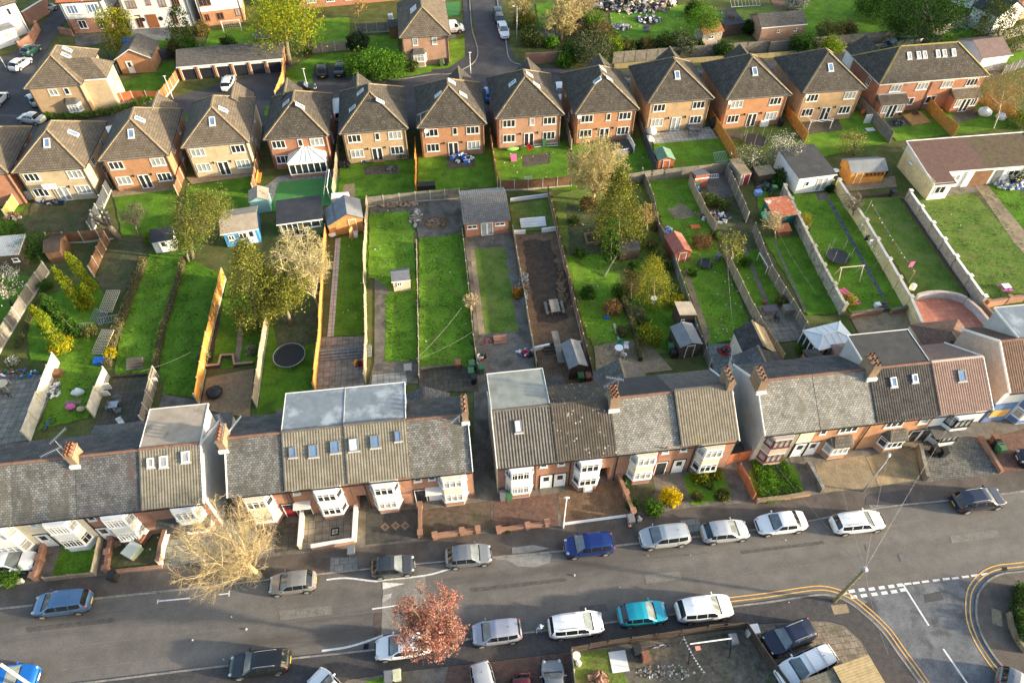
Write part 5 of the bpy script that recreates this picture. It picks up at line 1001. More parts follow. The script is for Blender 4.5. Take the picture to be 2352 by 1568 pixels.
# long pair at the right end: ridge along the front
def pair_house():
    a = G(2021, 194, 4.9); b = G(2273, 174, 4.9); w = (b-a).length; d = 8.6; h = 4.9; r = 3.3; ov = .3
    t = thing('semi_detached_house', 'wide red brick pair with six roof windows in one long brown roof', 'house', (a.x, a.y, 0), yaw2(a, b), 'detached houses along the back row')
    MB().prism([(ov, ov), (w-ov, ov), (w-ov, d-ov), (ov, d-ov)], 0, h-.1).build('wall', BR_RED, t); MB().box(0, 0, h-.2, w, d, h-.02).build('fascia', WHITE, t)
    p, q = (4.1, d/2, h+r), (w-4.1, d/2, h+r); c = [(-.06, -.06, h), (w+.06, -.06, h), (w+.06, d+.06, h), (-.06, d+.06, h)]
    mb = MB(); mb.face(c[0], c[1], q, p); mb.face(c[1], c[2], q); mb.face(c[2], c[3], p, q); mb.face(c[3], c[0], p); ro = mb.build('roof', T_LICH, t)
    mb = MB()
    for u, v in ((c[0], p), (c[1], q), (c[2], q), (c[3], p), (p, q)): mb.beam(Vector(u)+Vector((0, 0, .02)), Vector(v)+Vector((0, 0, .03)), .24, .1)
    mb.build('ridge_tiles', mat('ridge_mossy', (.32, .25, .09), (.42, .33, .10), coord='Object'), ro)
    mb = MB(); z = h+2.; y1 = d+2.4; cx = 2.6; hw = 2.6   # rear wing at the left end
    mb.face((0, d-3.6, h+.02), (0, y1, h+.02), (cx, y1, z), (cx, d-3.6, z)); mb.face((2*hw, y1, h+.02), (2*hw, d-3.6, h+.02), (cx, d-3.6, z), (cx, y1, z)); mb.build('wing_roof', T_LICH, t)
    MB().box(.2, d-ov-.02, 0, 2*hw-.2, y1-.2, h-.11).build('wing_wall', RENDW, t)
    for f in (.18, .42, .65, .88): window(t, (w*f, ov-.012, 3.35), 1.75, 1.1, 3)
    for f in (.36, .56): window(t, (w*f, ov-.012, 1.0), 1.5, 1.15, 2)
    sl = Vector((0, d/2, r)).normalized(); n = Vector((0, -r, d/2)).normalized()
    for f in (.30, .385, .44, .56, .62, .705): roof_window(t, Vector((w*f, d/2*.62, h+r*.62)), Vector((1, 0, 0)), sl, n, .62, 1.05, CURT)
    for x0 in (.02, .70):      # lean-to bays with tiled roofs
        x = w*x0+.4; MB().box(x, -1.2, 0, x+4.1, ov-.001, 2.3).build('bay_wall', BR_RED, t)
        mb = MB(); mb.face((x-.2, -1.5, 2.3), (x+4.3, -1.5, 2.3), (x+4.3, .3, 3.1), (x-.2, .3, 3.1)); mb.face((x-.2, -1.5, 2.3), (x-.2, .3, 3.1), (x-.2, .3, 2.3)); mb.face((x+4.3, -1.5, 2.3), (x+4.3, .3, 2.3), (x+4.3, .3, 3.1)); mb.build('bay_roof', T_BRN, t)
        MB().box(x-.15, .1, 3.05, x+4.25, .32, 3.2).build('flashing', RENDG, t); french(t, (x+2.05, -1.215, .05), 1.4, 2.1)
        for s in (-1, 1): window(t, (x+2.05+s*1.25, -1.215, .9), .9, 1.2, 2)
    window(t, (ov-.012, 3.0, 3.2), .9, 1.1, 2, R(-90)); MB().tube([(w*.5, ov-.06, 0), (w*.5, ov-.06, h-.2)], .045, 6).build('downpipe', BLACKP, t)
pair_house()
# white conservatory behind the red brick house
def conservatory(label, A, B, d, ev, rg, dirn=1, group=None):
    a = G(*A); b = G(*B); w = (b-a).length; t = thing('conservatory', label, 'conservatory', (a.x, a.y, 0), yaw2(a, b), group)
    MB().box(0, 0, 0, w, d, .5).build('dwarf_wall', BR_RED, t); MB().box(.05, .05, .5, w-.05, d-.05, ev).build('glazing', GLASS, t)
    mb = MB(); n = max(3, round(w/.75))
    for k in range(n+1): x = w*k/n; mb.box(x-.05, -.015, .5, x+.05, .06, ev)
    for k in range(5): y = d*k/4; mb.box(-.015, y-.05, .5, .06, y+.05, ev); mb.box(w-.06, y-.05, .5, w+.015, y+.05, ev)
    mb.box(-.03, -.03, .5, w+.03, .065, .6); mb.box(-.03, -.03, ev-.25, w+.03, .065, ev); mb.box(-.03, .066, ev-.25, .065, d, ev); mb.box(w-.065, .066, ev-.25, w+.03, d, ev); mb.build('frame', WHITE, t)
    rm = mat('polycarbonate', (.62, .64, .62), (.70, .72, .69), rough=.3, var=.06, spec=.5, coord='Object'); q = min(d/2, w/2)*.95; c = [(-.1, -.1, ev), (w+.1, -.1, ev), (w+.1, d+.05, ev), (-.1, d+.05, ev)]
    p1, p2 = ((w/2, q, rg), (w/2, d, rg)) if d > w*.95 else ((q, d/2, rg), (w-q, d/2, rg)); mb = MB(); rb = MB()
    if d > w*.95: mb.face(c[0], c[1], p1); mb.face(c[1], c[2], p2, p1); mb.face(c[3], c[0], p1, p2)
    else: mb.face(c[0], c[1], p2, p1); mb.face(c[1], c[2], p2); mb.face(c[2], c[3], p1, p2); mb.face(c[3], c[0], p1)
    ro = mb.build('roof', rm, t)
    for u, v in ((c[0], p1), (c[1], p1 if d > w*.95 else p2), (p1, p2)): rb.beam(Vector(u)+Vector((0, 0, .04)), Vector(v)+Vector((0, 0, .05)), .1, .06)
    if d <= w*.95: rb.beam(Vector(c[2])+Vector((0, 0, .04)), Vector(p2)+Vector((0, 0, .05)), .1, .06); rb.beam(Vector(c[3])+Vector((0, 0, .04)), Vector(p1)+Vector((0, 0, .05)), .1, .06)
    for k in range(1, n):
        x = w*k/n
        if d > w*.95: rb.beam((x, -.1, ev+.03), (w/2+(x-w/2)*.1, q*.95, rg), .05, .04)
        elif q*.6 < x < w-q*.6: xx = min(max(x, q), w-q); rb.beam((x, -.1, ev+.03), (xx, d/2, rg+.03), .05, .04); rb.beam((x, d, ev+.03), (xx, d/2, rg+.03), .05, .04)
    if d > w*.95:
        for k in range(1, 4): y = q+(d-q)*k/4; rb.beam((-.1, y, ev+.03), (w/2, y, rg+.02), .05, .04); rb.beam((w+.1, y, ev+.03), (w/2, y, rg+.02), .05, .04)
    rb.build('glazing_bars', WHITE, ro); return t
conservatory('white conservatory with a hipped glass roof behind the red brick house', (671, 410), (755, 402), 4.6, 2.3, 3.3)
conservatory('white conservatory with a cream roof and brown blinds behind the slate terrace', (1862, 839), (1944, 818), 2.75, 2.5, 2.85)
# ============================================================ THE TERRACES
def block(pts, left=None):
    W = [G(x, y, 4.8) for x, y in pts]; rz = yaw2(W[0], W[-1]); d = Vector((math.cos(rz), math.sin(rz), 0)); return W[0], d, rz, [(p-W[0]).dot(d) for p in W]
C1 = dict(h=1.5, nx=2, ny=4); C1a = dict(h=1.4, nx=1, ny=4, d=1.5, w=.5)
PLUMB = BR_OLD; DOORW, DOORR, DOORK, DOORB = WHITE, plain('red_door', (.28, .02, .03)), plain('black_door', (.02, .02, .025)), plain('blue_door', (.04, .06, .25))
o, d, rz, s = block([(-118, 1221), (30, 1204), (178, 1186), (326, 1168), (467, 1156)]); U = lambda k: (o+d*s[k], rz, s[k+1]-s[k])
def T(label, k, *a, **kw): q = U(k); return terrace(label, Vector((q[0].x, q[0].y, 0)), q[1], q[2], *a, **kw)
T('grey slated terraced house cut by the left edge with a car on its drive', 0, SLATE[3], RENDC, T_REAR, 'slate', bays=[dict(f=.65, up=RENDW, base=RENDW)], doors=[(.2, DOORW)], pipe=(.02,))
ta = T('slate roofed terraced house with a cream front above a fenced square lawn', 1, SLATE[0], RENDC, T_REAR, 'slate', bays=[dict(f=.64, up=RENDW, base=RENDW, bars=1)], doors=[(.14, DOORW)], wins=[(.2, 3.6, .6, .7, 1)], chim=(1.0, 0, C1), pipe=(.36,))
aerial(ta, s[2]-s[1]-.6, 4.2, 7.6, .8, 12, 2.2); aerial(ta, s[2]-s[1]-.3, 3.4, 7.6, 3.9, 12, 2.0)
outrigger(ta, s[2]-s[1]-2.6, s[2]-s[1]+2.4, 7.7, 3.0, RENDW, SLATE[1], 2.5, 3.9, 'hip')
T('slate roofed terraced house with reddish stains and a brown bin below its bay', 2, SLATE[1], PLUMB, T_REAR, 'slate', bays=[dict(f=.54, up=RENDW, bars=1)], doors=[(.12, DOORW)], wins=[(.12, 3.6, .6, .7, 1)], pipe=(.02,), sky=[])
tb = T('brown tiled end of terrace house with three pale roof windows and a sandy flat dormer', 3, PAN_BR, PLUMB, None, 'pan', dormer=FLAT[0], gableR=RENDG, bays=[dict(f=.65, up=RENDW, two=True)], doors=[(.2, DOORB, PAN_GY)], sky=[(.19, .68, .5, .75, CURT), (.40, .66, .62, .9, CURT), (.76, .70, .62, .9, CURT)], lift=.1)
MB().box(s[4]-s[3]-3.6, -1.0, 2.25, s[4]-s[3]-.2, .31, 2.42).build('porch_roof', PAN_GY, tb)
outrigger(tb, 2.0, 5.1, 7.75, 2.9, RENDG, PAN_GY, 2.6, 3.3, 'pent')
tb_end = U(3)
o, d, rz, s = block([(524, 1143), (654, 1131), (798, 1116), (943, 1100), (1085, 1083)])
t1 = T('slate roofed end house beside the bare yellow tree with a tall chimney', 0, SLATE[0], PLUMB, T_REAR, 'slate', bays=[dict(f=.45, up=SKIRT, base=BR_OLD)], doors=[(.9, DOORR)], gableL=RENDG, chim=(-.02, -.1, dict(h=1.6, nx=1, ny=5, d=1.7)), pipe=(.97,))
outrigger(t1, 2.2, 4.6, 7.7, 2.6, BR_OLD, T_BRN, 2.4, 3.2, 'pent'); aerial(t1, .2, 4.2, 7.7, 2.0)
T('brown pantiled terraced house with blue roof windows and a paved walled front yard', 1, PAN_BR, PLUMB, None, 'pan', dormer=FLAT[1], bays=[dict(f=.63, up=RENDW)], doors=[(.16, DOORK, RENDW)], wins=[(.14, 3.7, .6, .7, 1)], sky=[(.17, .55, .56, .85, BLUEG, 1), (.50, .52, .75, 1.0, BLUEG, 1), (.85, .55, .75, 1.0, BLUEG, 1)], lift=.12, passage=None, pipe=(.03,), ridge=PAN_GY)
t3 = T('brown pantiled terraced house with one white roof window and diamond patterns on its yard', 2, PAN_BR, PLUMB, None, 'pan', dormer=FLAT[1], bays=[dict(f=.55, up=RENDW)], doors=[], sky=[(.15, .54, .78, 1.05, WHITE, 1), (.49, .56, .75, 1.02, BLUEG, 1), (.86, .63, .52, .85, BLUEG, 1)], lift=.2, passage=(.25, 1.15), pipe=(.24,), ridge=PAN_GY)
t4 = T('patchy slate end of terrace house with a chimney of four pots beside the alley', 3, SLATE[3], PLUMB, T_REAR, 'slate', bays=[dict(f=.66, up=SKIRT)], doors=[(.1, DOORK), (.33, DOORW, WHITE)], gableR=CONCD, wins=[(.1, 3.7, .6, .6, 1), (.33, 3.7, .6, .6, 1)], chim=(.965, .35, dict(h=1.5, nx=1, ny=4, d=1.9, w=.5)), pipe=(.45,))
aerial(t4, s[4]-s[3]-.7, 3.3, 7.4, 4.0, 9, .9); outrigger(t4, -.9, 3.7, 7.7, 2.5, BR_OLD, SLATE[1], 2.5, 3.9, 'gable', SLATE[3], RIDGET)
o, d, rz, s = block([(1143, 1076), (1278, 1061), (1418, 1045), (1563, 1026), (1697, 1013)])
u1 = T('ribbed dark roofed end house with one white roof window and a greenish flat dormer', 0, PAN_GY, PLUMB, None, 'corr', dormer=FLAT[2], gableL=RENDC, bays=[dict(f=.38, up=RENDW, bars=1)], doors=[(.86, DOORW)], wins=[(.8, 3.7, .6, .6, 1)], sky=[(.42, .58, .6, 1.05, WHITE, 1)], pipe=(.66,), ridge=PAN_GY)
u2 = T('dark tiled terraced house spotted with white lichen above the sandy yard', 1, PAN_DK, PLUMB, PAN_DK, 'pan', rearkind='corr', bays=[dict(f=.55, up=RENDW)], doors=[(.1, DOORW)], wins=[(.1, 3.7, .6, .6, 1)], ridge=PAN_DK, passage=(s[2]-s[1]-1.25, s[2]-s[1]-.3), pipe=(.26,), lift=.05)
u3 = T('weathered pale grey slate terraced house with the eight pot chimney', 2, SLATE[2], PLUMB, FLAT[3], 'slate', bays=[dict(f=.46, up=SKIRT)], doors=[(.8, DOORK)], wins=[(.8, 3.7, .6, .6, 1)], chim=(.02, -.2, dict(h=1.75, nx=2, ny=4, d=1.5, w=.75)), pipe=(.04,))
aerial(u3, -.4, 4.1, 8.4, .3, 12, 1.0); aerial(u3, .6, 4.4, 8.2, 3.0, 12, 1.4)
MB().tube([(.78*(s[3]-s[2])-.5, .2, 0), (.78*(s[3]-s[2])-.5, .2, 4.4), (.78*(s[3]-s[2])+.0, .0, 5.2)], .06, 6).build('red_downpipe', plain('red_pipe', (.35, .05, .04)), u3)
u4 = T('striped brown tiled end house with yellow lichen on the verge above the topiary lawn', 3, mat('pantile_stripe', (.16, .14, .105), (.21, .185, .14), var=.2, coord='Object', stain=((.34, .27, .04), .55, .60, .6)), PLUMB, PAN_GY, 'pan', rearkind='small', gableR=CONCD, bays=[dict(f=.58, up=SKIRT)], doors=[(.1, DOORW)], wins=[(.1, 3.7, .6, .6, 1)], ridge=PAN_GY, chim=(.95, .4, dict(h=1.6, nx=1, ny=4, d=1.8, w=.55)), lift=.24, pipe=(.3,))
aerial(u4, s[4]-s[3]+.1, 5.6, 7.6, 1.2, 9, 2.0)
outrigger(u1, .1, 4.8, 7.75, 1.2, BR_OLD, PAN_GY, 2.4, 3.0, 'pent'); outrigger(u1, s[1]-.7, s[1]+2.6, 7.72, 3.3, BR_OLD, PAN_BK, 2.5, 3.5, 'pent'); outrigger(u3, .3, s[3]-s[2]-.15, 7.7, 3.2, BR_OLD, SLATE[0], 2.6, 4.2, 'gable', PAN_GY)
o, d, rz, s = block([(1757, 1001), (1884, 984), (2011, 968), (2155, 950), (2279, 942)])
v1 = T('light speckled slate end house with a shade-toned white gable beside the grassy front plot', 0, SLATE[2], RENDC, T_REAR, 'slate', gableL=RENDG, bays=[dict(f=.33, up=RENDP, base=RENDP, frame=plain('maroon_frame', (.16, .05, .05)), glass=CURT)], doors=[(.85, DOORW)], chim=(.02, -.1, dict(h=1.6, nx=1, ny=4, d=1.7, w=.7)), pipe=(.7,))  # left gable is a white wall; its shade is painted as grey render
v2 = T('light slate terraced house with a small tiled bay roof above the concrete drive', 1, SLATE[2], BR_OR, T_REAR, 'slate', bays=[dict(f=.55, two=False, base=BR_OR, glass=CURT)], doors=[(.1, DOORW)], wins=[(.14, 3.5, .6, .9, 1), (.6, 3.4, 1.7, 1.05, 3)], pipe=(.97,))
v3 = T('black tiled terraced house with two small blue roof windows and a leaning chimney stack', 2, PAN_BK, BR_OR, None, 'pan', dormer=FLAT[3], dorm=(0, 1), bays=[dict(f=.5, two=False, base=BR_OR)], doors=[(.88, DOORK)], wins=[(.38, 3.4, 1.7, 1.05, 3), (.86, 3.4, .9, 1.05, 1)], sky=[(.36, .62, .55, .85, BLUEG), (.70, .66, .5, .72, BLUEG)], chim=(.02, 0, dict(h=1.7, nx=2, ny=3, d=1.6, w=.75)), lift=.05)
v4 = T('reddish brown tiled end house with a white front and grey lean-to roof', 3, PAN_RB, RENDW, PAN_RB, 'pan', gableR=RENDP, bays=[dict(f=.5, up=RENDW, base=RENDW, frame=BLACKP)], doors=[(.08, DOORK)], sky=[(.52, .58, .7, 1.0, BLUEG, 1)], ridge=RENDP, lift=.12)
MB().box(0.1, -1.0, 2.55, s[4]-s[3]-.1, .31, 2.7).build('lean_to_roof', PAN_GY, v4)
outrigger(v1, 1.0, 6.2, 7.7, 3.0, RENDC, SLATE[1], 2.6, 4.0, 'gable', PAN_BK); outrigger(v1, 2.6, 6.0, 10.5, 3.6, RENDC, PAN_BK, 2.6, 3.9, 'gable', mat('golden_tile', (.28, .2, .09), (.36, .26, .12), brick=(.2, .15), coord='UV')); outrigger(v2, 3.6, 5.2, 7.75, 3.0, BR_OLD, PAN_BK, 2.5, 3.4, 'pent'); outrigger(v3, 1.5, 6.0, 7.8, 3.2, BR_OR, mat('pinkish_tile', (.27, .17, .12), (.33, .215, .16), brick=(.3, .3), mortar=(.12, .08, .06)), 2.6, 3.8, 'hip', ridge=RENDP)
outrigger(v4, .5, 4.5, 7.8, 3.6, BR_OR, PAN_RB, 2.6, 3.8, 'hip', ridge=RENDP)
# last house at the right edge
e0 = G(2318, 905, 4.9); te = terrace('white and blue painted house at the right edge with a castle edged side wall', Vector((e0.x, e0.y, 0)), YAW, 6.5, mat('pantile_dkbrown', (.12, .075, .05), (.16, .10, .07), coord='Object'), RENDW, None, 'pan', dormer=FLAT[1], dorm=(.3, 1), gableL=RENDP, bays=[dict(f=.6, up=RENDB, base=RENDB)], eave=5.0, rz_h=7.7)
MB().box(.0, .2, 0, 2.3, .30, 2.9).build('blue_painted_wall', RENDB, te); MB().box(.25, .15, .9, 2.0, .199, 2.0).build('yellow_panel', mat('yellow_panel', (.60, .36, .10), coord='Object'), te)
mb = MB()
for k in range(6): mb.box(-.075, .5+k*.8, 2.9-.2*0, -.03, .9+k*.8, 3.1)
mb.box(-.075, .3, 0, -.03, 5.4, 2.899); mb.build('blue_painted_side', RENDB, te)
outrigger(te, -2.6, 3.0, 7.8, 3.5, RENDC, mat('brown_shed_tile', (.15, .085, .06), (.2, .12, .085), brick=(.3, .3), mortar=(.08, .05, .04)), 2.5, 3.7, 'hip')
# ============================================================ HOUSES AND OUTBUILDINGS BEHIND
hL = hip_house('large buff brick corner house with a small tiled bay on its blank front', (55, 204), (186, 194), 10.8, BR_BUFF, T_BRN, 0, (('R', 1.5, .55), ('R', 3.2, .6)), 0, group='detached houses beyond the back row')
th = hL[0]; wl = hL[1]
MB().prism([(wl-.35, 1.6), (wl+3.0, 1.6), (wl+3.0, 6.2), (wl-.35, 6.2)], 0, 4.8).build('side_wing_wall', BR_PALE, th)
mb = MB(); mb.face((wl-3, 1.3, 4.9), (wl+3.3, 1.3, 4.9), (wl+1.2, 3.9, 7.0), (wl-3, 3.9, 7.0)); mb.face((wl+3.3, 6.5, 4.9), (wl-3, 6.5, 4.9), (wl-3, 3.9, 7.0), (wl+1.2, 3.9, 7.0)); mb.face((wl+3.3, 1.3, 4.9), (wl+3.3, 6.5, 4.9), (wl+1.2, 3.9, 7.0)); mb.build('side_wing_roof', T_BRN, th); MB().box(wl, 1.3, 4.7, wl+3.3, 1.36, 4.89).build('wing_fascia', WHITE, th)
for f in (.44, .68): window(th, (wl*f, .308, 3.4), 1.2 if f < .5 else .7, 1.0, 2 if f < .5 else 1)
bay(th, wl*.68, .32, 2.2, .7, two=False, base=BR_BUFF, roof=T_GAR, glass=CURT)
for y, z in ((2.6, 3.2), (4.6, .9)): window(th, (wl+3.012, y, z), 1.4, 1.2, 2, R(90), CURT)
h6 = hip_house('brick house on the junction with a white bay window and two bins at its wall', (917, 87), (1034, 80), 13., BR_PINK, T_BRN, 0, (('L', 1.0, .55), ('L', 2.0, .55)), 0, group='detached houses beyond the back row')
w6 = h6[1]; bay(h6[0], w6*.34, .32, 2.5, .7, two=False, base=BR_PINK, glass=CURT)
for f in (.3, .68): window(h6[0], (w6*f, .308, 3.35), .8, 1.2, 1, 0, CURT)
MB().box(w6-.4, -.6, 4.5, w6+.9, .6, 4.62).build('porch_canopy', T_GAR, h6[0])
def far_house(label, A, B, d, h, low, up, roof, rise, wins, wf=WHITE, form='side', split=2.5, name='distant_house'):
    a = G(*A); b = G(*B); w = (b-a).length; t = thing(name, label, 'house', (a.x, a.y, 0), yaw2(a, b), 'houses along the top of the view')
    MB().box(0, 0, 0, w, d, split).build('lower_wall', low, t); MB().box(0, 0, split+.001, w, d, h).build('upper_wall', up, t); mb = MB()
    mb.face((-.3, -.3, h), (w+.3, -.3, h), (w-d*.4 if form == 'hip' else w+.3, d/2, h+rise), (d*.4 if form == 'hip' else -.3, d/2, h+rise)); mb.face((w+.3, d+.3, h), (-.3, d+.3, h), (d*.4 if form == 'hip' else -.3, d/2, h+rise), (w-d*.4 if form == 'hip' else w+.3, d/2, h+rise))
    mb.face((w+.3, -.3, h), (w+.3, d+.3, h), (w-d*.4 if form == 'hip' else w+.3, d/2, h+rise)); mb.face((-.3, d+.3, h), (-.3, -.3, h), (d*.4 if form == 'hip' else -.3, d/2, h+rise)); mb.build('roof', roof, t); MB().box(-.3, -.32, h-.15, w+.3, -.25, h-.01).build('gutter', BLACKP, t)
    for q in wins: window(t, (w*q[0], -.012, q[1]), q[2], q[3], q[4], 0, q[5] if len(q) > 5 else None, wf)
    for x in (.3, w-.3): MB().tube([(x, -.06, 0), (x, -.06, h-.1)], .05, 6).build('downpipe', BLACKP, t)
    return t, w
BRF = plain('brown_frame', (.28, .10, .04))
f1, fw = far_house('white house in the top left corner with a grey lean-to', (-70, 120), (70, 75), 9, 5.3, RENDW, RENDW, T_BRN, 3, [(.5, 3.3, 1.5, 1.2, 3), (.85, 3.5, .6, 1.2, 1), (.3, 1, 1.6, 1.2, 3)]); MB().box(fw*.1, -2.6, 0, fw*.75, -.001, 2.5).build('lean_to', RENDW, f1); MB().box(fw*.1-.2, -2.8, 2.501, fw*.75+.2, .0, 2.65).build('lean_to_roof', FLAT[4], f1); window(f1, (fw*.6, -2.612, 1.0), 1.7, 1.2, 3)
far_house('white and red brick house left of the large golden garden trees', (168, 78), (262, 72), 9, 5.4, BR_OLD, RENDW, RUST, 3, [(.25, 3.4, 1.7, 1.4, 3, BLUEG), (.75, 3.4, 1.8, 1.4, 3, BLUEG), (.33, .8, 1.3, 1.4, 2), (.8, .6, 1.2, 1.8, 2)])
f2, fw = far_house('white house with brown window frames and two round ornaments beside its door', (300, 68), (450, 60), 9, 5.6, RENDW, RENDW, T_BRN, 3, [(.16, 3.6, 1.6, 1.3, 3, CURT), (.42, 4.0, .8, 1., 2), (.62, 3.6, 1.2, 1.3, 2), (.82, 3.6, 1.3, 1.3, 3), (.18, .3, 1.0, 2.1, 2), (.72, .6, 1., 1.9, 2)], BRF); french_f = MB().box(fw*.3, -.06, .1, fw*.46, -.001, 2.4).build('brown_door', BRF, f2)
for f in (.245, .515): MB().lathe([(.35, 0), (.35, .05)], 16).build('round_ornament', BLACKP, f2, loc=(fw*f, -.01, 1.6), rot=(R(90), 0, 0))
f3, fw = far_house('white over brick house with brown frames behind the football goal lawn', (468, 62), (565, 50), 9, 5.6, BR_OR, RENDW, T_BRN, 3, [(.2, 3.5, 2.0, 1.4, 3), (.15, .9, .8, 1.2, 2), (.45, .9, 1.2, 1.2, 2), (.88, 1.2, .9, 1.2, 2)], BRF)
far_house('long brick terrace at the top of the view with white porches', (690, 22), (925, 0), 9, 5.5, BR_RED, BR_RED, T_BRN, 3, [(.12, 1.0, 1.7, 1.4, 3), (.30, .9, 1.5, 1.4, 3), (.48, .9, 1.5, 1.4, 3), (.62, 1.0, 1.2, 1.4, 2), (.84, 1.0, 1.6, 1.4, 3), (.12, 3.5, 1.7, 1.2, 3), (.48, 3.5, 1.5, 1.2, 3), (.84, 3.5, 1.6, 1.2, 3)])
far_house('brick house at the top right corner behind the dark conifer', (2325, 52), (2440, 10), 9, 5.3, BR_PINK, BR_PINK, T_BRN, 3, [(.2, 3.2, 1.5, 1.2, 2), (.6, 1, 1.5, 1.2, 2)])
far_house('brown roofed house at the top right with a white bay roof', (2228, 22), (2300, -8), 8, 4.0, RENDW, BR_OLD, T_BRN, 2.5, [(.2, 1, 1.4, 1.2, 2)])
shed('small brick outbuilding with a tiled gable roof and white door', (282, 170), (358, 166), 5.2, 2.5, BR_OR, T_GAR, 'apex', 1.5, 'garage', 'garage', .25, WHITE, dpos=.32, trim=WHITE)
def garages():
    a = G(420, 186); b = G(655, 166); w = (b-a).length; d = 6; t = thing('garage_block', 'row of six garages with black doors under one long tiled roof', 'garage', (a.x, a.y, 0), yaw2(a, b))
    MB().box(0, .3, 0, w, d, 2.3).build('wall', BR_OR, t); mb = MB(); mb.face((-.2, -.15, 2.35), (w+.2, -.15, 2.35), (w+.2, d/2, 3.7), (-.2, d/2, 3.7)); mb.face((w+.2, d+.2, 2.35), (-.2, d+.2, 2.35), (-.2, d/2, 3.7), (w+.2, d/2, 3.7)); mb.face((w+.2, -.15, 2.35), (w+.2, d+.2, 2.35), (w+.2, d/2, 3.7)); mb.face((-.2, d+.2, 2.35), (-.2, -.15, 2.35), (-.2, d/2, 3.7)); mb.build('roof', T_GAR, t)
    MB().box(-.2, -.19, 2.2, w+.2, -.151, 2.37).build('fascia', WHITE, t); n = 6; dm = plain('black_garage_door', (.02, .022, .028), .5)
    for k in range(n):
        x0 = w*(k+.1)/n; x1 = w*(k+.9)/n; g = MB().box(x0+.05, .22, 0, x1-.05, .29, 2.1).build('garage_door', dm, t); mb = MB(); mb.box(x0, .18, 0, x0+.05, .299, 2.15); mb.box(x1-.05, .18, 0, x1, .299, 2.15); mb.box(x0+.051, .18, 1.72, x1-.051, .219, 2.15)
        mb.build('door_frame', WHITE, g); MB().box(x0-w*.1/n+.0, .0, 0, x0-.001, .299, 2.2).build('pier', BR_OR, t)
garages()
shed('brick shed with a shallow tiled roof and two little white windows', (1742, 97), (1840, 88), 5., 2.5, BR_PINK, T_GAR, 'side', 1.2, 'outbuilding', 'outbuilding', .2, None, wins=((.4, 1.4, .5, .45, 1), (.8, 1.4, .5, .45, 1)), trim=WHITE)
shed('pink block shed with an orange tiled roof below the round green tree', (1610, 105), (1654, 100), 3.0, 2.1, RENDP, mat('orange_tile', (.42, .16, .07), (.50, .21, .10), brick=(.25, .3), mortar=(.2, .08, .05)), 'pent', .9, 'garden_shed', 'shed', .2, None, wins=((.45, 1.0, .9, .5, 2),))
shed('dark slate roofed shed among the bushes at the top of the view', (1660, 85), (1705, 78), 4.5, 1.9, W_DK, FLAT[5], 'pent', .5)
shed('small dark felted shed behind the flowering shrubs', (1322, 85), (1355, 78), 3.2, 1.8, W_BRN, FLAT[5], 'apex', .7)
shed('white garage with a brown hipped roof behind the wide brick pair', (2240, 168), (2302, 160), 6.5, 2.5, RENDW, mat('brown_felt', (.16, .11, .10), (.20, .14, .125), coord='Object'), 'side', 1.4, 'garage', 'garage', .25, None, trim=WHITE)
wh, ww = shed('white bungalow with a dark roof and black window beside the goal lawn', (2216, 58), (2270, 82), 7, 3.4, RENDW, FLAT[5], 'side', 1.8, 'outbuilding', 'outbuilding', .25, None, wins=((.55, 1.3, 1.3, 1.3, 2),))
shed('brown lean-to shed against the junction house with a white tank on top', (898, 90), (918, 88), 2.6, 2.0, W_BRN, FLAT[3], 'flat', 0)
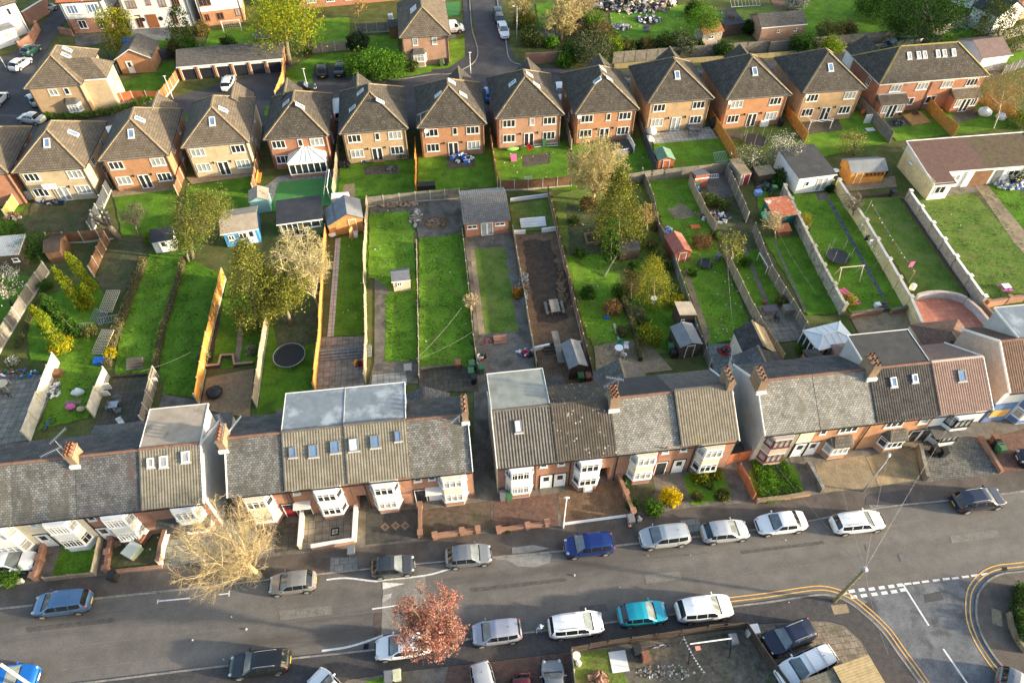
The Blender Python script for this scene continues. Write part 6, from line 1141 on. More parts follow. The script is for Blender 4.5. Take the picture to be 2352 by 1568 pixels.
# long cream outbuilding at the right
def cream():
    a = G(2126, 460); b = G(2162, 455); cs, sn = math.cos(YAW), math.sin(YAW); t = thing('outbuilding', 'long cream garden building with a red brown roof half covered in moss', 'outbuilding', (a.x, a.y, 0), YAW)
    rm = mat('red_brown_sheet', (.12, .07, .055), (.155, .092, .072), rough=.9, var=.15, stripe=(.25, 'h'), sdark=.75); rm2 = mat('mossy_sheet', (.09, .068, .042), (.125, .09, .055), rough=.9, var=.3, stripe=(.25, 'h'), sdark=.8, stain=((.10, .10, .03), .6, .52, .6))
    MB().box(0, 0, 0, 2.6, 7.6, 2.6).build('wall', RENDW, t); MB().box(2.601, 2.2, 0, 16.5, 7.6, 2.59).build('long_wall', RENDW, t); MB().box(-.04, .05, 0, -.001, 7.58, 2.85).build('cream_side_wall', RENDY, t)
    mb = MB(); mb.face((-.2, -.3, 2.55), (2.9, -.3, 2.55), (2.9, 1.9, 2.85), (-.2, 1.9, 2.85)); mb.face((-.2, 1.9, 2.85), (8.2, 1.9, 2.85), (8.2, 7.9, 3.75), (-.2, 7.9, 3.75)); mb.build('roof', rm, t); mb = MB(); mb.face((8.2, 1.9, 2.85), (16.8, 1.9, 2.85), (16.8, 7.9, 3.75), (8.2, 7.9, 3.75)); mb.build('mossy_roof', rm2, t)
    mb = MB(); mb.face((-.2, 7.9, 2.5), (-.2, 7.9, 3.75), (16.8, 7.9, 3.75), (16.8, 7.9, 2.5)); mb.face((-.05, 0, 2.55), (-.05, 7.6, 2.6), (-.05, 7.6, 3.7), (-.05, 1.9, 2.83)); mb.build('upper_wall', RENDC, t); mb = MB(); mb.beam((-.22, -.3, 2.6), (-.22, 1.9, 2.9), .07, .16).beam((-.22, 1.9, 2.9), (-.22, 7.9, 3.8), .07, .16).beam((-.2, 7.92, 3.8), (16.8, 7.92, 3.8), .07, .12).beam((16.82, 1.9, 2.9), (16.82, 7.9, 3.8), .07, .12); mb.build('bargeboard', WHITE, t)
    window(t, (1.2, -.012, 1.0), 1.4, 1.1, 2, 0, GLASS); window(t, (-.052, 5.4, 2.0), .6, .45, 2, R(-90)); window(t, (4.6, 2.188, 1.1), 1.3, .9, 2); MB().box(7.0, 2.1, 0, 9.6, 2.199, 2.3).build('brown_door', W_BRN, t); MB().box(6.0, 2.05, 0, 6.9, 2.199, 2.4).build('white_door', WHITE, t); window(t, (12.8, 2.188, 1.2), 1.6, .8, 2, 0, GLASS); MB().box(10.2, 2.12, 0, 11.2, 2.199, 2.2).build('grey_door', GREYP, t)
cream()
shed('white garden room with a flat dark roof and glazed double door', (1824, 446), (1902, 436), 6.2, 2.5, RENDW, FLAT[3], 'pent', .35, 'garden_room', 'outbuilding', .2, None, wins=((.27, 1.1, .55, .75, 1),), french_at=.72, trim=WHITE)
# ============================================================ FENCES AND WALLS
FN = [  # label, points, height, boards, post, gravel board, step
 ('long weathered panel fence along the dark garden at the far left', [(113, 626), (62, 706), (15, 784), (-40, 880)], 1.75, W_GREY, POSTC, POSTC),
 ('brown panel fence crossing behind the little brown apex shed', [(119, 560), (195, 557), (272, 548)], 1.7, W_BRN, POSTC, POSTC),
 ('brown panel fence running down towards the golden cypresses', [(252, 556), (235, 592), (217, 636)], 1.7, W_BRN, POSTC, None),
 ('white and slate grey panel fence between the two left lawns of the back row', [(259, 432), (240, 475), (214, 536)], 1.8, W_BLK, POSTC, POSTC),
 ('pale cream panel fence beside the slab patio at the left', [(137, 834), (103, 925), (70, 1013)], 1.75, W_CREAM, W_LT, None),
 ('pale panel fence with a white board leaning on it and a broken patio', [(252, 866), (233, 912), (217, 958)], 1.7, W_CREAM, W_LT, None),
 ('pale grey panel fence between the brown slab yard and the washing lines', [(365, 866), (350, 922), (335, 978)], 1.75, W_GREY, POSTC, None),
 ('bright orange panel fence in the left gardens', [(519, 642), (500, 720), (484, 788), (458, 929)], 1.8, W_OR, POSTC, POSTC),
 ('white concrete post fence beside the round trampoline lawn', [(619, 742), (612, 784), (590, 936)], 1.7, W_TAN, POSTC, POSTC),
 ('narrow orange fence between the tall evergreens and the slab path lawn', [(752, 540), (744, 640), (738, 784), (725, 903)], 1.7, W_OR, W_TAN, None),
 ('grey fence seen almost from above beside the narrow dark lawn', [(846, 474), (839, 600), (843, 784), (840, 880)], 1.6, W_TAN, W_LT, None),
 ('low ragged wire and post fence between the two middle lawns', [(957, 560), (960, 700), (963, 868)], .6, W_GREY, W_LT, None),
 ('low weathered fence left of the pale yellow lawn', [(1063, 542), (1074, 640), (1088, 784), (1098, 850)], 1.1, W_GREY, W_LT, None),
 ('concrete post fence along the left of the dark soil bed', [(1178, 533), (1200, 660), (1221, 784), (1232, 842)], 1.0, W_TAN, POSTC, None),
 ('brown panel fence with concrete posts right of the dark soil bed', [(1258, 443), (1275, 520), (1306, 655), (1338, 784), (1361, 872)], 1.3, W_BRN, POSTC, POSTC),
 ('short brown panel fence with concrete posts behind the small raised lawn', [(1150, 438), (1213, 436), (1312, 428)], 1.6, W_BRN, POSTC, POSTC),
 ('grey weathered fence behind the rubble and brick circle', [(846, 476), (956, 464), (1056, 457)], 1.6, W_GREY, POSTC, POSTC),
 ('grey weathered fence behind the lawn with the sand heap', [(1440, 424), (1525, 413), (1600, 405), (1690, 394)], 1.7, W_GREY, W_GREY, None),
 ('rough dark fence running down beside the golden conifer', [(1473, 406), (1497, 466), (1511, 535), (1540, 590), (1576, 697), (1596, 767), (1628, 845)], 1.4, W_GREY, W_LT, None),
 ('tan fence between the red shed and the earth garden', [(1581, 425), (1612, 490), (1640, 535)], 1.6, W_TAN, W_LT, None),
 ('tan panel fence below the brown twig pile', [(1661, 590), (1698, 670), (1738, 750), (1792, 835)], 1.6, W_TAN, W_LT, None),
 ('old grey fence with leaning props beside the greenhouse frame', [(1666, 402), (1713, 512)], 1.7, W_GREY, W_LT, None),
 ('grey panel fence beside the long washing line lawn', [(1728, 535), (1764, 632), (1812, 710), (1860, 790), (1895, 860)], 1.6, W_GREY, W_LT, None),
 ('brown fence with an orange bench against it beside the artificial lawn', [(600, 358), (585, 446)], 1.7, W_BRN, W_LT, None),
 ('yellow tan fence between the conservatory house and its right neighbour', [(782, 322), (768, 455)], 1.7, W_TAN, W_LT, None),
 ('thin orange fence left of the rubbish heap lawn', [(956, 340), (957, 446)], 1.7, W_OR, W_OR, None),
 ('thin brown fence right of the rubbish heap lawn', [(1126, 320), (1143, 432)], 1.7, W_RED, W_LT, None),
 ('pale fence beside the house with the grey deck', [(1297, 290), (1312, 345)], 1.7, W_TAN, W_LT, None),
 ('slate grey painted fence beside the slab patio lawn', [(1461, 278), (1482, 340), (1505, 398)], 1.7, W_BLK, W_BLK, None),
 ('vivid orange fence between the dining patio and the netted trampoline', [(1627, 272), (1658, 325), (1692, 382)], 1.8, W_OR, W_OR, None),
 ('orange fence between the netted trampoline and the white gazebo frame', [(1803, 268), (1825, 297), (1848, 328)], 1.7, W_OR, W_OR, None),
 ('grey fence left of the red brick pair', [(1968, 245), (2005, 285), (2042, 328)], 1.7, W_GREY, W_GREY, None),
 ('orange fence between the two gardens of the red brick pair', [(2120, 246), (2150, 278), (2188, 315)], 1.8, W_OR, W_OR, None),
 ('orange fence behind the tan birch tree at the right', [(2255, 235), (2305, 262), (2352, 300)], 1.7, W_OR, W_OR, None),
 ('yellow green fence left of the pale buff brick house', [(64, 438), (42, 470), (20, 505)], 1.6, mat('mossy_boards', (.30, .30, .08), (.36, .36, .12), stripe=(.14, 'h'), sdark=.7), W_LT, None),
 ('brown fence right of the narrow white box by the pale brick house', [(428, 392), (410, 450)], 1.7, W_BRN, W_LT, None),
 ('black panel fence between the brick outbuilding and the garages', [(360, 140), (405, 132)], 1.7, W_BLK, W_BLK, None), ('black panel fence left of the brick outbuilding', [(250, 128), (276, 172)], 1.7, W_BLK, W_BLK, None),
 ('red brown panel fence curving round the corner house lawn', [(263, 242), (310, 233), (374, 233), (398, 205), (413, 182)], 1.7, W_RED, POSTC, POSTC),
 ('grey fence behind the two black parked cars', [(713, 124), (800, 114)], 1.6, W_GREY, POSTC, None), ('grey fence beside the junction house garden', [(820, 77), (915, 72)], 1.7, W_GREY, POSTC, POSTC), ('orange fence at the end of the garages', [(636, 232), (652, 190), (655, 165)], 1.6, W_OR, W_LT, None),
 ('long grey closeboard fence behind the flowering shrubs', [(1407, 146), (1560, 133), (1764, 119)], 1.9, W_GREY, W_GREY, None), ('long grey closeboard fence behind the dark van', [(1764, 121), (1900, 108), (2046, 97)], 1.9, W_GREY, W_GREY, None), ('grey fence beside the dark van turning the corner', [(2095, 84), (2150, 108)], 1.8, W_GREY, W_GREY, None),
 ('grey concrete post fence at the top right below the dark conifer', [(2212, 122), (2280, 100), (2360, 76)], 1.8, W_GREY, POSTC, None), ('dark grey fence near the right edge behind the birch', [(2300, 172), (2360, 150)], 1.6, W_BLK, POSTC, None),
 ('tall dark timber fence round the yard at the bottom', [(1311, 1500), (1395, 1485), (1500, 1470), (1620, 1452), (1706, 1443)], 1.5, W_DK, W_DK, None), ('dark timber side fence with a gate at the bottom yard', [(1706, 1443), (1738, 1494), (1775, 1545), (1830, 1620)], 1.5, W_DK, W_DK, None), ('thin grey fence at the left of the bottom yard', [(1311, 1500), (1322, 1600)], 1.3, W_GREY, W_LT, None),
 ('brown front garden fence between the topiary lawn and the grassy plot', [(1693, 1082), (1712, 1115), (1726, 1150)], 1.4, W_RED, W_RED, None), ('brown gate panels between the topiary house and the shade-toned gable', [(1650, 1070), (1690, 1062), (1728, 1052)], 1.7, W_RED, W_RED, None),
 ('picket fence along the right of the fenced square lawn', [(240, 1232), (222, 1322)], 1.0, W_LT, W_LT, None), ('grey board fence at the front of the fenced square lawn', [(108, 1334), (222, 1323)], .8, W_GREY, W_GREY, None)]
for q in FN: fence(q[0], q[1], q[2], q[3], q[4], gravel=q[5], rails=1 if q[3] in (W_GREY, W_DK) and q[5] is None and q[2] > 1.3 else 0, name='garden_fence')
wall('mottled grey garden wall with square pier caps', [(1795, 450), (1841, 548), (1882, 632), (1930, 722)], 1.55, MOTTLE, .25, piers=3.2, capm=MOTTLE)
wall('cream textured garden wall with pale coping and piers', [(1918, 438), (1978, 530), (2030, 620), (2078, 706), (2108, 775)], 1.6, RENDY, .25, piers=3.6, capm=RENDG)
wall('grey block garden wall with white coping at the right', [(2080, 462), (2130, 535), (2182, 612), (2246, 704)], 1.5, WGREY, .22, capm=RENDW, piers=3.8)
P = [(2100, 690), (2125, 684), (2155, 683), (2190, 688), (2212, 697)]
wall('curved blue grey rendered wall topped with red bricks round the red patio', smooth_line(lineW(P), 3), .9, mat('blue_grey_render', (.26, .29, .36), (.31, .34, .41), coord='Object'), .25, capm=RENDP, world=True); wall('straight blue grey wall along the right of the red patio', [(2213, 699), (2240, 722), (2280, 770)], .9, mat('blue_grey_render', (.3, .3, .3)), .25, capm=RENDP)
wall('red brick garden wall at the right edge below the yellowish lawn', [(2262, 706), (2310, 696), (2400, 684)], .9, BR_WALL, .25, capm=BR_WALL, piers=3.); wall('red brick wall running down beside the blue grey wall', [(2246, 706), (2295, 760)], 1.0, BR_WALL, .25)
wall('red brick retaining wall with grey coping above the tiled yard', [(1950, 730), (2022, 720)], .75, BR_WALL, .25, capm=CONCD); wall('short red brick wall right of the garden steps', [(2042, 722), (2090, 712)], .75, BR_WALL, .25, capm=CONCD)
wall('red brick wall on the corner of the estate road', [(1206, 147), (1246, 146), (1292, 142)], 1.8, BR_WALL, .3); wall('low yellowish wall below the long closeboard fence', [(1410, 158), (1560, 146), (1764, 133), (2040, 110)], .8, mat('yellow_wall', (.30, .24, .12), (.36, .29, .15), coord='Object'), .2)
wall('grey block wall behind the fallen goal', [(2122, 90), (2175, 75), (2224, 57)], 1.7, WGREY, .2); wall('brick wall of the left street with a gate', [(50, 118), (78, 98), (92, 72)], 1.5, BR_OLD, .25, piers=3); wall('long brick wall beside the lane at the top left', [(66, 60), (120, 26)], 2.4, BR_OLD, .3, capm=RENDW); wall('ivy topped brick wall left of the white and brick house', [(140, 78), (170, 84)], 1.2, BR_OLD, .25)
wall('white block retaining wall left of the steps to the dark soil bed', [(1178, 538), (1207, 537)], .6, RENDW, .2); wall('white block retaining wall right of the steps to the dark soil bed', [(1244, 534), (1278, 529)], .6, RENDW, .2); wall('low white block wall across the small raised lawn', [(1172, 463), (1258, 452)], .5, RENDW, .2)
wall('white block wall at the bottom of the sandy soil plot', [(1224, 806), (1262, 798)], .6, RENDW, .2); wall('white block wall right of the plank steps', [(1302, 795), (1334, 792)], .6, RENDW, .2); wall('low wall at the foot of the long middle lawn', [(966, 850), (1062, 842)], .4, CONCD, .2)
wall('brown log edging wall below the green lawn with slab steps', [(262, 868), (340, 862)], .35, W_DK, .2); wall('dark raised edging beside the yellowish striped lawn', [(2068, 455), (2130, 550), (2222, 680)], .25, W_DK, .2); wall('dark timber edging above the yellowish striped lawn', [(1948, 455), (2062, 448)], .35, W_DK, .25)
wall('pink brick stepped edging above the gravel patio', [(474, 846), (505, 843), (510, 822), (538, 820), (541, 842), (584, 838)], .45, W_DK, .2, capm=BR_PINK)
# front garden walls
FW = [('low orange brick wall along the front of the mossy block drive', [(1000, 1236), (1062, 1226), (1098, 1222)], .6, BR_WALL, BR_WALL), ('orange brick wall between the diamond yard and the mossy drive', [(966, 1168), (967, 1232)], .7, BR_WALL, BR_WALL), ('low cream wall along the front of the paved yard', [(718, 1262), (815, 1246)], .7, BR_PINK, RENDW), ('cream topped wall at the left of the paved yard', [(698, 1182), (692, 1262)], .8, RENDC, RENDW), ('cream topped wall at the right of the paved yard', [(821, 1162), (816, 1246)], .8, RENDC, RENDW),
 ('low brick wall with plants along the red brick driveway', [(1146, 1222), (1212, 1213), (1256, 1206)], .55, BR_WALL, BR_OLD), ('white edging across the sandy front yard', [(1294, 1204), (1438, 1185)], .15, RENDW, None), ('brick wall between the sandy yard and the curved path', [(1420, 1100), (1436, 1140), (1452, 1182)], .7, BR_OLD, BR_OLD), ('low stone wall along the grassy front plot', [(1736, 1154), (1800, 1147), (1858, 1137)], .5, BR_PINK, CONC), ('stepped slab wall between the grassy plot and the concrete drive', [(1850, 1068), (1868, 1100), (1885, 1132)], .8, CONCD, SLABG),
 ('stone capped wall between the concrete drive and the block drive', [(2104, 1030), (2112, 1066), (2122, 1106)], .9, CONC, SLAB), ('brick wall between the grey block drive and the red driveway', [(2245, 1006), (2270, 1045), (2296, 1088)], .5, BR_OLD, BR_WALL), ('broken brick wall beside the brown painted bin', [(262, 1240), (254, 1275), (250, 1312)], .6, BR_WALL, BR_OLD), ('low brick wall at the front of the mossy earth yard', [(250, 1315), (375, 1302)], .3, BR_WALL, None), ('rendered wall with a brick top right of the mossy earth yard', [(392, 1216), (378, 1262), (372, 1300)], 1.0, RENDC, BR_WALL), ('wide orange brick wall beside the white car on the drive', [(112, 1244), (100, 1290), (88, 1330)], .8, BR_WALL, BR_WALL), ('low rendered wall below the hedge at the left edge', [(-40, 1350), (58, 1337)], .5, RENDC, RENDC), ('ivy and stone wall curving at the right edge pavement', [(2312, 1410), (2318, 1440), (2330, 1470), (2352, 1500)], .6, CONC, None)]
for l, p, h, m, c in FW: wall(l, p, h, m, .24, capm=c, piers=99 if 'brick wall' in l and h > .5 else 0)
# stone steps
for label, c, w, n, m, rr in (('white block steps down to the dark soil bed', (1226, 522), 3.2, 4, RENDW, 0), ('plank and earth steps at the foot of the sandy plot', (1283, 812), 3.0, 4, W_DK, 0), ('wide slab steps up from the patio to the narrow lawn', (787, 826), 6.0, 4, SLABG, 0), ('mossy slab steps at the foot of the green lawn', (308, 850), 1.6, 4, CONCD, 0), ('small dark steps beside the pale lawn', (1150, 790), 1.4, 3, BR_OLD, 0), ('brick steps between the two red retaining walls', (2032, 712), 1.0, 3, CONCD, 0), ('curved concrete steps to the black door', (2098, 1034), 2.0, 3, CONC, 0)):
    mb = MB()
    for k in range(n): mb.box(-w/2, k*.32, 0, w/2, (k+1)*.32-.002, .14*(k+1))
    solid('garden_steps', label, 'steps', mb, m, c)
# ============================================================ SHEDS
BROWNW = woodm('shed_brown', (.15, .085, .055), (.20, .115, .075), (.14, 'v')); REDW = woodm('shed_red', (.32, .10, .06), (.38, .13, .08), (.14, 'h'))
shed('tall orange timber shed with grey felt roof and its door hanging open', (776, 540), (838, 530), 3.6, 2.1, W_GOLD, FLAT[4], 'apex', .9, ov=.15, doorm=W_GOLD, dpos=.62); s0 = shed('low orange lean-to joined to the left of the open door shed', (760, 545), (776, 542), 3.4, 1.7, W_GOLD, FLAT[4], 'pentr', .5)
solid('open_shed_door', 'open orange door swinging from the tall orange shed', 'door', MB().box(-.05, -.8, 0, 0, 0, 1.8), W_GOLD, (814, 545), rz=YAW-.4)
shed('blue summerhouse with white windows and a grey felt roof', (524, 568), (600, 556), 4.2, 2.2, W_BLUE, FLAT[0], 'side', .7, 'summerhouse', 'summerhouse', .25, WHITE, ((.2, 1, .7, .7, 2), (.55, .9, .9, .9, 2)), .8, trim=WHITE)
shed('green and cream garden room with a black flat roof', (650, 548), (746, 535), 4.0, 2.3, mat('green_boards', (.16, .24, .13), (.2, .28, .16)), FLAT[5], 'pent', .3, 'garden_room', 'outbuilding', .2, None, ((.75, 1.2, 2.1, .9, 2), (.3, .15, 2.6, 2.0, 4)), trim=WHITE)
shed('pale teal shed with a sandy felt roof beside the artificial lawn', (582, 492), (624, 486), 2.4, 1.9, W_TEAL, FLAT[0], 'apex', .55, ov=.12)
ob, w_ = shed('brick outbuilding with a grey corrugated roof and white double doors', (1070, 545), (1168, 536), 5.6, 2.1, BR_RED, PAN_GY, 'pent', .01, 'outbuilding', 'outbuilding', .1, None, ((.16, 1.3, 1.2, .5, 2), (.8, 1.4, 1.2, .45, 2)), french_at=.5)
tile_grid(w_+.5, -.35, 2.25, 4.4, 3.1, 'pan', -.25).build('corrugated_roof', mat('corrugated_grey', (.12, .12, .12), (.17, .165, .155), var=.2, coord='Object'), ob); tile_grid(w_+.5, 6.2, 2.4, 4.4, 3.05, 'corr', -.25).build('corrugated_rear_roof', mat('corrugated_pale', (.24, .235, .215), (.3, .29, .27), var=.2, coord='Object'), ob)
shed('cream playhouse with a grey roof standing on the lawn', (906, 671), (944, 667), 1.9, 1.7, plain('cream_plastic', (.66, .55, .40), .6), mat('grey_plastic_roof', (.13, .14, .16), (.16, .17, .19), coord='Object'), 'side', .6, 'playhouse', 'playhouse', .1, None, ((.38, .95, .55, .5, 2),), trim=WHITE)
shed('green roofed timber shed at the corner of the slab patio lawn', (1509, 392), (1545, 389), 2.3, 1.6, W_RED, mat('green_felt', (.14, .24, .15), (.18, .28, .19), coord='Object'), 'apex', .5, doorm=W_RED, ov=.12)
shed('red timber lean-to with a sloping glass roof', (1592, 434), (1621, 430), 1.6, 1.6, REDW, GREYP, 'pentf', .5, 'lean_to_greenhouse', 'greenhouse', .05, trim=WHITE)
shed('rust roofed green shed on the left of the mottled wall', (1770, 522), (1820, 516), 3.0, 1.7, mat('green_boards_dark', (.02, .12, .10), (.03, .15, .13), coord='Object'), RUST, 'pent', .35, ov=.15)
shed('red painted shed with a red felt roof', (1546, 606), (1582, 600), 3.2, 1.6, REDW, mat('red_felt', (.40, .13, .09), (.46, .17, .12), coord='Object'), 'apex', .55, doorm=REDW, ov=.12)
shed('dark shed with a rounded black roof beside the ivy column', (1422, 600), (1464, 596), 2.2, 1.5, W_DK, FLAT[5], 'barrel', .6, ov=.12)
shed('brown shed with a sandy pent roof near the blue box', (1554, 754), (1590, 750), 1.8, 1.9, W_DK, FLAT[0], 'pentl', .3, wins=((.25, 1.0, .4, .4, 1),)); shed('dark shed with a grey curved felt roof behind the weathered slate house', (1556, 824), (1603, 816), 2.8, 1.9, W_DK, FLAT[4], 'apex', .45, doorm=W_DK)
shed('grey roofed dark shed standing by the plank steps', (1306, 872), (1344, 866), 3.2, 1.9, W_DK, FLAT[4], 'apex', .5, ov=.12); shed('small white shed with a black roof at the top of the hedged lawn', (360, 582), (408, 574), 1.8, 1.7, RENDW, FLAT[5], 'pent', .4, ov=.12, doorm=WHITE)
shed('weathered brown apex shed in the dark garden corner', (118, 604), (152, 600), 2.8, 1.7, W_BRN, W_DK, 'side', .6, ov=.12); shed('dark timber shed with a rusty corrugated iron roof at the left edge', (-30, 620), (62, 612), 3.0, 1.9, W_DK, mat('rusty_sheet', (.42, .44, .42), (.5, .5, .48), stripe=(.2, 'h'), stain=((.32, .16, .10), .9, .55, .7)), 'pent', .4, wins=((.85, .9, .7, .5, 1),))
og, ww = shed('bright orange workshop shed with five small windows and a grey roof', (1945, 424), (2024, 418), 3.0, 1.9, W_OR, FLAT[4], 'side', .75, ov=.15, doorm=W_OR, dpos=.25)
for k in range(5): window(og, (ww*(.47+.11*k), -.012, 1.15), .5, .5, 1, 0, GLASS, plain('dark_orange', (.3, .12, .02)))
shed('old pink and grey shed with a dark red corrugated door', (1695, 428), (1716, 424), 3.2, 1.8, WGREY, CONC, 'pent', .2, doorm=plain('maroon', (.2, .015, .03)), dpos=.7); shed('low open lean-to of old planks beside the old pink shed', (1736, 425), (1772, 420), 1.6, 1.5, W_DK, CONC, 'pent', .15)
shed('dark wooden store with a flat grey top behind the gold tiled roof', (1718, 806), (1742, 802), 2.2, 1.8, BR_OR, FLAT[3], 'flat', 0); shed('rusty brown chicken coop in front of the rust roofed shed', (1784, 546), (1812, 543), 1.1, .9, W_BRN, W_RED, 'pent', .2)
shed('small green and grey plastic store beside the pale buff brick house', (60, 460), (80, 458), 1.6, 1.4, RENDG, GREENP, 'pent', .2, 'storage_box', 'storage box'); shed('brown bench store box beside the dining patio', (1480, 300), (1492, 299), 1.2, .9, W_DK, BLACKP, 'flat', 0, 'storage_box', 'storage box'); yl, yr, ml = G(1914, 1531, 2.4), G(1994, 1503, 2.4), G(1850, 1566, 2.4); yd = (yr-yl).normalized(); yn = Vector((yd.y, -yd.x, 0))*3.6
yl.z = yr.z = ml.z = 0; ml = yl-yd*2.6
shed('yellow roofed brick hut cut off by the bottom edge', yl+yn, yr+yn, 3.6, 2.25, BR_OLD, mat('yellow_corrugated', (.42, .31, .15), (.48, .36, .19), stripe=(.18, 'v'), sdark=.7), 'pent', .1, 'outbuilding', 'outbuilding', .02); shed('mossy tiled low roof beside the yellow roofed hut', ml+yn-yn.normalized()*.5, yl+yn-yn.normalized()*.5-yd*.05, 3.0, 2.1, BR_OLD, mat('mossy_tile', (.13, .12, .09), (.17, .155, .115), brick=(.3, .25), mortar=(.06, .06, .05), stain=((.34, .25, .04), 1., .6, .7)), 'pent', .1, 'outbuilding', 'outbuilding', .02)
# ============================================================ TREES AND PLANTS
bare_tree('large bare street tree with pale yellow twigs in front of the slate end house', (598, 1322), (516, 1252), 128, seed=4, leaf='tanyel', nleaf=2500, size=.08, twig=.009, limbs=19, sec=15, tw=11, low=-.5, rt=.2, bark=mat('pale_twig', (.40, .31, .16), (.48, .38, .21), coord='Object'), zr=.7, group='street trees')
bare_tree('round street tree with red bronze leaves over a white car', (1006, 1496), (988, 1428), 92, seed=14, bark=BARK, leaf='red', nleaf=12000, size=.13, name='red_leaved_tree', zr=.82, limbs=16, sec=11, tw=8, twig=.011, low=-.6, rt=.16, group='street trees')
conifer('tall drooping dark conifer left of the bare white barked tree', (590, 745), (556, 555), 50, 'conif', 'conifg', 11000, .2, prof=((0, .75), (.3, 1), (.6, .8), (.85, .45), (1, .1)), droop=.15)
crown_tree('broad evergreen with olive golden leaves below the bare white barked tree', (668, 745), (650, 668), 62, 1.0, 'conifg', 'conif', 14000, .17, 'evergreen_tree', lumps=10)
bare_tree('bare white barked tree with golden twigs behind the green garden room', (733, 705), (690, 602), 72, bark=mat('white_bark', (.42, .36, .22), (.50, .43, .28), coord='Object'), seed=9, leaf='tanyel', nleaf=8000, size=.12, zr=1.35, limbs=17, sec=14, tw=10, twig=.013, low=-.3, rt=.15)
crown_tree('large ivy clad tree with fluffy olive twigs beside the small white shed', (440, 592), (462, 500), 74, .9, 'olive', 'conifg', 11000, .15, 'ivy_clad_tree', lumps=9); crown_tree('lower green lobed tree leaning over the small white shed', (432, 600), (432, 548), 46, .8, 'green', 'conifg', 5000, .15, 'leafy_tree')
def pollard():
    b = G(273, 548); t = thing('pollarded_tree', 'pollarded tree with cut pale stubs beside the white and slate fence', 'tree', b); rd = random.Random(3); mb = MB(); cm = MB(); mb.tube([(0, 0, -.1), (-.3, 0, 1.6), (-.5, .2, 2.3)], [.42, .34, .3], 9)
    for k in range(13):
        a = k*2.4; d = Vector((math.cos(a)*.7-.35, math.sin(a)*.6, rd.uniform(.35, .9))); o = Vector((-.4, .1, 1.7+.05*k)); m = o+d*rd.uniform(.8, 1.3); q = m+Vector((d.x*.3, d.y*.3, rd.uniform(.6, 1.2))); mb.tube([o, m, q], [.2, .15, .12], 7); dq = (q-m).normalized(); cm.tube([q, q+dq*.09], .125, 7)
    mb.build('trunk', BARK, t, True); cm.build('cut_end', W_LT, t)
pollard()
bare_tree('thin young tree with sparse green haze left of the ivy clad tree', (318, 545), (306, 490), 34, seed=2, leaf='olive', nleaf=900, size=.12, bark=BARK)
CY = [('tallest golden columnar cypress leaning towards the brown shed', (217, 668), (150, 580), 12, 'gold'), ('golden columnar cypress in the middle of the left group', (196, 712), (122, 614), 12, 'gold'), ('bushy golden cypress filling the gap between the tall ones', (200, 705), (186, 652), 15, 'gold'), ('dark green columnar cypress behind the lower golden one', (180, 770), (94, 676), 14, 'green'), ('second dark green columnar cypress touching the golden one', (165, 772), (98, 702), 11, 'green'), ('lowest golden cypress at the left end of the group', (152, 806), (72, 704), 15, 'gold')]
for l, b, tp, w, lf in CY: conifer(l, b, tp, w, lf, 'bright' if lf == 'gold' else 'dark', 4200, .17, 'columnar_cypress', prof=((0, .9), (.15, 1), (.6, .85), (.88, .5), (1, .12)), group='columnar cypresses in the left garden', droop=0)
crown_tree('blossoming tree with white speckles at the left edge', (28, 705), (8, 648), 48, .8, 'white', 'olive', 1500, .16, 'blossom_tree')
conifer('tall feathery conifer in the centre gardens', (1420, 560), (1426, 393), 58, 'conif', 'conifg', 12000, .22, prof=((0, .6), (.15, 1), (.45, .85), (.75, .5), (1, .06)), droop=.5)
bare_tree('wide pale yellow twiggy tree beside the tall feathery conifer', (1362, 462), (1372, 380), 76, seed=12, leaf='tanyel', nleaf=12000, size=.15, zr=.95, limbs=18, sec=13, tw=10, twig=.016, low=-.45)
conifer('narrow ivy covered column beside the rounded black shed', (1404, 600), (1404, 503), 20, 'green', 'dark', 1500, .2, 'ivy_column', prof=((0, .9), (.5, 1), (.85, .7), (1, .2)), droop=0)
crown_tree('weeping shrub of straw coloured stems right of the feathery conifer', (1486, 545), (1482, 490), 28, 1.2, 'tan', None, 1300, .16, 'weeping_shrub', 'shrub', clump=8)
conifer('golden feathery conifer in the middle garden', (1502, 690), (1502, 592), 42, 'conifg', 'gold', 6500, .14, prof=((0, .85), (.3, 1), (.6, .75), (.85, .4), (1, .1)), droop=.3); crown_tree('olive bush with brown tips joined to the golden conifer', (1448, 690), (1448, 645), 30, 1., 'olive', 'brown', 1700, .18, 'leafy_bush', 'shrub')
crown_tree('small olive tree beside the brown twig pile', (1682, 605), (1676, 560), 36, .9, 'conifg', 'olive', 1500, .17, 'small_tree')
crown_tree('white blossom tree right of the netted trampoline garden', (1802, 375), (1806, 335), 42, .75, 'white', 'olive', 2000, .17, 'blossom_tree'); crown_tree('olive blossom tree at the end of the vivid orange fence', (1728, 388), (1724, 355), 38, .7, 'olive', 'white', 1700, .17, 'blossom_tree')
crown_tree('rounded golden olive tree on the lawn of the white gazebo', (1962, 356), (1960, 325), 36, .75, 'tanyel', 'olive', 1700, .17, 'small_tree')
crown_tree('wide tan birch at the right edge in front of the brick pair', (2282, 295), (2300, 208), 62, .95, 'birch', 'tan', 6000, .17, 'birch_tree', bark=mat('birch_bark', (.6, .57, .5), (.5, .47, .42), coord='Object'), tr=.025); crown_tree('green tree below the tan birch at the right edge', (2340, 318), (2344, 282), 34, .9, 'green', None, 1400, .22, 'leafy_tree')
crown_tree('huge dark evergreen at the top right behind the closeboard fence', (2140, 92), (2122, 28), 92, .78, 'dark', 'green', 11000, .3, 'evergreen_tree', lumps=11); crown_tree('mid green tree at the left foot of the huge dark evergreen', (2066, 92), (2064, 50), 36, .9, 'green', 'olive', 1700, .3, 'leafy_tree')
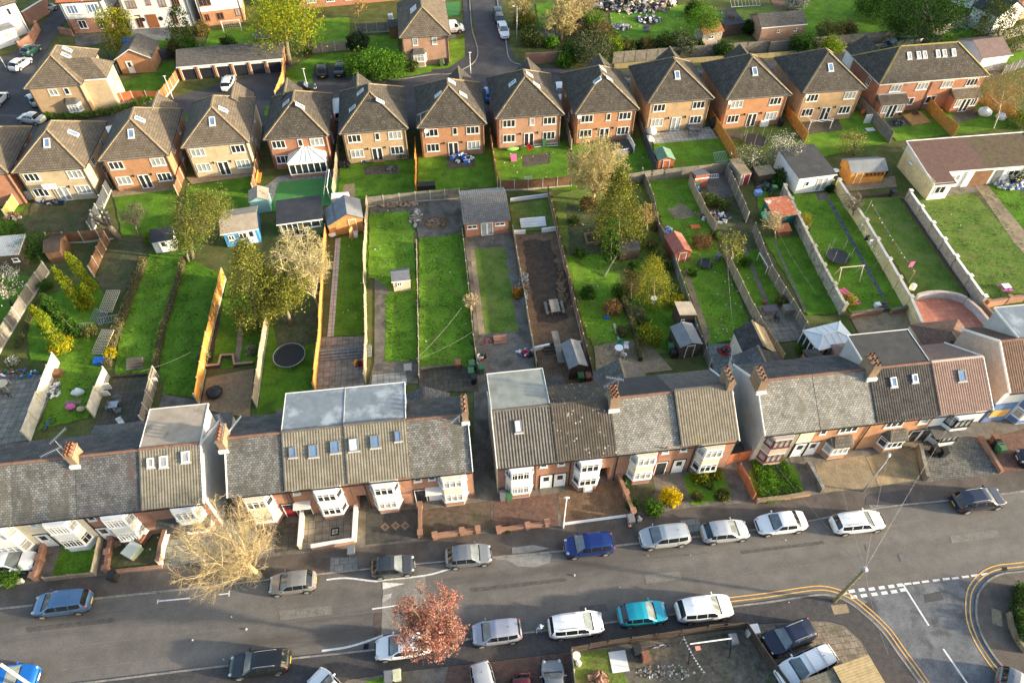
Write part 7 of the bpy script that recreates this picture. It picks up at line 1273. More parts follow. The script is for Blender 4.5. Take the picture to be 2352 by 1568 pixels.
conifer('dark bushy conifer below the top right corner house', (2290, 108), (2306, 2), 52, 'dark', 'conif', 7500, .24, prof=((0, .7), (.3, 1), (.7, .8), (1, .3)), droop=.2)
crown_tree('rounded bright green tree behind the orange tiled shed', (1620, 95), (1618, 46), 45, .8, 'bright', 'green', 6500, .2, 'leafy_tree', lumps=9)
crown_tree('big feathery yellow green tree behind the garages', (665, 148), (656, 55), 84, .95, 'gold', 'bright', 12000, .26, 'feathery_tree', lumps=12); crown_tree('big rounded olive gold tree in front of the white house', (268, 100), (266, 55), 38, .95, 'conifg', 'gold', 3000, .28, 'leafy_tree'); conifer('pointed golden conifer beside the rounded olive gold tree', (262, 112), (242, 48), 22, 'conifg', 'gold', 1300, .24, droop=.1)
conifer('dark tall cypress in front of the white house with brown windows', (418, 112), (404, 14), 27, 'dark', 'conif', 2400, .28, 'columnar_cypress', prof=((0, .8), (.2, 1), (.7, .8), (1, .25)), droop=0)
BU = [('dark green clipped shrub right of the dark tall cypress', (428, 106), 22, 'green', None), ('olive shrub beside the football goal lawn', (462, 66), 16, 'olive', 'brown'), ('clipped dome of dark box on the goal lawn', (524, 97), 14, 'dark', None), ('dark spreading shrub behind the corner house lawn', (408, 112), 20, 'dark', 'brown'), ('dark shrub with pale flowers beside the junction house garden', (823, 92), 20, 'dark', 'pinkd'), ('small dark shrub by the garden fence corner', (805, 102), 11, 'dark', None), ('round shrub at the bay of the junction house', (948, 152), 12, 'olive', 'green'),
 ('left lobe of the bright laurel hedge by the parked cars', (826, 150), 32, 'bright', 'green'), ('middle lobe of the bright laurel hedge by the parked cars', (862, 148), 36, 'bright', 'green'), ('right lobe of the bright laurel hedge by the parked cars', (900, 152), 30, 'bright', 'green'), ('large dark rhododendron with pinkish flower heads', (1362, 112), 40, 'pinkd', 'dark'), ('dark bush left of the large rhododendron', (1316, 118), 26, 'dark', 'green'), ('bright low bush at the corner brick wall', (1298, 138), 17, 'bright', 'green'), ('yellow green round bush in the shrub row', (1413, 104), 20, 'bright', 'gold'), ('brown green conifer bush right of the yellow green one', (1444, 108), 15, 'conif', None), ('dark upright bush in the shrub row', (1464, 108), 13, 'dark', None), ('olive conifer bush in the middle of the shrub row', (1488, 102), 17, 'conif', 'brown'), ('wide olive bush left of the pinkish bush', (1532, 98), 22, 'conif', 'dark'), ('pinkish grey bush near the orange tiled shed', (1570, 100), 27, 'pinkd', 'dark'), ('dark bush tucked beside the orange tiled shed', (1600, 104), 16, 'dark', None), ('ivy mound hanging over the closeboard fence', (1662, 112), 20, 'dark', 'green'), ('ivy hump on the fence right of the brick shed', (1846, 98), 26, 'dark', 'green'), ('yellow green bush behind the buff gazebo house', (1908, 106), 24, 'bright', 'gold'),
 ('twiggy brown bush beside the dark slate roofed shed', (1680, 54), 17, 'brown', None), ('dark round bush near the brick shed', (1720, 62), 16, 'dark', None), ('mossy green shrub beside the green trampoline', (1222, 84), 23, 'dark', 'olive'), ('yellow green shrub in the wild corner by the road', (1266, 96), 14, 'bright', None), ('green yellow bush left of the rubble yard', (1362, 50), 26, 'bright', 'olive'), ('grey brown thicket behind the dark felted shed', (1382, 74), 24, 'olive', 'brown'), ('olive thicket near the street lamp', (1205, 44), 22, 'olive', 'gold'), ('thicket behind the black shed roof', (1330, 52), 20, 'olive', None), ('dark tall bush left of the pink shed', (1592, 20), 18, 'dark', None), ('dark trees at the top edge above the right lawn', (2010, 8), 36, 'dark', 'green'), ('grey green shrub on the right lawn', (1905, 70), 26, 'olive', None), ('brown twiggy shrub on the right lawn', (1945, 66), 20, 'brown', 'olive'), ('white grey tree tuft at the top of the right lawn', (1830, 4), 20, 'white', 'olive'),
 ('dense green bush beside the rusty roofed shed at the left', (72, 566), 42, 'green', 'dark'), ('dark ivy mound below the yellow green fence', (25, 535), 30, 'dark', 'green'), ('round bright yellow bush at the head of the cream fence', (138, 790), 27, 'gold', 'yel'), ('bright yellow bush at the end of the dry hedge', (253, 812), 15, 'yel', 'gold'), ('yellow green bush left of the small white shed', (348, 546), 18, 'bright', 'gold'), ('small round variegated bush on top of the orange fence', (467, 818), 16, 'var', None), ('small round variegated bush on the split lawn', (577, 804), 14, 'var', None), ('low shrub in the corner of the far left flower bed', (104, 655), 16, 'green', None), ('white flowered shrub in the far left flower bed', (28, 828), 14, 'white', 'green'),
 ('golden green dome bush at the foot of the middle garden', (1492, 768), 33, 'gold', 'green'), ('bright lemon bush near the white bird bath', (1556, 690), 19, 'yel', 'bright'), ('dry cream shrub beside the white bird bath', (1464, 716), 17, 'hedge', 'var'), ('mound of brown twigs on the rough lawn', (1406, 706), 25, 'brown', None), ('pile of red brown cuttings right of the red shed', (1612, 552), 24, 'brown', None), ('pale shrub at the top of the rough fence', (1461, 412), 11, 'var', None), ('reddish green shrub right of the rounded black shed', (1498, 562), 15, 'brown', 'green'), ('green brown bush between the black shed and the golden conifer', (1512, 586), 22, 'olive', 'green'), ('green shrub left of the golden conifer', (1460, 612), 18, 'green', None), ('dark scrub beside the rough lawn', (1350, 672), 20, 'dark', 'green'), ('ivy patch at the brick fire pit', (1332, 582), 16, 'green', None), ('red and orange leaved shrub beside the dark soil bed', (1189, 672), 15, 'orange', 'green'), ('bushy green plants at the foot of the middle fence', (1430, 760), 16, 'olive', None), ('grassy pampas clump by the dark table', (1796, 690), 16, 'hedge', 'green'), ('low green plants left of the white conservatory', (1846, 800), 18, 'bright', 'green'), ('shrub at the base of the old shed lean-to', (1788, 420), 18, 'dark', 'green'), ('yellow twiggy shrub against the mottled wall', (1846, 505), 20, 'gold', 'hedge'), ('yellow shrub holding a pink slide', (1950, 688), 18, 'gold', 'hedge'), ('low dark shrubs along the cream wall', (1905, 430), 12, 'dark', None), ('weedy greenery in the earth garden', (1635, 460), 18, 'green', 'olive'), ('green clump in the lower earth garden', (1712, 600), 16, 'green', None), ('dark green climber behind the garden rubbish at the right', (2338, 395), 30, 'dark', None),
 ('bright yellow forsythia in the front garden', (1540, 1140), 25, 'yel', None), ('green base of the forsythia clump', (1502, 1166), 22, 'green', 'bright'), ('long golden clipped shrub below the striped roof bay', (1608, 1094), 20, 'gold', 'green'), ('shorter golden clipped shrub right of the long one', (1643, 1088), 16, 'gold', 'conif'), ('round topiary ball in the middle of the front lawn', (1627, 1112), 13, 'conif', 'green'), ('round topiary ball at the left front of the lawn', (1602, 1140), 14, 'conif', 'olive'), ('round topiary ball at the right front of the lawn', (1660, 1137), 17, 'conif', 'olive'), ('leafy shrub left of the weathered slate bay', (1438, 1098), 15, 'green', 'var'), ('leafy shrub in the lower curved bed', (1452, 1160), 15, 'green', None), ('weeds on the low brick wall of the red driveway', (1165, 1214), 9, 'green', None), ('leafy hedge clump at the left edge above the pavement', (22, 1322), 30, 'green', 'bright'), ('ferny plant against the fallen trellis', (205, 760), 18, 'olive', None)]
BU += [('bramble mound behind the rounded black shed', (1446, 560), 20, 'olive', 'green'), ('ivy mass at the foot of the feathery conifer', (1404, 545), 26, 'dark', 'green'), ('brown green scrub right of the weeping shrub', (1512, 520), 16, 'olive', 'brown'), ('leafy scrub along the rough dark fence', (1530, 610), 16, 'green', 'olive'), ('dark undergrowth left of the golden conifer', (1425, 668), 24, 'dark', 'green'), ('green bush below the dry cream shrub', (1478, 738), 14, 'green', 'brown'), ('scrubby patch on the rough upper lawn', (1318, 505), 14, 'green', 'olive'), ('brown dead growth under the twiggy tree', (1352, 470), 22, 'brown', 'olive'), ('shrub beside the pile of red brown cuttings', (1640, 540), 14, 'green', 'olive'), ('nettles by the small black trampoline', (1590, 625), 12, 'green', None), ('shrub at the head of the earth garden', (1662, 470), 15, 'olive', 'green'), ('leafy clump between the two far right sheds', (1792, 400), 18, 'olive', 'green')]
for l, c, r, a, b in BU: bush(l, c, r, .8, a, b, n=int(700+r*70), size=.12+.10*(784-c[1] if c[1] < 500 else 0)/784+.02)
bare_tree('bare twiggy tree in front of the rust roofed shed', (1782, 548), (1772, 505), 32, seed=5, bark=BARKY, leaf='tanyel', nleaf=300, size=.1); bare_tree('small bare shrub on the low weathered fence', (1084, 712), (1080, 690), 20, seed=8, bark=BARKY, name='bare_shrub'); bare_tree('spindly bare sapling by the cream wall', (1960, 500), (1955, 462), 30, seed=21, bark=BARK); bare_tree('bare golden trees in the wild corner by the junction', (1290, 90), (1290, 42), 50, seed=31, leaf='tanyel', nleaf=4200, size=.22, twig=.03); bare_tree('bare orange twigged tree right of the golden one', (1312, 75), (1305, 20), 36, seed=33, leaf='tan', nleaf=1300, size=.25); bare_tree('bare grey tree at the top of the wild corner', (1345, 50), (1345, 2), 38, seed=37, leaf='tan', nleaf=700, size=.22); bare_tree('golden bare tree by the street lamp on the verge', (1195, 62), (1196, 14), 30, seed=41, leaf='tanyel', nleaf=1200, size=.25)
crown_tree('pale dry pampas tree by the terrace at the top', (822, 40), (826, 14), 16, 1.3, 'tan', None, 700, .24, 'small_tree')
hedge('dry golden hedge between the two long green lawns on the left', [(335, 602), (300, 690), (265, 784), (250, 845)], 1.0, 1.0, 'hedge', 'olive', 4200, .13); hedge('dry hedge with a broken rail right of the green hedged lawn', [(424, 598), (398, 690), (374, 765), (360, 850)], .8, .8, 'hedge', 'olive', 3000, .13)
hedge('clipped green hedge curving below the corner house', [(105, 274), (175, 275), (255, 262), (330, 240), (372, 231)], 1.3, 1.0, 'bright', 'green', 3800, .2); hedge('overgrown dry hedge down the middle of the gardens', [(1428, 690), (1448, 740), (1462, 790), (1470, 830)], .7, 1.1, 'hedge', 'olive', 1700, .14); hedge('big dark green hedge at the right edge above the pavement', [(2345, 1352), (2338, 1420), (2352, 1480)], 1.6, 1.2, 'green', 'dark', 3800, .15)
hedge('dense green ground cover filling the grassy front plot', [(1732, 1090), (1810, 1085)], 3.0, .5, 'bright', None, 7000, .13, 'ground_cover', 'plants'); hedge('low green planting along the front of the grassy plot', [(1742, 1140), (1835, 1122)], 1.8, .45, 'bright', None, 4400, .13, 'ground_cover', 'plants')
hedge('ivy covered fence at the top behind the junction', [(700, 130), (720, 122)], .5, 1.2, 'dark', 'green', 500, .2)
hedge('low clipped edging in the far left flower bed', [(90, 690), (40, 800)], .8, .4, 'olive', 'green', 900, .13, 'flower_bed_plants', 'plants')
# grass blades on the rougher lawns: one object nobody could count
def tufts():
    T = []
    for poly, n in (([(340, 585), (425, 580), (372, 775), (345, 865), (262, 865), (272, 790)], 5000), ([(422, 585), (520, 640), (460, 915), (375, 905), (378, 770)], 4200), ([(963, 545), (1064, 535), (1090, 842), (962, 846)], 5200), ([(848, 480), (945, 475), (957, 675), (862, 640)], 3000), ([(1305, 480), (1475, 410), (1545, 650), (1600, 790), (1380, 850), (1330, 720)], 6000), ([(1484, 412), (1580, 410), (1735, 775), (1628, 790)], 4200), ([(885, 676), (957, 670), (960, 828), (884, 831)], 2000), ([(2095, 455), (2240, 430), (2420, 640), (2265, 690)], 3000), ([(140, 830), (200, 770), (255, 760), (205, 960), (90, 985)], 2200), ([(2250, 430), (2330, 420), (2430, 560), (2300, 500)], 1500), ([(1815, 447), (1928, 445), (2082, 706), (1952, 718)], 2500)):
        P = [G(*p) for p in poly]; xs = [p.x for p in P]; ys = [p.y for p in P]; k = 0
        while k < n:
            x = random.uniform(min(xs), max(xs)); y = random.uniform(min(ys), max(ys)); ins = False
            for i in range(len(P)):
                a, b = P[i], P[i-1]
                if (a.y > y) != (b.y > y) and x < (b.x-a.x)*(y-a.y)/(b.y-a.y)+a.x: ins = not ins
            if ins and math.sin(x*1.7+y*.6)+math.sin(y*1.9-x*.8)+random.gauss(0, .9) > -.2: T.append((x, y, random.uniform(.02, .11)))
            k += 1
    o = link('grass', leaf_mesh('grass', np.array(T), leafmat('grass_blade', (.06, .14, .012), (.11, .20, .022)), .17)); tag(o, 'rough tufts of grass on the unmown back lawns', 'grass', kind='stuff')
tufts()
# ============================================================ CARS
PW = paint('white', (.78, .79, .78), .0); PS = paint('silver', (.46, .48, .49)); PG = paint('grey', (.19, .20, .215)); PK = paint('black', (.009, .0095, .011), .1); PNB = paint('midnight', (.008, .012, .035), .1); PB = paint('blue', (.008, .028, .16)); PSB = paint('steel_blue', (.06, .135, .26)); PT = paint('teal', (.01, .33, .42)); PBR = paint('bronze_grey', (.26, .25, .235)); PLV = paint('lavender_grey', (.36, .37, .44)); PDG = paint('dark_green', (.02, .10, .085)); PCB = paint('bright_blue', (.01, .14, .50)); PRD = paint('dark_red', (.10, .012, .015))
RS = METAL
def place(label, typ, pm, c, ang, L=4.2, W=1.75, hs=1., zc=.75, **k):
    g = G(c[0], c[1], zc); return car(label, typ, pm, (g.x, g.y, k.pop('z', .02)), ang, L, W, hs, **k)
A0, A1 = YAW-.01, YAW+math.pi-.01
CL = [('steel blue people carrier parked facing left with its tail on the kerb', 'mpv', PSB, (142, 1383), A1, 4.4, 1.8), ('bronze grey hatchback parked facing left near the bare street tree', 'hatch', PBR, (671, 1336), A1, 3.75, 1.7), ('small dark grey hatchback parked inside the curved white line', 'hatch', paint('charcoal', (.045, .05, .056)), (902, 1298), A0, 3.55, 1.65), ('dark silver hatchback at the right end of the curved white line', 'hatch', PG, (1076, 1274), A0, 3.85, 1.75),
 ('deep blue people carrier parked by the puddle', 'mpv', PB, (1353, 1250), A1, 4.25, 1.78), ('silver white people carrier in the upper row next to the deep blue one', 'mpv', PS, (1527, 1230), A1, 4.3, 1.78), ('silver hatchback in the upper row between two white vehicles', 'hatch', PS, (1666, 1218), A0, 4.1, 1.76), ('white fastback in the upper row facing left', 'sedan', PW, (1795, 1199), A1, 4.35, 1.78), ('white estate car at the right end of the upper row', 'estate', PW, (1971, 1197), A0, 4.6, 1.78), ('midnight blue off roader with silver roof rails on the upper kerb', 'suv', PNB, (2248, 1146), A0+.02, 4.6, 1.85),
 ('black estate with roof rails and a pink sticker at the lower left kerb', 'estate', PK, (595, 1521), A1, 4.55, 1.8), ('white hatchback half under the red leaved tree', 'hatch', PW, (925, 1482), A1, 4.25, 1.76), ('lavender grey people carrier right of the red leaved tree', 'mpv', PLV, (1141, 1450), A1, 3.85, 1.75, .96), ('white estate beside the walking person', 'mpv', PW, (1323, 1433), A0, 4.35, 1.78, .97), ('turquoise hatchback in the lower row', 'hatch', PT, (1476, 1407), A0, 3.9, 1.72), ('white off roader at the right end of the lower row', 'suv', PW, (1618, 1396), A0, 4.5, 1.85)]
for q in CL:
    kw = {}
    if 'rails' in q[0] or q[2] is PW and q[1] in ('estate', 'mpv'): kw['rails'] = RS
    place(q[0], q[1], q[2], q[3], q[4], *q[5:], **kw)
def place2(label, typ, pm, rear, front, W=1.75, hs=1., L=None, **k):
    a = G(*rear, .6); b = G(*front, .6); c = (a+b)/2; return car(label, typ, pm, (c.x, c.y, k.pop('z', .11)), yaw2(a, b), L or (b-a).length, W, hs, **k)
place2('black off roader parked on the cracked corner drive', 'suv', PNB, (1865, 1442), (1757, 1486), 1.8, rails=RS); place2('silver white off roader with two roof bars on the corner drive', 'suv', PW, (1912, 1500), (1788, 1560), 1.85, bars=True)
place2('silver people carrier on the brick drive with its tail to the street', 'mpv', PS, (1100, 1522), (1128, 1640), 1.7); place2('small dark red car on the brick drive cut off by the bottom edge', 'hatch', PRD, (1195, 1546), (1205, 1660), 1.65); place2('grey saloon with bonnet vents facing the street from the brick drive', 'sedan', PG, (1278, 1640), (1266, 1514), 1.75)
place2('white car just showing at the bottom edge by the grass patch', 'hatch', PW, (790, 1620), (735, 1562), 1.75, L=4.1); place2('bright blue car at the bottom left corner under the leaning pole', 'suv', PCB, (-60, 1568), (88, 1552), 1.8, z=.02); place2('white car parked on the drive at the left edge', 'hatch', PW, (-42, 1300), (84, 1287), 1.75); place2('dark grey car at the bottom right corner kerb', 'hatch', PG, (2290, 1548), (2372, 1592), 1.75, z=.02); place2('black car on the red driveway at the right edge', 'sedan', PK, (2440, 1058), (2336, 1050), 1.75)
place2('white hatchback on the left street behind the corner house', 'hatch', PW, (27, 160), (66, 133), 1.8, z=.02); place2('dark green hatchback parked ahead of the white one on the left street', 'hatch', PDG, (54, 126), (87, 104), 1.75, z=.02); place2('white car cut by the left edge on the left street', 'hatch', PW, (-22, 245), (10, 212), 1.75, z=.02); place2('silver saloon parked below the corner house', 'sedan', PS, (100, 276), (44, 268), 1.75, z=.02); place2('small silver car hidden beside the corner house wall', 'hatch', PS, (86, 240), (70, 216), 1.7, z=.02)
place2('white hatchback parked in front of the black garage doors', 'hatch', PW, (518, 207), (530, 173), 1.75, z=.02); place2('white car glimpsed between the two left brick houses', 'hatch', PW, (252, 325), (248, 290), 1.7, z=.02); place2('left one of the two black cars on the parking court', 'hatch', PK, (741, 176), (738, 148), 1.75, z=.02); place2('right one of the two black cars on the parking court', 'sedan', PK, (778, 174), (787, 140), 1.8, z=.02); place2('black saloon parked broadside behind the conservatory house', 'sedan', PK, (667, 203), (726, 200), 1.75, z=.02); place2('silver grey van between the conservatory house and the buff house', 'van', PS, (780, 275), (776, 225), 1.8, .85, z=.02)
tv = place2('white van with a dark blue stripe on the junction house drive', 'van', PW, (1004, 68), (1066, 64), 1.9, z=.02); L_ = 3.9; MB().box(-.3, -.975, .55, .9, -.955, .63).build('blue_stripe', plain('stripe_blue', (.03, .12, .25)), tv); text('service', tv, (.05, -.976, .85), .2, plain('stripe_blue', (.03, .12, .25)))
place2('dark car parked ahead of the white one on the side street', 'hatch', PK, (1141, 20), (1150, 52), 1.75, z=.02); place2('white saloon parked on the side street kerb', 'sedan', PW, (1151, 52), (1161, 86), 1.75, z=.02); place2('white hatchback between the pink buff and red orange houses', 'hatch', PW, (1284, 192), (1290, 232), 1.7, z=.02); place2('black van behind the fence of the wide brick pair', 'van', PK, (2112, 100), (2030, 106), 1.85, .95, z=.02); place2('dark car glimpsed behind the orange house gap', 'hatch', PK, (1606, 188), (1612, 160), 1.7, z=.02); place2('blue car glimpsed between two back row houses', 'hatch', PCB, (1128, 232), (1122, 200), 1.65, z=.02); place2('pale car half hidden by the brick wing at the top left', 'hatch', PS, (100, 22), (126, 12), 1.7, z=.02); place2('dark car glimpsed left of the buff slab patio house', 'hatch', PK, (1450, 210), (1444, 180), 1.65, z=.02)
# ============================================================ PERSON
def person():
    b = G(1239, 1452); t = thing('person', 'person in a pale blue hoodie and cap walking off the kerb', 'person', (b.x, b.y, .06), R(-75)); V = []; E_ = []; Rr = []
    def chain(ps, par=None):
        last = par
        for p in ps:
            V.append(p[:3]); Rr.append(p[3]); i = len(V)-1
            if last is not None: E_.append((last, i))
            last = i
        return last
    pel = chain([(0, 0, .92, .15)]); che = chain([(.02, 0, 1.15, .15), (.06, 0, 1.38, .17)], pel); neck = chain([(.09, 0, 1.52, .065), (.12, 0, 1.60, .06)], che)
    chain([(.13, 0, 1.68, .095), (.13, 0, 1.78, .08)], neck)
    for s in (1, -1):
        chain([(0.02, s*.10, .86, .095), (.14*s, s*.10, .5, .07), (.2*s-.08, s*.10, .10, .05), (.2*s+.06, s*.10, .05, .045)], pel)
        ar = chain([(.05, s*.2, 1.40, .075), (-.06*s, s*.30, 1.14, .06), (.06-.10*s, s*.30, .92, .045), (.08-.1*s, s*.30, .86, .035)], che)
        for f in range(4): chain([(.10-.1*s+f*.012, s*(.285+f*.012), .80, .011), (.11-.1*s+f*.014, s*(.283+f*.012), .755-.01*(f % 2), .009)], ar)
        chain([(.13-.1*s, s*.275, .83, .012), (.15-.1*s, s*.27, .80, .01)], ar)
    me = bpy.data.meshes.new('body'); me.from_pydata(V, E_, []); o = link('body', me, t); sk = o.modifiers.new('skin', 'SKIN'); sd_ = o.modifiers.new('sub', 'SUBSURF'); sd_.levels = sd_.render_levels = 2
    for i, r in enumerate(Rr): me.skin_vertices[0].data[i].radius = (r, r)
    me.skin_vertices[0].data[0].use_root = True
    dg = bpy.context.evaluated_depsgraph_get(); m2 = bpy.data.meshes.new_from_object(o.evaluated_get(dg)); o.modifiers.clear(); o.data = m2; m2.name = 'body'
    hood = plain('hoodie_blue', (.17, .22, .29), .9); tr = plain('grey_trousers', (.14, .16, .22), .9); skn = plain('skin', (.55, .34, .25), .6); sh = plain('dark_shoe', (.02, .02, .025), .7); m2.materials.clear()
    for m in (hood, tr, skn, sh): m2.materials.append(m)
    for p in m2.polygons:
        z = p.center.z; y = abs(p.center.y); p.material_index = 3 if z < .12 else 2 if (z > 1.53 or (z < .9 and y > .25)) else 1 if z < .88 else 0; p.use_smooth = True
    MB().blob((.125, 0, 1.78), (.115, .10, .085), 12).box(.19, -.07, 1.755, .30, .07, 1.775).build('cap', plain('pale_cap', (.55, .56, .58), .9), t, True); MB().blob((-.03, 0, 1.52), (.11, .15, .08), 10).build('hood', hood, t, True)
    for s in (1, -1): MB().blob((.222, s*.035, 1.695), (.012, .014, .01), 8).build('eye', sh, t, True)
    MB().blob((.232, 0, 1.665), (.02, .014, .025), 8).build('nose', skn, t, True); MB().box(.212, -.025, 1.625, .226, .025, 1.635).build('mouth', plain('lips', (.4, .15, .13)), t)
person()
# ============================================================ LAMPS, POLES, WIRES
lamp('white sided lamp post standing beside the sandy front yard', (1293, 1213), (1296, 1143), RENDW, 0); lamp('grey lamp post leaning over the warm concrete drive', (1981, 1129), (2038, 1062), METAL, .6, .9)
lamp('white lamp post by the curved red brown fence', (398, 228), (372, 176), RENDW, 0); lamp('white lamp post beside the black parked saloon', (708, 208), (695, 160), RENDW, 0); lamp('white lamp post at the junction pavement corner', (1081, 170), (1077, 125), RENDW, 0); lamp('grey lamp post on the verge of the side street', (1187, 97), (1186, 17), METAL, .5, math.pi); lamp('thin grey lamp post at the far left street', (20, 166), (-2, 132), METAL, 0)
pb = G(1915, 1381); ph = max(6., zat(1984, 1306, pb.y)); tp = thing('telegraph_pole', 'mossy telegraph pole at the corner with step irons and wires', 'pole', pb); MB().tube([(0, 0, 0), (0, 0, ph)], [.15, .11], 10).build('pole', mat('mossy_wood', (.22, .19, .11), (.28, .24, .14), coord='Object', stain=((.16, .2, .06), 1, .55, .6)), tp); mb = MB()
for k in range(6): mb.tube([(-.3 if k % 2 else .0, 0, 2.4+k*.6), (0 if k % 2 else .3, 0, 2.4+k*.6)], .018, 5)
mb.build('step_irons', METAL, tp); MB().lathe([(.2, ph-.1), (.22, ph), (.05, ph+.08)], 10).build('pole_cap', METAL, tp)
top = Vector((pb.x, pb.y, ph))
for l, e in (('wire from the corner pole to the light slate house', (1905, 985, 5)), ('wire from the corner pole to the striped roof house', (1640, 1020, 5)), ('wire from the corner pole to the black tiled house', (2060, 962, 5)), ('wire from the corner pole over the upper parked cars', (1740, 1010, 5)), ('wire from the corner pole towards the white fronted house', (2200, 945, 5)), ('wire from the corner pole down to the lower right', (2040, 1500, 6))): wire(l, [top.copy(), G(*e)], .007)
tl = thing('telegraph_pole', 'pale leaning pole crossing the bottom left corner', 'pole', G(110, 1600)); q = G(0, 1524, 4.5)-G(110, 1600); MB().tube([(0, 0, 0), q], .11, 8).build('pole', W_LT, tl); mb = MB(); [mb.tube([q*(.5+.12*k)-Vector((.25, 0, 0)), q*(.5+.12*k)+Vector((.25, 0, 0))], .018, 5) for k in range(4)]; mb.build('step_irons', METAL, tl)
for l, a, b, za, zb, s in (('long washing line down the lawn with the slab path', (1660, 590), (1672, 775), 2., 2., .2), ('washing line across the long right lawn', (1767, 545), (1862, 700), 2., 1.8, .3), ('washing line over the middle lawn', (962, 850), (1062, 735), 1.9, 1.9, .3), ('second line over the middle lawn', (962, 852), (1086, 790), 1.9, 1.9, .3), ('green washing line over the orange fence', (340, 880), (452, 838), 1.9, 2., .2), ('string of bunting from the red slide lawn', (1217, 348), (1285, 365), 1.6, 1.6, .2)): wire(l, [G(*a)+Vector((0, 0, za)), G(*b)+Vector((0, 0, zb))], .009, plain('cord', (.33, .33, .30)), 'washing_line', s)
def bunt(label, a, b, cols, n=16, z=1.8):
    A = G(*a)+Vector((0, 0, z)); B = G(*b)+Vector((0, 0, z)); t = thing('washing_line', label, 'washing line', G(*a)); o = G(*a); MB().tube([A-o, (A+B)/2-o-Vector((0, 0, .25)), B-o], .014, 4).build('line', METAL, t)
    for k in range(n): u = (k+.7)/n; p = A+(B-A)*u-o; p.z -= 1.*u*(1-u); MB().box(-.05, -.02, -.14, .05, .02, 0).build('peg', cols[k % len(cols)], t, loc=p)
    for e in (A, B): MB().tube([(e.x-o.x, e.y-o.y, 0), (e.x-o.x, e.y-o.y, z+.15)], .035, 6).build('line_post', METAL, t)
bunt('line of coloured pegs on the yellowish striped lawn', (1988, 490), (2086, 650), [WHITE, REDP, BLUEP, YELP]); bunt('line with pegs and socks beside the dark gravel path', (1966, 535), (2006, 618), [WHITE, BLACKP, WHITE], 10); bunt('line of white pegs over the bottom yard', (1560, 1480), (1606, 1560), [WHITE], 12)
for c, m, l in (((1982, 565), BLACKP, 'black trousers hung on the line by the gravel path'), ((1991, 575), WHITE, 'white garment hung on the line by the gravel path'), ((2083, 626), PINKP, 'pink cloth hung at the end of the peg line')): solid('hanging_washing', l, 'washing', MB().box(-.25, -.03, .9, .25, .03, 1.7), m, c)
# ============================================================ BINS
for q in (('pinkish brown bin beside the dark slab yard', (1052, 838), TERRA), ('green bin in the dark slab yard at the back', (1084, 840), GREENP), ('green lidded bin in front of the other in the dark slab yard', (1082, 857), GREENP), ('black bin nearest the alley in the dark slab yard', (1088, 872), BLACKP), ('green bin across the low fence from the dark slab yard', (1106, 848), GREENP), ('green bin behind the striped roof house beside the dark shed', (1541, 800), GREENP), ('black bin next to the green one beside the dark shed', (1546, 812), BLACKP), ('green bin at the foot of the grey roofed dark shed', (1334, 868), GREENP), ('brown box bin at the foot of the grey roofed dark shed', (1351, 868), BROWNP), ('grey bin in the alley by the ribbed roof house', (1155, 1140), GREYP), ('green bin in the alley by the ribbed roof house', (1169, 1139), GREENP), ('black bin standing on the pavement by the picket fence', (260, 1325), BLACKP), ('grey topped bin at the corner of the paved yard wall', (808, 1267), GREYP), ('grey bin at the bottom edge beside the cream one', (893, 1556), GREYP), ('cream bin at the bottom edge beside the grey one', (913, 1553), mat('cream_bin', (.52, .52, .36), coord='Object')), ('grey bin with black sacks at the end of the sandy front yard', (1448, 1195), GREYP), ('blue grey bin in the corner of the timber fenced yard', (1682, 1471), GREYP), ('dark bin lying by the timber fence', (1462, 1496), BLACKP), ('rusty red bin in the timber fenced yard', (1482, 1510), TERRA), ('pinkish bin beside the blue painted side wall', (2284, 1012), TERRA), ('black bin between two others by the blue painted side wall', (2290, 1022), BLACKP), ('green bin nearest the street by the blue painted side wall', (2296, 1032), GREENP), ('black bin with bags on the grey block drive', (2146, 1036), BLACKP), ('plain black bin on the grey block drive', (2166, 1040), BLACKP), ('green lidded bin at the junction house wall', (1014, 145), GREENP), ('black bin at the junction house wall', (1025, 143), BLACKP), ('dark green bin by the red slide', (1250, 330), GREENP), ('green bin on the slab corner by the red lean-to', (1600, 425), GREENP), ('black bin by the white gable at the netted trampoline', (1794, 283), BLACKP), ('black bin behind the bright orange workshop', (2033, 395), BLACKP), ('green bin among the clutter of the old sheds', (1778, 436), GREENP), ('black plastic composter in the striped lawn corner', (2050, 445), BLACKP)): bin_(*q)
bin_('brown bin with a painted number in the mossy earth yard', (326, 1240), BROWNP, R(-20), '18'); b = G(310, 1270); block_thing('plastic_crate', 'pale yellow green plastic crate in the mossy earth yard', 'crate', (310, 1270), [('crate_body', mat('crate_yellow', (.55, .58, .35), coord='Object'), [(-.5, -.6, 0, .5, .6, .75)]), ('crate_lid', plain('crate_lid', (.6, .64, .55)), [(-.54, -.64, .751, .54, .64, .82)])], rz=R(-25))
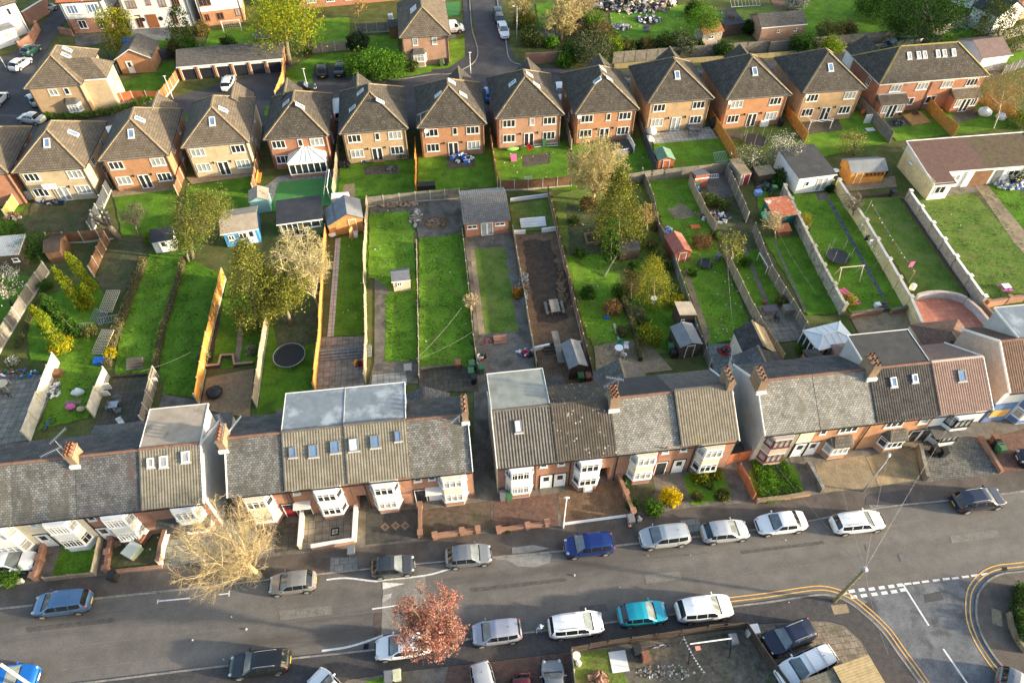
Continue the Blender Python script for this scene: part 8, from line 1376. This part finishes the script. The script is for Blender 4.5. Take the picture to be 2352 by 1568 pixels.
# ============================================================ GARDEN THINGS
trampoline('large round trampoline with a silver rim on the lower left lawn', (664, 815), 1.62, .8); trampoline('trampoline with bent net poles on the gravel path lawn', (1924, 588), 1.35, .6, 1.6, 6, BLACKP); trampoline('netted trampoline with a black safety cage behind the orange house', (1735, 322), 1.7, .7, 2., 7, BLACKP); trampoline('small black trampoline with a tall rim by the brown cuttings', (1620, 604), .85, .5, 1.2, 5, BLACKP); trampoline('green rimmed trampoline in the wild corner by the road', (1253, 78), 2.3, .8, 0, 0, GREENP); trampoline('trampoline with a pale rim left of the feathery yellow green tree', (607, 78), 1.9, .8)
goal('white football goal on the lawn behind the garages', (515, 76), (556, 72), .9, 2.0); goal('white football goal leaning on the grey panel fence', (1738, 598), (1757, 630), .7, 1.2); goal('green tubed goal lying on the top right lawn', (2190, 66), (2215, 76), 1.2, .8, mat('green_tube', (.2, .5, .42), coord='Object')); goal('tall white goal frame on the artificial lawn', (757, 455), (762, 415), .8, 1.8)
block_thing('swing_frame', 'wooden swing frame with pale legs on the gravel path lawn', 'swing', (1944, 640), [('cross_beam', W_LT, [((( -1.5, 0, 1.9), (1.5, 0, 1.9)), .06)])]+[('leg', W_LT, [(((x, 0, 1.9), (x+s*.1, s*.8, 0)), .05)]) for x in (-1.3, 1.3) for s in (-1, 1)])
block_thing('swing_frame', 'blue and white swing frame with a red seat in the timber fenced yard', 'swing', (1620, 1490), [('cross_beam', WHITE, [(((-1.6, 0, 1.9), (1.6, 0, 1.9)), .05)]), ('seat', mat('coral_seat', (.75, .3, .22), coord='Object'), [(-.9, -.15, .5, -.5, .15, .56)])]+[('leg', PNB, [(((x, 0, 1.9), (x, s*.9, 0)), .04)]) for x in (-1.6, 1.6) for s in (-1, 1)])
block_thing('picnic_table', 'weathered picnic table standing on the dark soil', 'table', (1273, 712), [('table_top', W_GREY, [(-.5, -.95, .72, .5, .95, .77)]), ('bench', W_GREY, [(-1.05, -.95, .42, -.75, .95, .47)]), ('bench', W_GREY, [(.75, -.95, .42, 1.05, .95, .47)]), ('frame', W_GREY, [(-1., .6, .36, 1., .68, .419), (-1., -.68, .36, 1., -.6, .419), (-.4, .6, 0, -.32, .68, .719), (.32, .6, 0, .4, .68, .719), (-.4, -.68, 0, -.32, -.6, .719), (.32, -.68, 0, .4, -.6, .719)])])
def trellis(label, c, w, d, rz):
    mb = MB(); [mb.box(-w/2+w*k/7-.03, -d/2, .0, -w/2+w*k/7+.03, d/2, .05) for k in range(8)]; [mb.box(-w/2, -d/2+d*k/9-.03, .051, w/2, -d/2+d*k/9+.03, .10) for k in range(10)]; o = solid('trellis', label, 'trellis', mb, W_LT, c, .5, rz); o.rotation_euler = (R(18), R(-12), rz)
trellis('pale wooden trellis panel leaning near the dry hedge', (251, 692), 1.9, 2.7, -.2); trellis('fallen pale trellis panel lower down by the dry hedge', (236, 785), 1.7, 2.8, -.25)
def mesh_panel(label, c, w, d, rz, m=METAL, z=.3): mb = MB(); [mb.beam((-w/2+w*k/8, -d/2, 0), (-w/2+w*k/8, d/2, 0), .03) for k in range(9)]; mb.beam((-w/2, -d/2, 0), (w/2, -d/2, 0), .05).beam((-w/2, d/2, 0), (w/2, d/2, 0), .05); o = solid('wire_panel', label, 'panel', mb, m, c, z, rz); o.rotation_euler = (R(30), 0, rz)
mesh_panel('grey green wire panel lying between the two trellises', (226, 728), 1.8, 1.5, -.4); mesh_panel('grey bench slats leaning beside the wire panel', (250, 733), 2.2, .7, .25); mesh_panel('low wire fold by the golden cypresses', (196, 748), 1.6, .6, .1); mesh_panel('white ladder leaning flat on the grey back fence', (1634, 405), 1.9, .5, YAW, WHITE, .9); mesh_panel('white ladder lying along the pink buff house wall', (1254, 333), 3.4, .4, YAW, WHITE, .3); mesh_panel('green rack lying by the back lawn fence', (1214, 410), 1.0, .6, YAW); mesh_panel('folded washing airer on the slab patio lawn', (1655, 360), 1.8, 1.4, YAW+.1, METAL, .8); mesh_panel('blue and white barrier leaning at the top rubble edge', (1712, 6), 5.5, 1.6, YAW, WHITE, .8)
table('grey dining table on the slab patio', (1592, 305), 1.5, .9, .72, GREYP)
for k, (c, r) in enumerate((((1584, 315), math.pi), ((1597, 315), math.pi), ((1580, 300), 0.), ((1592, 296), 0.), ((1605, 303), 1.2))): chair(('grey chair at the near left of the dining table', 'grey chair at the near right of the dining table', 'grey chair at the far left of the dining table', 'grey chair at the far side of the dining table', 'grey chair at the right end of the dining table')[k], c, GREYP, r, 'dining chairs on the slab patio')
table('dark rectangular table by the pampas clump', (1766, 718), 1.6, 1.0, .72, plain('dark_mauve', (.10, .08, .095))); chair('black wicker chair right of the dark table', (1782, 736), BLACKP, 1.6); chair('black wicker chair left of the dark table', (1732, 722), BLACKP, -1.6); chair('black chair nearer on the left of the dark table', (1735, 735), BLACKP, -1.6)
table('white ornate round table on the concrete yard', (1420, 808), .9, .9, .7, WHITE, round_=True); chair('white ornate chair above the round table', (1437, 802), WHITE, 0); chair('white ornate chair below the round table', (1432, 820), WHITE, 2.6); chair('green plastic chair behind the round table', (1424, 797), plain('teal_chair', (.03, .25, .25)), .2)
table('small glass table on the broken slab patio', (267, 938), .8, .8, .7, METAL); chair('grey green chair above the small glass table', (276, 926), GREYP, .4); chair('grey green chair left of the small glass table', (252, 940), GREYP, -1.); chair('grey chair right of the small glass table', (276, 948), GREYP, 2.); chair('white plastic chair by the slate extension', (282, 976), WHITE, .6)
table('octagonal pale table at the left edge patio', (12, 890), 1.1, 1.1, .7, W_LT, round_=True); table('blue grey bin store table by the pale slabs', (938, 852), .8, .9, .7, GREYP); table('brown bench table below the conservatory lawn', (872, 378), 1.5, .6, .6, W_BRN); table('black low table on the orange deck', (2100, 266), .8, .6, .5, PNB)
slab('timber_deck', [(2072, 268), (2112, 259), (2138, 284), (2094, 290)], W_GOLD, 0, .25, kind=None); tag(bpy.data.objects['timber_deck'], 'golden timber deck behind the red brick pair', 'deck'); slab('raised_deck', [(1402, 334), (1447, 326), (1454, 352), (1408, 360)], W_BLK, 0, .5, kind=None); tag(bpy.data.objects['raised_deck'], 'dark grey raised deck behind the red orange house', 'deck')
fence('white picket rail along the front of the dark grey deck', [(1406, 362), (1440, 357)], 1.1, WHITE, WHITE, step=.25, pw=.05, th=.02); fence('white board screen at the right of the dark grey deck', [(1440, 322), (1455, 352)], 1.3, RENDW, WHITE)
def gazebo():
    b = G(1856, 300); t = thing('gazebo_frame', 'bare white folding gazebo frame on the lawn', 'gazebo', b, YAW); P = [(0, 0), (3.3, 0), (3.3, 2.6), (0, 2.6)]
    for x, y in P: MB().tube([(x, y, 0), (x, y, 1.7)], .04, 6).build('leg', WHITE, t)
    mb = MB()
    for k in range(4):
        a, c = P[k], P[(k+1) % 4]; m = ((a[0]+c[0])/2, (a[1]+c[1])/2)
        for (z0, z1) in ((1.7, 1.3), (1.3, 1.7)): mb.tube([(*a, z0), (*m, z1 if z0 > 1.5 else 1.7), (*c, z0)], .025, 5)
    mb.build('scissor_frame', WHITE, t)
gazebo()
def cover(label, c, r, h, m, cat='cover', name='covered_furniture', asp=1.): solid(name, label, cat, MB().blob((0, 0, h*.45), (r, r*asp, h*.55), 12, .10), m, c, smooth=True)
BAG = plain('black_cover', (.025, .025, .03), .6)
cover('black covered round table on the gravel patio', (495, 906), .85, .9, BAG); cover('black covered barbecue on the artificial lawn', (693, 472), .6, .9, BAG); cover('dark covered heater by the vivid orange fence', (1637, 292), .6, 1.6, BAG); cover('navy closed parasol by the orange deck fence', (2121, 238), .3, 1.9, PNB, 'parasol', 'parasol'); cover('navy egg chair beside the orange deck', (2061, 265), .5, 1.2, PNB, 'chair', 'egg_chair'); cover('white covered sofa on the slab patio', (1495, 306), .8, .8, RENDW); cover('lower white covered bench on the slab patio', (1490, 322), .75, .5, RENDW); cover('white fabric cocoon seat below the tan birch', (2258, 265), .95, 1.2, RENDW, 'seat', 'cocoon_seat'); cover('second smaller white cocoon seat by the birch', (2296, 274), .7, 1.0, RENDW, 'seat', 'cocoon_seat')
block_thing('basketball_hoop', 'white basketball backboard on a black stand', 'basketball hoop', (138, 468), [('pole', BLACKP, [(((0, 0, 0), (0, 0, 2.6)), .06)]), ('base', BLACKP, [(-.5, -.4, 0, .5, .4, .15)]), ('backboard', WHITE, [(-.85, -.06, 2.3, .85, 0, 3.1)])])
block_thing('bird_bath', 'white stone bird bath on the small dark lawn', 'bird bath', (1500, 696), [('bowl', RENDW, [lambda mb: mb.lathe([(.1, .68), (.38, .78), (.40, .84), (.3, .82)], 14)]), ('pedestal', RENDW, [lambda mb: mb.lathe([(.24, 0), (.12, .15), (.10, .6), (.16, .679)], 12)])])
block_thing('slide', 'red plastic slide behind the pink buff house', 'slide', (1214, 338), [('chute', REDP, [(-.22, -1.2, .3, .22, .3, .38), (-.28, -1.2, .381, -.22, .3, .5), (.22, -1.2, .381, .28, .3, .5), (-.22, .3, .3, .22, .5, 1.0)]), ('ladder', BLUEP, [(-.25, .52, 0, .25, .6, 1.1)])]); block_thing('slide', 'pink slide draped on the mottled wall shrub', 'slide', (1944, 683), [('chute', PINKP, [(-.25, -1.6, .3, .25, 1.0, .42), (-.3, -1.6, .421, -.25, 1.0, .55), (.25, -1.6, .421, .3, 1.0, .55)]), ('support', WHITE, [(-.2, .8, 0, .2, .95, .299)])], rz=.5)
block_thing('play_table', 'pink and white play table on the yellowish lawn', 'table', (2306, 664), [('table_top', WHITE, [(-.45, -.35, .5, .45, .35, .56)]), ('bench', mat('magenta', (.6, .12, .5), coord='Object'), [(-.6, -.6, .25, .6, -.4, .3), (-.6, .4, .25, .6, .6, .3), (-.3, -.399, .2, -.2, .399, .499), (.2, -.399, .2, .3, .399, .499)])])
for l, c, mb, m, nm in (('blue plastic crate tub at the end of the dry hedge', (232, 832), MB().box(-.55, -.4, 0, .55, .4, .5), BLUEP, 'plastic_tub'), ('blue recycling boxes between the two dark sheds', (1582, 757), MB().box(-.6, -.4, 0, .6, .4, .6), BLUEP, 'plastic_tub'), ('blue plastic drum at the red lean-to', (1600, 440), MB().lathe([(.2, 0), (.28, .2), (.28, .6), (.1, .9)], 12), BLUEP, 'water_butt'), ('orange plastic tray on the lawn above the red shed', (1597, 522), MB().box(-.6, -.35, 0, .6, .35, .18), mat('orange_plastic', (.75, .2, .06), coord='Object'), 'plastic_tray'), ('blue box by the old sheds', (1740, 447), MB().box(-.45, -.35, 0, .45, .35, .6), plain('light_blue', (.25, .4, .75)), 'plastic_tub'), ('pink plastic play chair on the back lawn', (1180, 368), MB().box(-.4, -.3, 0, .4, .3, .4).box(-.4, .2, .401, .4, .3, .8), PINKP, 'toy_chair'), ('lime green toy boat on the back lawn', (1178, 345), MB().blob((0, 0, .2), (.9, .35, .25), 10), mat('lime', (.3, .8, .15), coord='Object'), 'toy_boat'), ('green toy boat hung on the twiggy tree', (1754, 508), MB().blob((0, 0, .9), (.5, .9, .2), 10), mat('mint', (.1, .55, .35), coord='Object'), 'toy_boat'), ('pink toy scooter seat on the left lawn', (165, 938), MB().blob((0, 0, .3), (.5, .35, .3), 10), PINKP, 'toy'), ('yellow green toy on the left lawn', (188, 942), MB().blob((0, 0, .25), (.4, .3, .25), 10), mat('toy_mix', (.6, .6, .3), (.7, .3, .3), scale=6, coord='Object'), 'toy'), ('white dustsheet covered items on the left lawn', (182, 905), MB().blob((0, 0, .35), (.6, .45, .4), 10, .2), RENDW, 'covered_items'), ('brown fallen box by the cream fence', (128, 862), MB().box(-.7, -.4, 0, .7, .4, .6), W_BRN, 'wooden_box'), ('white board leaning on the pale fence', (248, 893), MB().box(-.4, -.05, 0, .4, .05, .9), RENDW, 'white_board'), ('second white board lower on the pale fence', (246, 908), MB().box(-.35, -.05, 0, .35, .05, .7), RENDW, 'white_board'), ('white board on the grey fence', (361, 884), MB().box(-.3, -.05, .6, .3, .05, 1.2), RENDW, 'white_board'), ('pale slab lying on the left lawn', (168, 924), MB().box(-.8, -.3, 0, .8, .3, .08), CONC, 'paving_slab'), ('white plastic garden sheet folded by the tall orange shed', (813, 541), MB().box(-.5, -.5, 0, .5, .5, .35), RENDW, 'white_box'), ('white bag of rubbish by the tall orange shed', (764, 543), MB().blob((0, 0, .3), (.5, .35, .35), 8, .2), RENDW, 'rubbish_bag'), ('low white greenhouse cover at the artificial lawn corner', (783, 460), MB().box(-1.1, -.6, 0, 1.1, .6, .8), mat('white_plastic_roof', (.72, .72, .68), coord='Object'), 'storage_box'), ('black crate on the fence line lawn', (981, 432), MB().box(-1.1, -.5, 0, 1.1, .5, .7), BLACKP, 'storage_box'), ('white chest in front of the netted trampoline house', (1752, 288), MB().box(-.6, -.4, 0, .6, .4, .9), RENDW, 'storage_box'), ('white square panel at the fence by the gazebo', (1998, 300), MB().box(-.6, -.4, .1, .6, .4, .2), RENDW, 'white_board'), ('white slatted panel against the grey fence', (1990, 283), MB().box(-.5, -.06, 0, .5, .06, 1.4), RENDW, 'white_board'), ('red brown barrel by the grey fence', (1979, 264), MB().lathe([(.3, 0), (.38, .4), (.3, .8)], 12), W_RED, 'barrel'), ('white mattress like board in the timber fenced yard', (1421, 1519), MB().box(-.65, -.75, 0, .65, .75, .14), RENDW, 'white_board'), ('white fridge on a trolley outside the timber fence', (1724, 1452), MB().box(-.45, -.35, 0, .45, .35, .9), RENDW, 'fridge'), ('white water tank by the junction house shed', (900, 62), MB().box(-.4, -.4, 0, .4, .4, 2.2), RENDW, 'water_tank'), ('blue plastic pool heap by the corner garden', (293, 96), MB().blob((0, 0, .3), (1.1, .8, .35), 10, .25), BLUEP, 'plastic_sheet'), ('pale yellow patio umbrella by the white house', (318, 62), MB().lathe([(1.6, 2.0), (.05, 2.6)], 8), mat('umbrella_yellow', (.7, .62, .35), coord='Object'), 'parasol'), ('grey bucket planter in the timber fenced yard corner', (1323, 1510), MB().lathe([(.25, 0), (.32, .6)], 12), RENDW, 'planter'), ('white bag beside the bucket planter', (1328, 1524), MB().blob((0, 0, .2), (.25, .25, .25), 8, .2), RENDW, 'rubbish_bag'), ('teal metal water butt by the brown twig pile', (1648, 596), MB().lathe([(.3, 0), (.34, .8)], 12), GREYP, 'water_butt'), ('brown plant pot in the lower patio', (1756, 697), MB().blob((0, 0, .25), (.3, .25, .28), 8), TERRA, 'terracotta_pot'), ('white lidded drum on the cream wall', (2086, 676), MB().lathe([(.3, .9), (.33, 1.5), (.2, 1.6)], 12), RENDW, 'drum'), ('white plastic stool on the retaining wall lawn', (2013, 704), MB().box(-.3, -.25, 0, .3, .25, .5), RENDW, 'stool'), ('grey box with a pink ornament by the tall fence', (1806, 718), MB().box(-.5, -.5, 0, .5, .5, .9), W_GREY, 'storage_box'), ('pale cream side gate screen behind the slate terrace', (1846, 836), MB().box(-.5, -.06, 0, .6, .06, 1.7), RENDC, 'screen'), ('long white surf like board standing at the top lawn', (1545, 14), MB().box(-.4, -.1, 0, .4, .1, 3.), RENDW, 'white_board'), ('grey metal bench on the burnt lawn', (1484, 73), MB().box(-.6, -.4, .3, .6, .4, .4).box(-.6, .3, .401, .6, .4, 1.), GREYP, 'garden_bench'), ('white pallet like fan heater on the cream yard', (1912, 412), MB().lathe([(.35, 0), (.08, .1), (.08, 1.3), (.4, 1.4), (.4, 1.5)], 12), RENDW, 'patio_heater'), ('brown rusty bin behind the white garden room', (1928, 395), MB().lathe([(.38, 0), (.42, 1.0)], 12), W_BRN, 'water_butt'), ('orange garden bench against the brown fence', (600, 414), MB().box(-.4, -1.2, .4, .1, 1.2, .46).box(-.4, -1.2, .461, -.34, 1.2, .95), W_OR, 'garden_bench'), ('brick lined fire pit on the rough lawn', (1368, 550), MB().box(-1.3, -1., 0, 1.3, -.8, .4).box(-1.3, .8, 0, 1.3, 1., .4).box(-1.3, -.799, 0, -1.1, .799, .4).box(1.1, -.799, 0, 1.3, .799, .4), BR_WALL, 'fire_pit'), ('long plank lying in the lower rough lawn', (1416, 763), MB().box(-.12, -1.2, 0, .12, 1.2, .1), W_LT, 'plank'), ('wooden beam propped on the middle fence', (1404, 617), MB().beam((-1.1, -1.2, .05), (.9, 1.2, 1.3), .14), W_GREY, 'wooden_beam'), ('plank ramp over the earth steps', (1281, 805), MB().box(-.35, -2.2, .62, .35, 2.2, .68), W_GREY, 'plank'), ('blue rubbish bag on the rough lawn', (1393, 731), MB().blob((0, 0, .15), (.4, .25, .2), 8, .2), BLUEP, 'rubbish_bag')): solid(nm, l, nm.replace('_', ' '), mb, m, c)
for l, c, m, rz in (('bicycle with a pale frame lying against the timber yard fence', (1514, 1485), mat('lilac', (.5, .48, .6), coord='Object'), .15), ('dark bicycle leaning at the left edge patio', (12, 905), PNB, -.3), ('small blue bicycle on the left lawn', (112, 976), BLUEP, 1.2), ('white bicycle by the grey fence of the slab patio', (344, 955), METAL, 1.4), ('black bicycle against the buff house wall', (925, 363), BLACKP, .1), ('white and black bicycle on the dark patio', (897, 389), METAL, .1), ('small red bicycle on the steps landing', (1118, 786), REDP, .3), ('bicycle leaning in the brick outbuilding doorway', (1072, 538), PNB, .4), ('pink bicycle by the top right fence', (2328, 105), mat('lilac', (.5, .5, .5)), .6)): bicycle(l, c, m, rz, .95)
# rubbish and rubble: nobody could count these
heap('heap of white and brown demolition rubble on the top lawn', (1460, 8), 95, 1.4, [RENDW, BR_PINK, W_GREY, BLACKP, W_LT], 420, .7); heap('burnt remains in the middle of the top lawn', (1488, 46), 32, .4, [BLACKP, GREYP, RENDW], 80, .5); heap('pile of broken boards left of the burnt patch', (1425, 64), 28, .5, [RENDW, W_GREY, GREYP], 80, .5); heap('rubble and slabs by the grey back fence', (905, 470), 52, .35, [CONC, W_GREY, BR_PINK], 130, .5, flat=.22); heap('loose bricks in the brick circle', (1000, 513), 24, .12, [BR_PINK, CONC, SAND], 200, .2); heap('row of rubble along the wire fence', (955, 500), 14, .4, [CONC, RENDG], 50, .5, flat=2.2); heap('rubbish bags and boxes by the french door', (1060, 366), 26, .7, [RENDW, BLUEP, BLACKP, RENDW], 70, .5); heap('rubbish heap at the right edge lawn', (2318, 425), 34, .6, [RENDW, BLUEP, W_LT, GREYP], 120, .5); heap('heap of bricks and broken wall in the mossy yard', (270, 1240), 12, .5, [BR_WALL, BR_OLD], 50, .35, flat=1.6); heap('scrap and toys by the red shed', (1530, 530), 16, .4, [RENDW, BLUEP, GREYP], 40, .4); heap('old boards and bath in the earth garden', (1640, 500), 36, .4, [RENDW, W_GREY, BLACKP, W_DK], 60, .6); heap('clutter under the old shed lean-to', (1760, 432), 24, .6, [W_DK, GREYP, BLACKP, GREENP], 60, .45); heap('flower pots and ornaments along the far left patio', (40, 860), 50, .3, [TERRA, RENDW, GREENP, BLUEP], 70, .3, flat=.3); heap('pots and sinks on a pale board by the cream fence', (125, 900), 14, .3, [RENDW, GREYP, RENDW], 40, .35, flat=1.8); heap('toys and sacks at the steps of the slab patio', (826, 835), 12, .5, [RENDW, BLACKP, YELP, REDP], 36, .35); heap('pots and tyres by the pale yellow lawn yard', (1104, 820), 14, .4, [BLACKP, RENDW, GREENP, REDP], 36, .35); heap('yard clutter left of the plank steps', (1206, 812), 20, .4, [RENDW, BLUEP, BLACKP, REDP], 44, .35); heap('garden tools and toys by the pale brick house', (560, 392), 26, .35, [BLACKP, GREENP, REDP, BLUEP], 44, .35, flat=.3); heap('small clutter by the pale buff brick house', (118, 466), 32, .3, [BLACKP, BLUEP, GREYP], 40, .35, flat=.3); heap('black sacks beside the buff orange house', (793, 378), 12, .5, [BLACKP], 30, .5, flat=1.8); heap('buckets along the buff orange house', (840, 371), 20, .3, [BLUEP, BLACKP, RENDW], 24, .4, flat=.2); heap('black sacks at the end of the sandy yard', (1462, 1192), 9, .5, [BLACKP, GREYP], 20, .5); heap('mower and chairs in the slab yard behind the shade-toned gable', (1672, 805), 24, .4, [BLACKP, REDP, GREYP], 50, .4); heap('upturned crates and pots in the bottom yard', (1375, 1560), 22, .3, [BR_WALL, W_BRN, BR_OLD], 24, .5); heap('loose stones across the bottom yard', (1530, 1545), 70, .08, [CONC, RENDG, CONCD], 160, .18, flat=.25); heap('lawn mower and grill on the brick pair lawn', (2062, 285), 16, .5, [BLACKP, GREYP], 36, .4); heap('pile of sand bags along the right of the soil bed', (1292, 660), 10, .35, [SAND], 70, .6, flat=6.); heap('pile of sand bags along the left of the soil bed', (1204, 660), 8, .3, [SAND, GREYP], 60, .6, flat=7.); heap('logs and cut wood by the yellow green fence', (28, 500), 18, .6, [W_LT, W_BRN], 44, .5)
# litter on lawns
def litter():
    mb = MB()
    for x0, y0, x1, y1, n in ((1640, 620, 1720, 780, 26), (850, 480, 950, 640, 8), (970, 550, 1080, 830, 6), (1300, 480, 1470, 800, 26), (780, 560, 835, 760, 6), (1131, 345, 1300, 420, 16), (1400, 30, 1600, 90, 50), (300, 1230, 370, 1300, 6), (1000, 1230, 1900, 1450, 6), (100, 1390, 900, 1520, 6), (1580, 420, 1640, 560, 10), (1400, 340, 1500, 400, 12), (500, 1050, 620, 1300, 0), (2090, 460, 2230, 560, 8)):
        for k in range(n): p = G(random.uniform(x0, x1), random.uniform(y0, y1)); s = random.uniform(.03, .075); mb.box(p.x-s, p.y-s*.7, .06, p.x+s, p.y+s*.7, .13, random.random()*3)
    tag(mb.build('litter', plain('litter', (.7, .7, .66), .8)), 'scattered scraps of white litter on lawns and road', 'litter', kind='stuff')
litter()
# traffic cone, sign board
block_thing('traffic_cone', 'orange and white traffic cone by the grey bin', 'traffic cone', (1446, 1208), [('base', BLACKP, [(-.2, -.2, 0, .2, .2, .04)]), ('cone', mat('cone_orange', (.8, .2, .03), coord='Object'), [lambda mb: mb.lathe([(.15, .041), (.03, .62)], 12)]), ('white_band', WHITE, [lambda mb: mb.lathe([(.118, .22), (.085, .36)], 12)])], z=.1)
sb = G(1350, 1132); ts = thing('sign_board', 'white slatted pallet sign with lettering leaning at the bay window', 'sign', (sb.x, sb.y, .1), YAW)
mb = MB()
for k in range(6): mb.box(-.42, -.02, .06+.17*k, .42, .02, .18+.17*k)
mb.box(-.36, .021, 0, -.26, .07, 1.1).box(.26, .021, 0, .36, .07, 1.1); pl = mb.build('pallet', W_LT, ts, rot=(R(-18), 0, 0)); pn = MB().box(-.3, -.035, .06, .3, -.021, 1.04).build('sign_panel', WHITE, pl)
MB().box(-.29, -.04, .86, .29, -.036, 1.0).build('heading_strip', YELP, pn)
text('PAVING', pn, (-.24, -.043, .885), .13, BLACKP, w=.48); bl = plain('ink_blue', (.05, .12, .3)); text('01582 250 736', pn, (-.27, -.038, .32), .11, bl, w=.54); text('07984 442 204', pn, (-.27, -.038, .14), .11, bl, w=.54); MB().box(-.28, -.038, .5, .28, -.0355, .53).build('rule', bl, pn)
# satellite dishes on houses
for k, (f, z) in enumerate(((.12, 4.3), (.06, 4.4), (.06, 4.4), (.08, 4.3))):
    hh = HH[(6, 8, 10, 11)[k]]; MB().lathe([(.05, 0), (.26, .06), (.34, .14)], 12).build('satellite_dish', RENDG, hh[0], loc=(hh[1]*f, .1, z), rot=(R(70), 0, .5))
ab = HH[6]; aerial(ab[0], .6, .25, 4.6, .2, 10, 2.2)
# ============================================================ LIGHT AND CAMERA
SE, SA = R(11.5), R(9.)
sd = Vector((math.cos(SE)*math.cos(SA), -math.cos(SE)*math.sin(SA), math.sin(SE)))
su = bpy.data.lights.new('sun', 'SUN'); su.energy = 3.4; su.angle = R(1.5); su.color = (1, .86, .64)
so = bpy.data.objects.new('sun', su); COL.objects.link(so); so.rotation_euler = sd.to_track_quat('Z', 'Y').to_euler(); so.location = (60, 40, 80)
wd = bpy.data.worlds.new('World'); sc.world = wd; wd.use_nodes = True; N = wd.node_tree.nodes; L = wd.node_tree.links
sk = N.new('ShaderNodeTexSky'); sk.sky_type = 'NISHITA'; sk.sun_disc = False; sk.sun_elevation = SE; sk.sun_rotation = R(90)+SA; sk.air_density = 1.; sk.dust_density = 2.5; sk.ozone_density = 1.
bg = N['Background']; bg.inputs[1].default_value = .15; L.new(sk.outputs[0], bg.inputs[0])
cd = bpy.data.cameras.new('camera'); cd.lens = 24; cd.sensor_width = 36; cd.clip_end = 3000
cam = bpy.data.objects.new('camera', cd); COL.objects.link(cam); cam.location = (0, 0, H); cam.rotation_euler = (math.pi/2-TH, 0, 0); sc.camera = cam
vs = sc.view_settings; vs.view_transform = 'Standard'; vs.look = 'None'; vs.gamma = 1; vs.exposure = 1.7
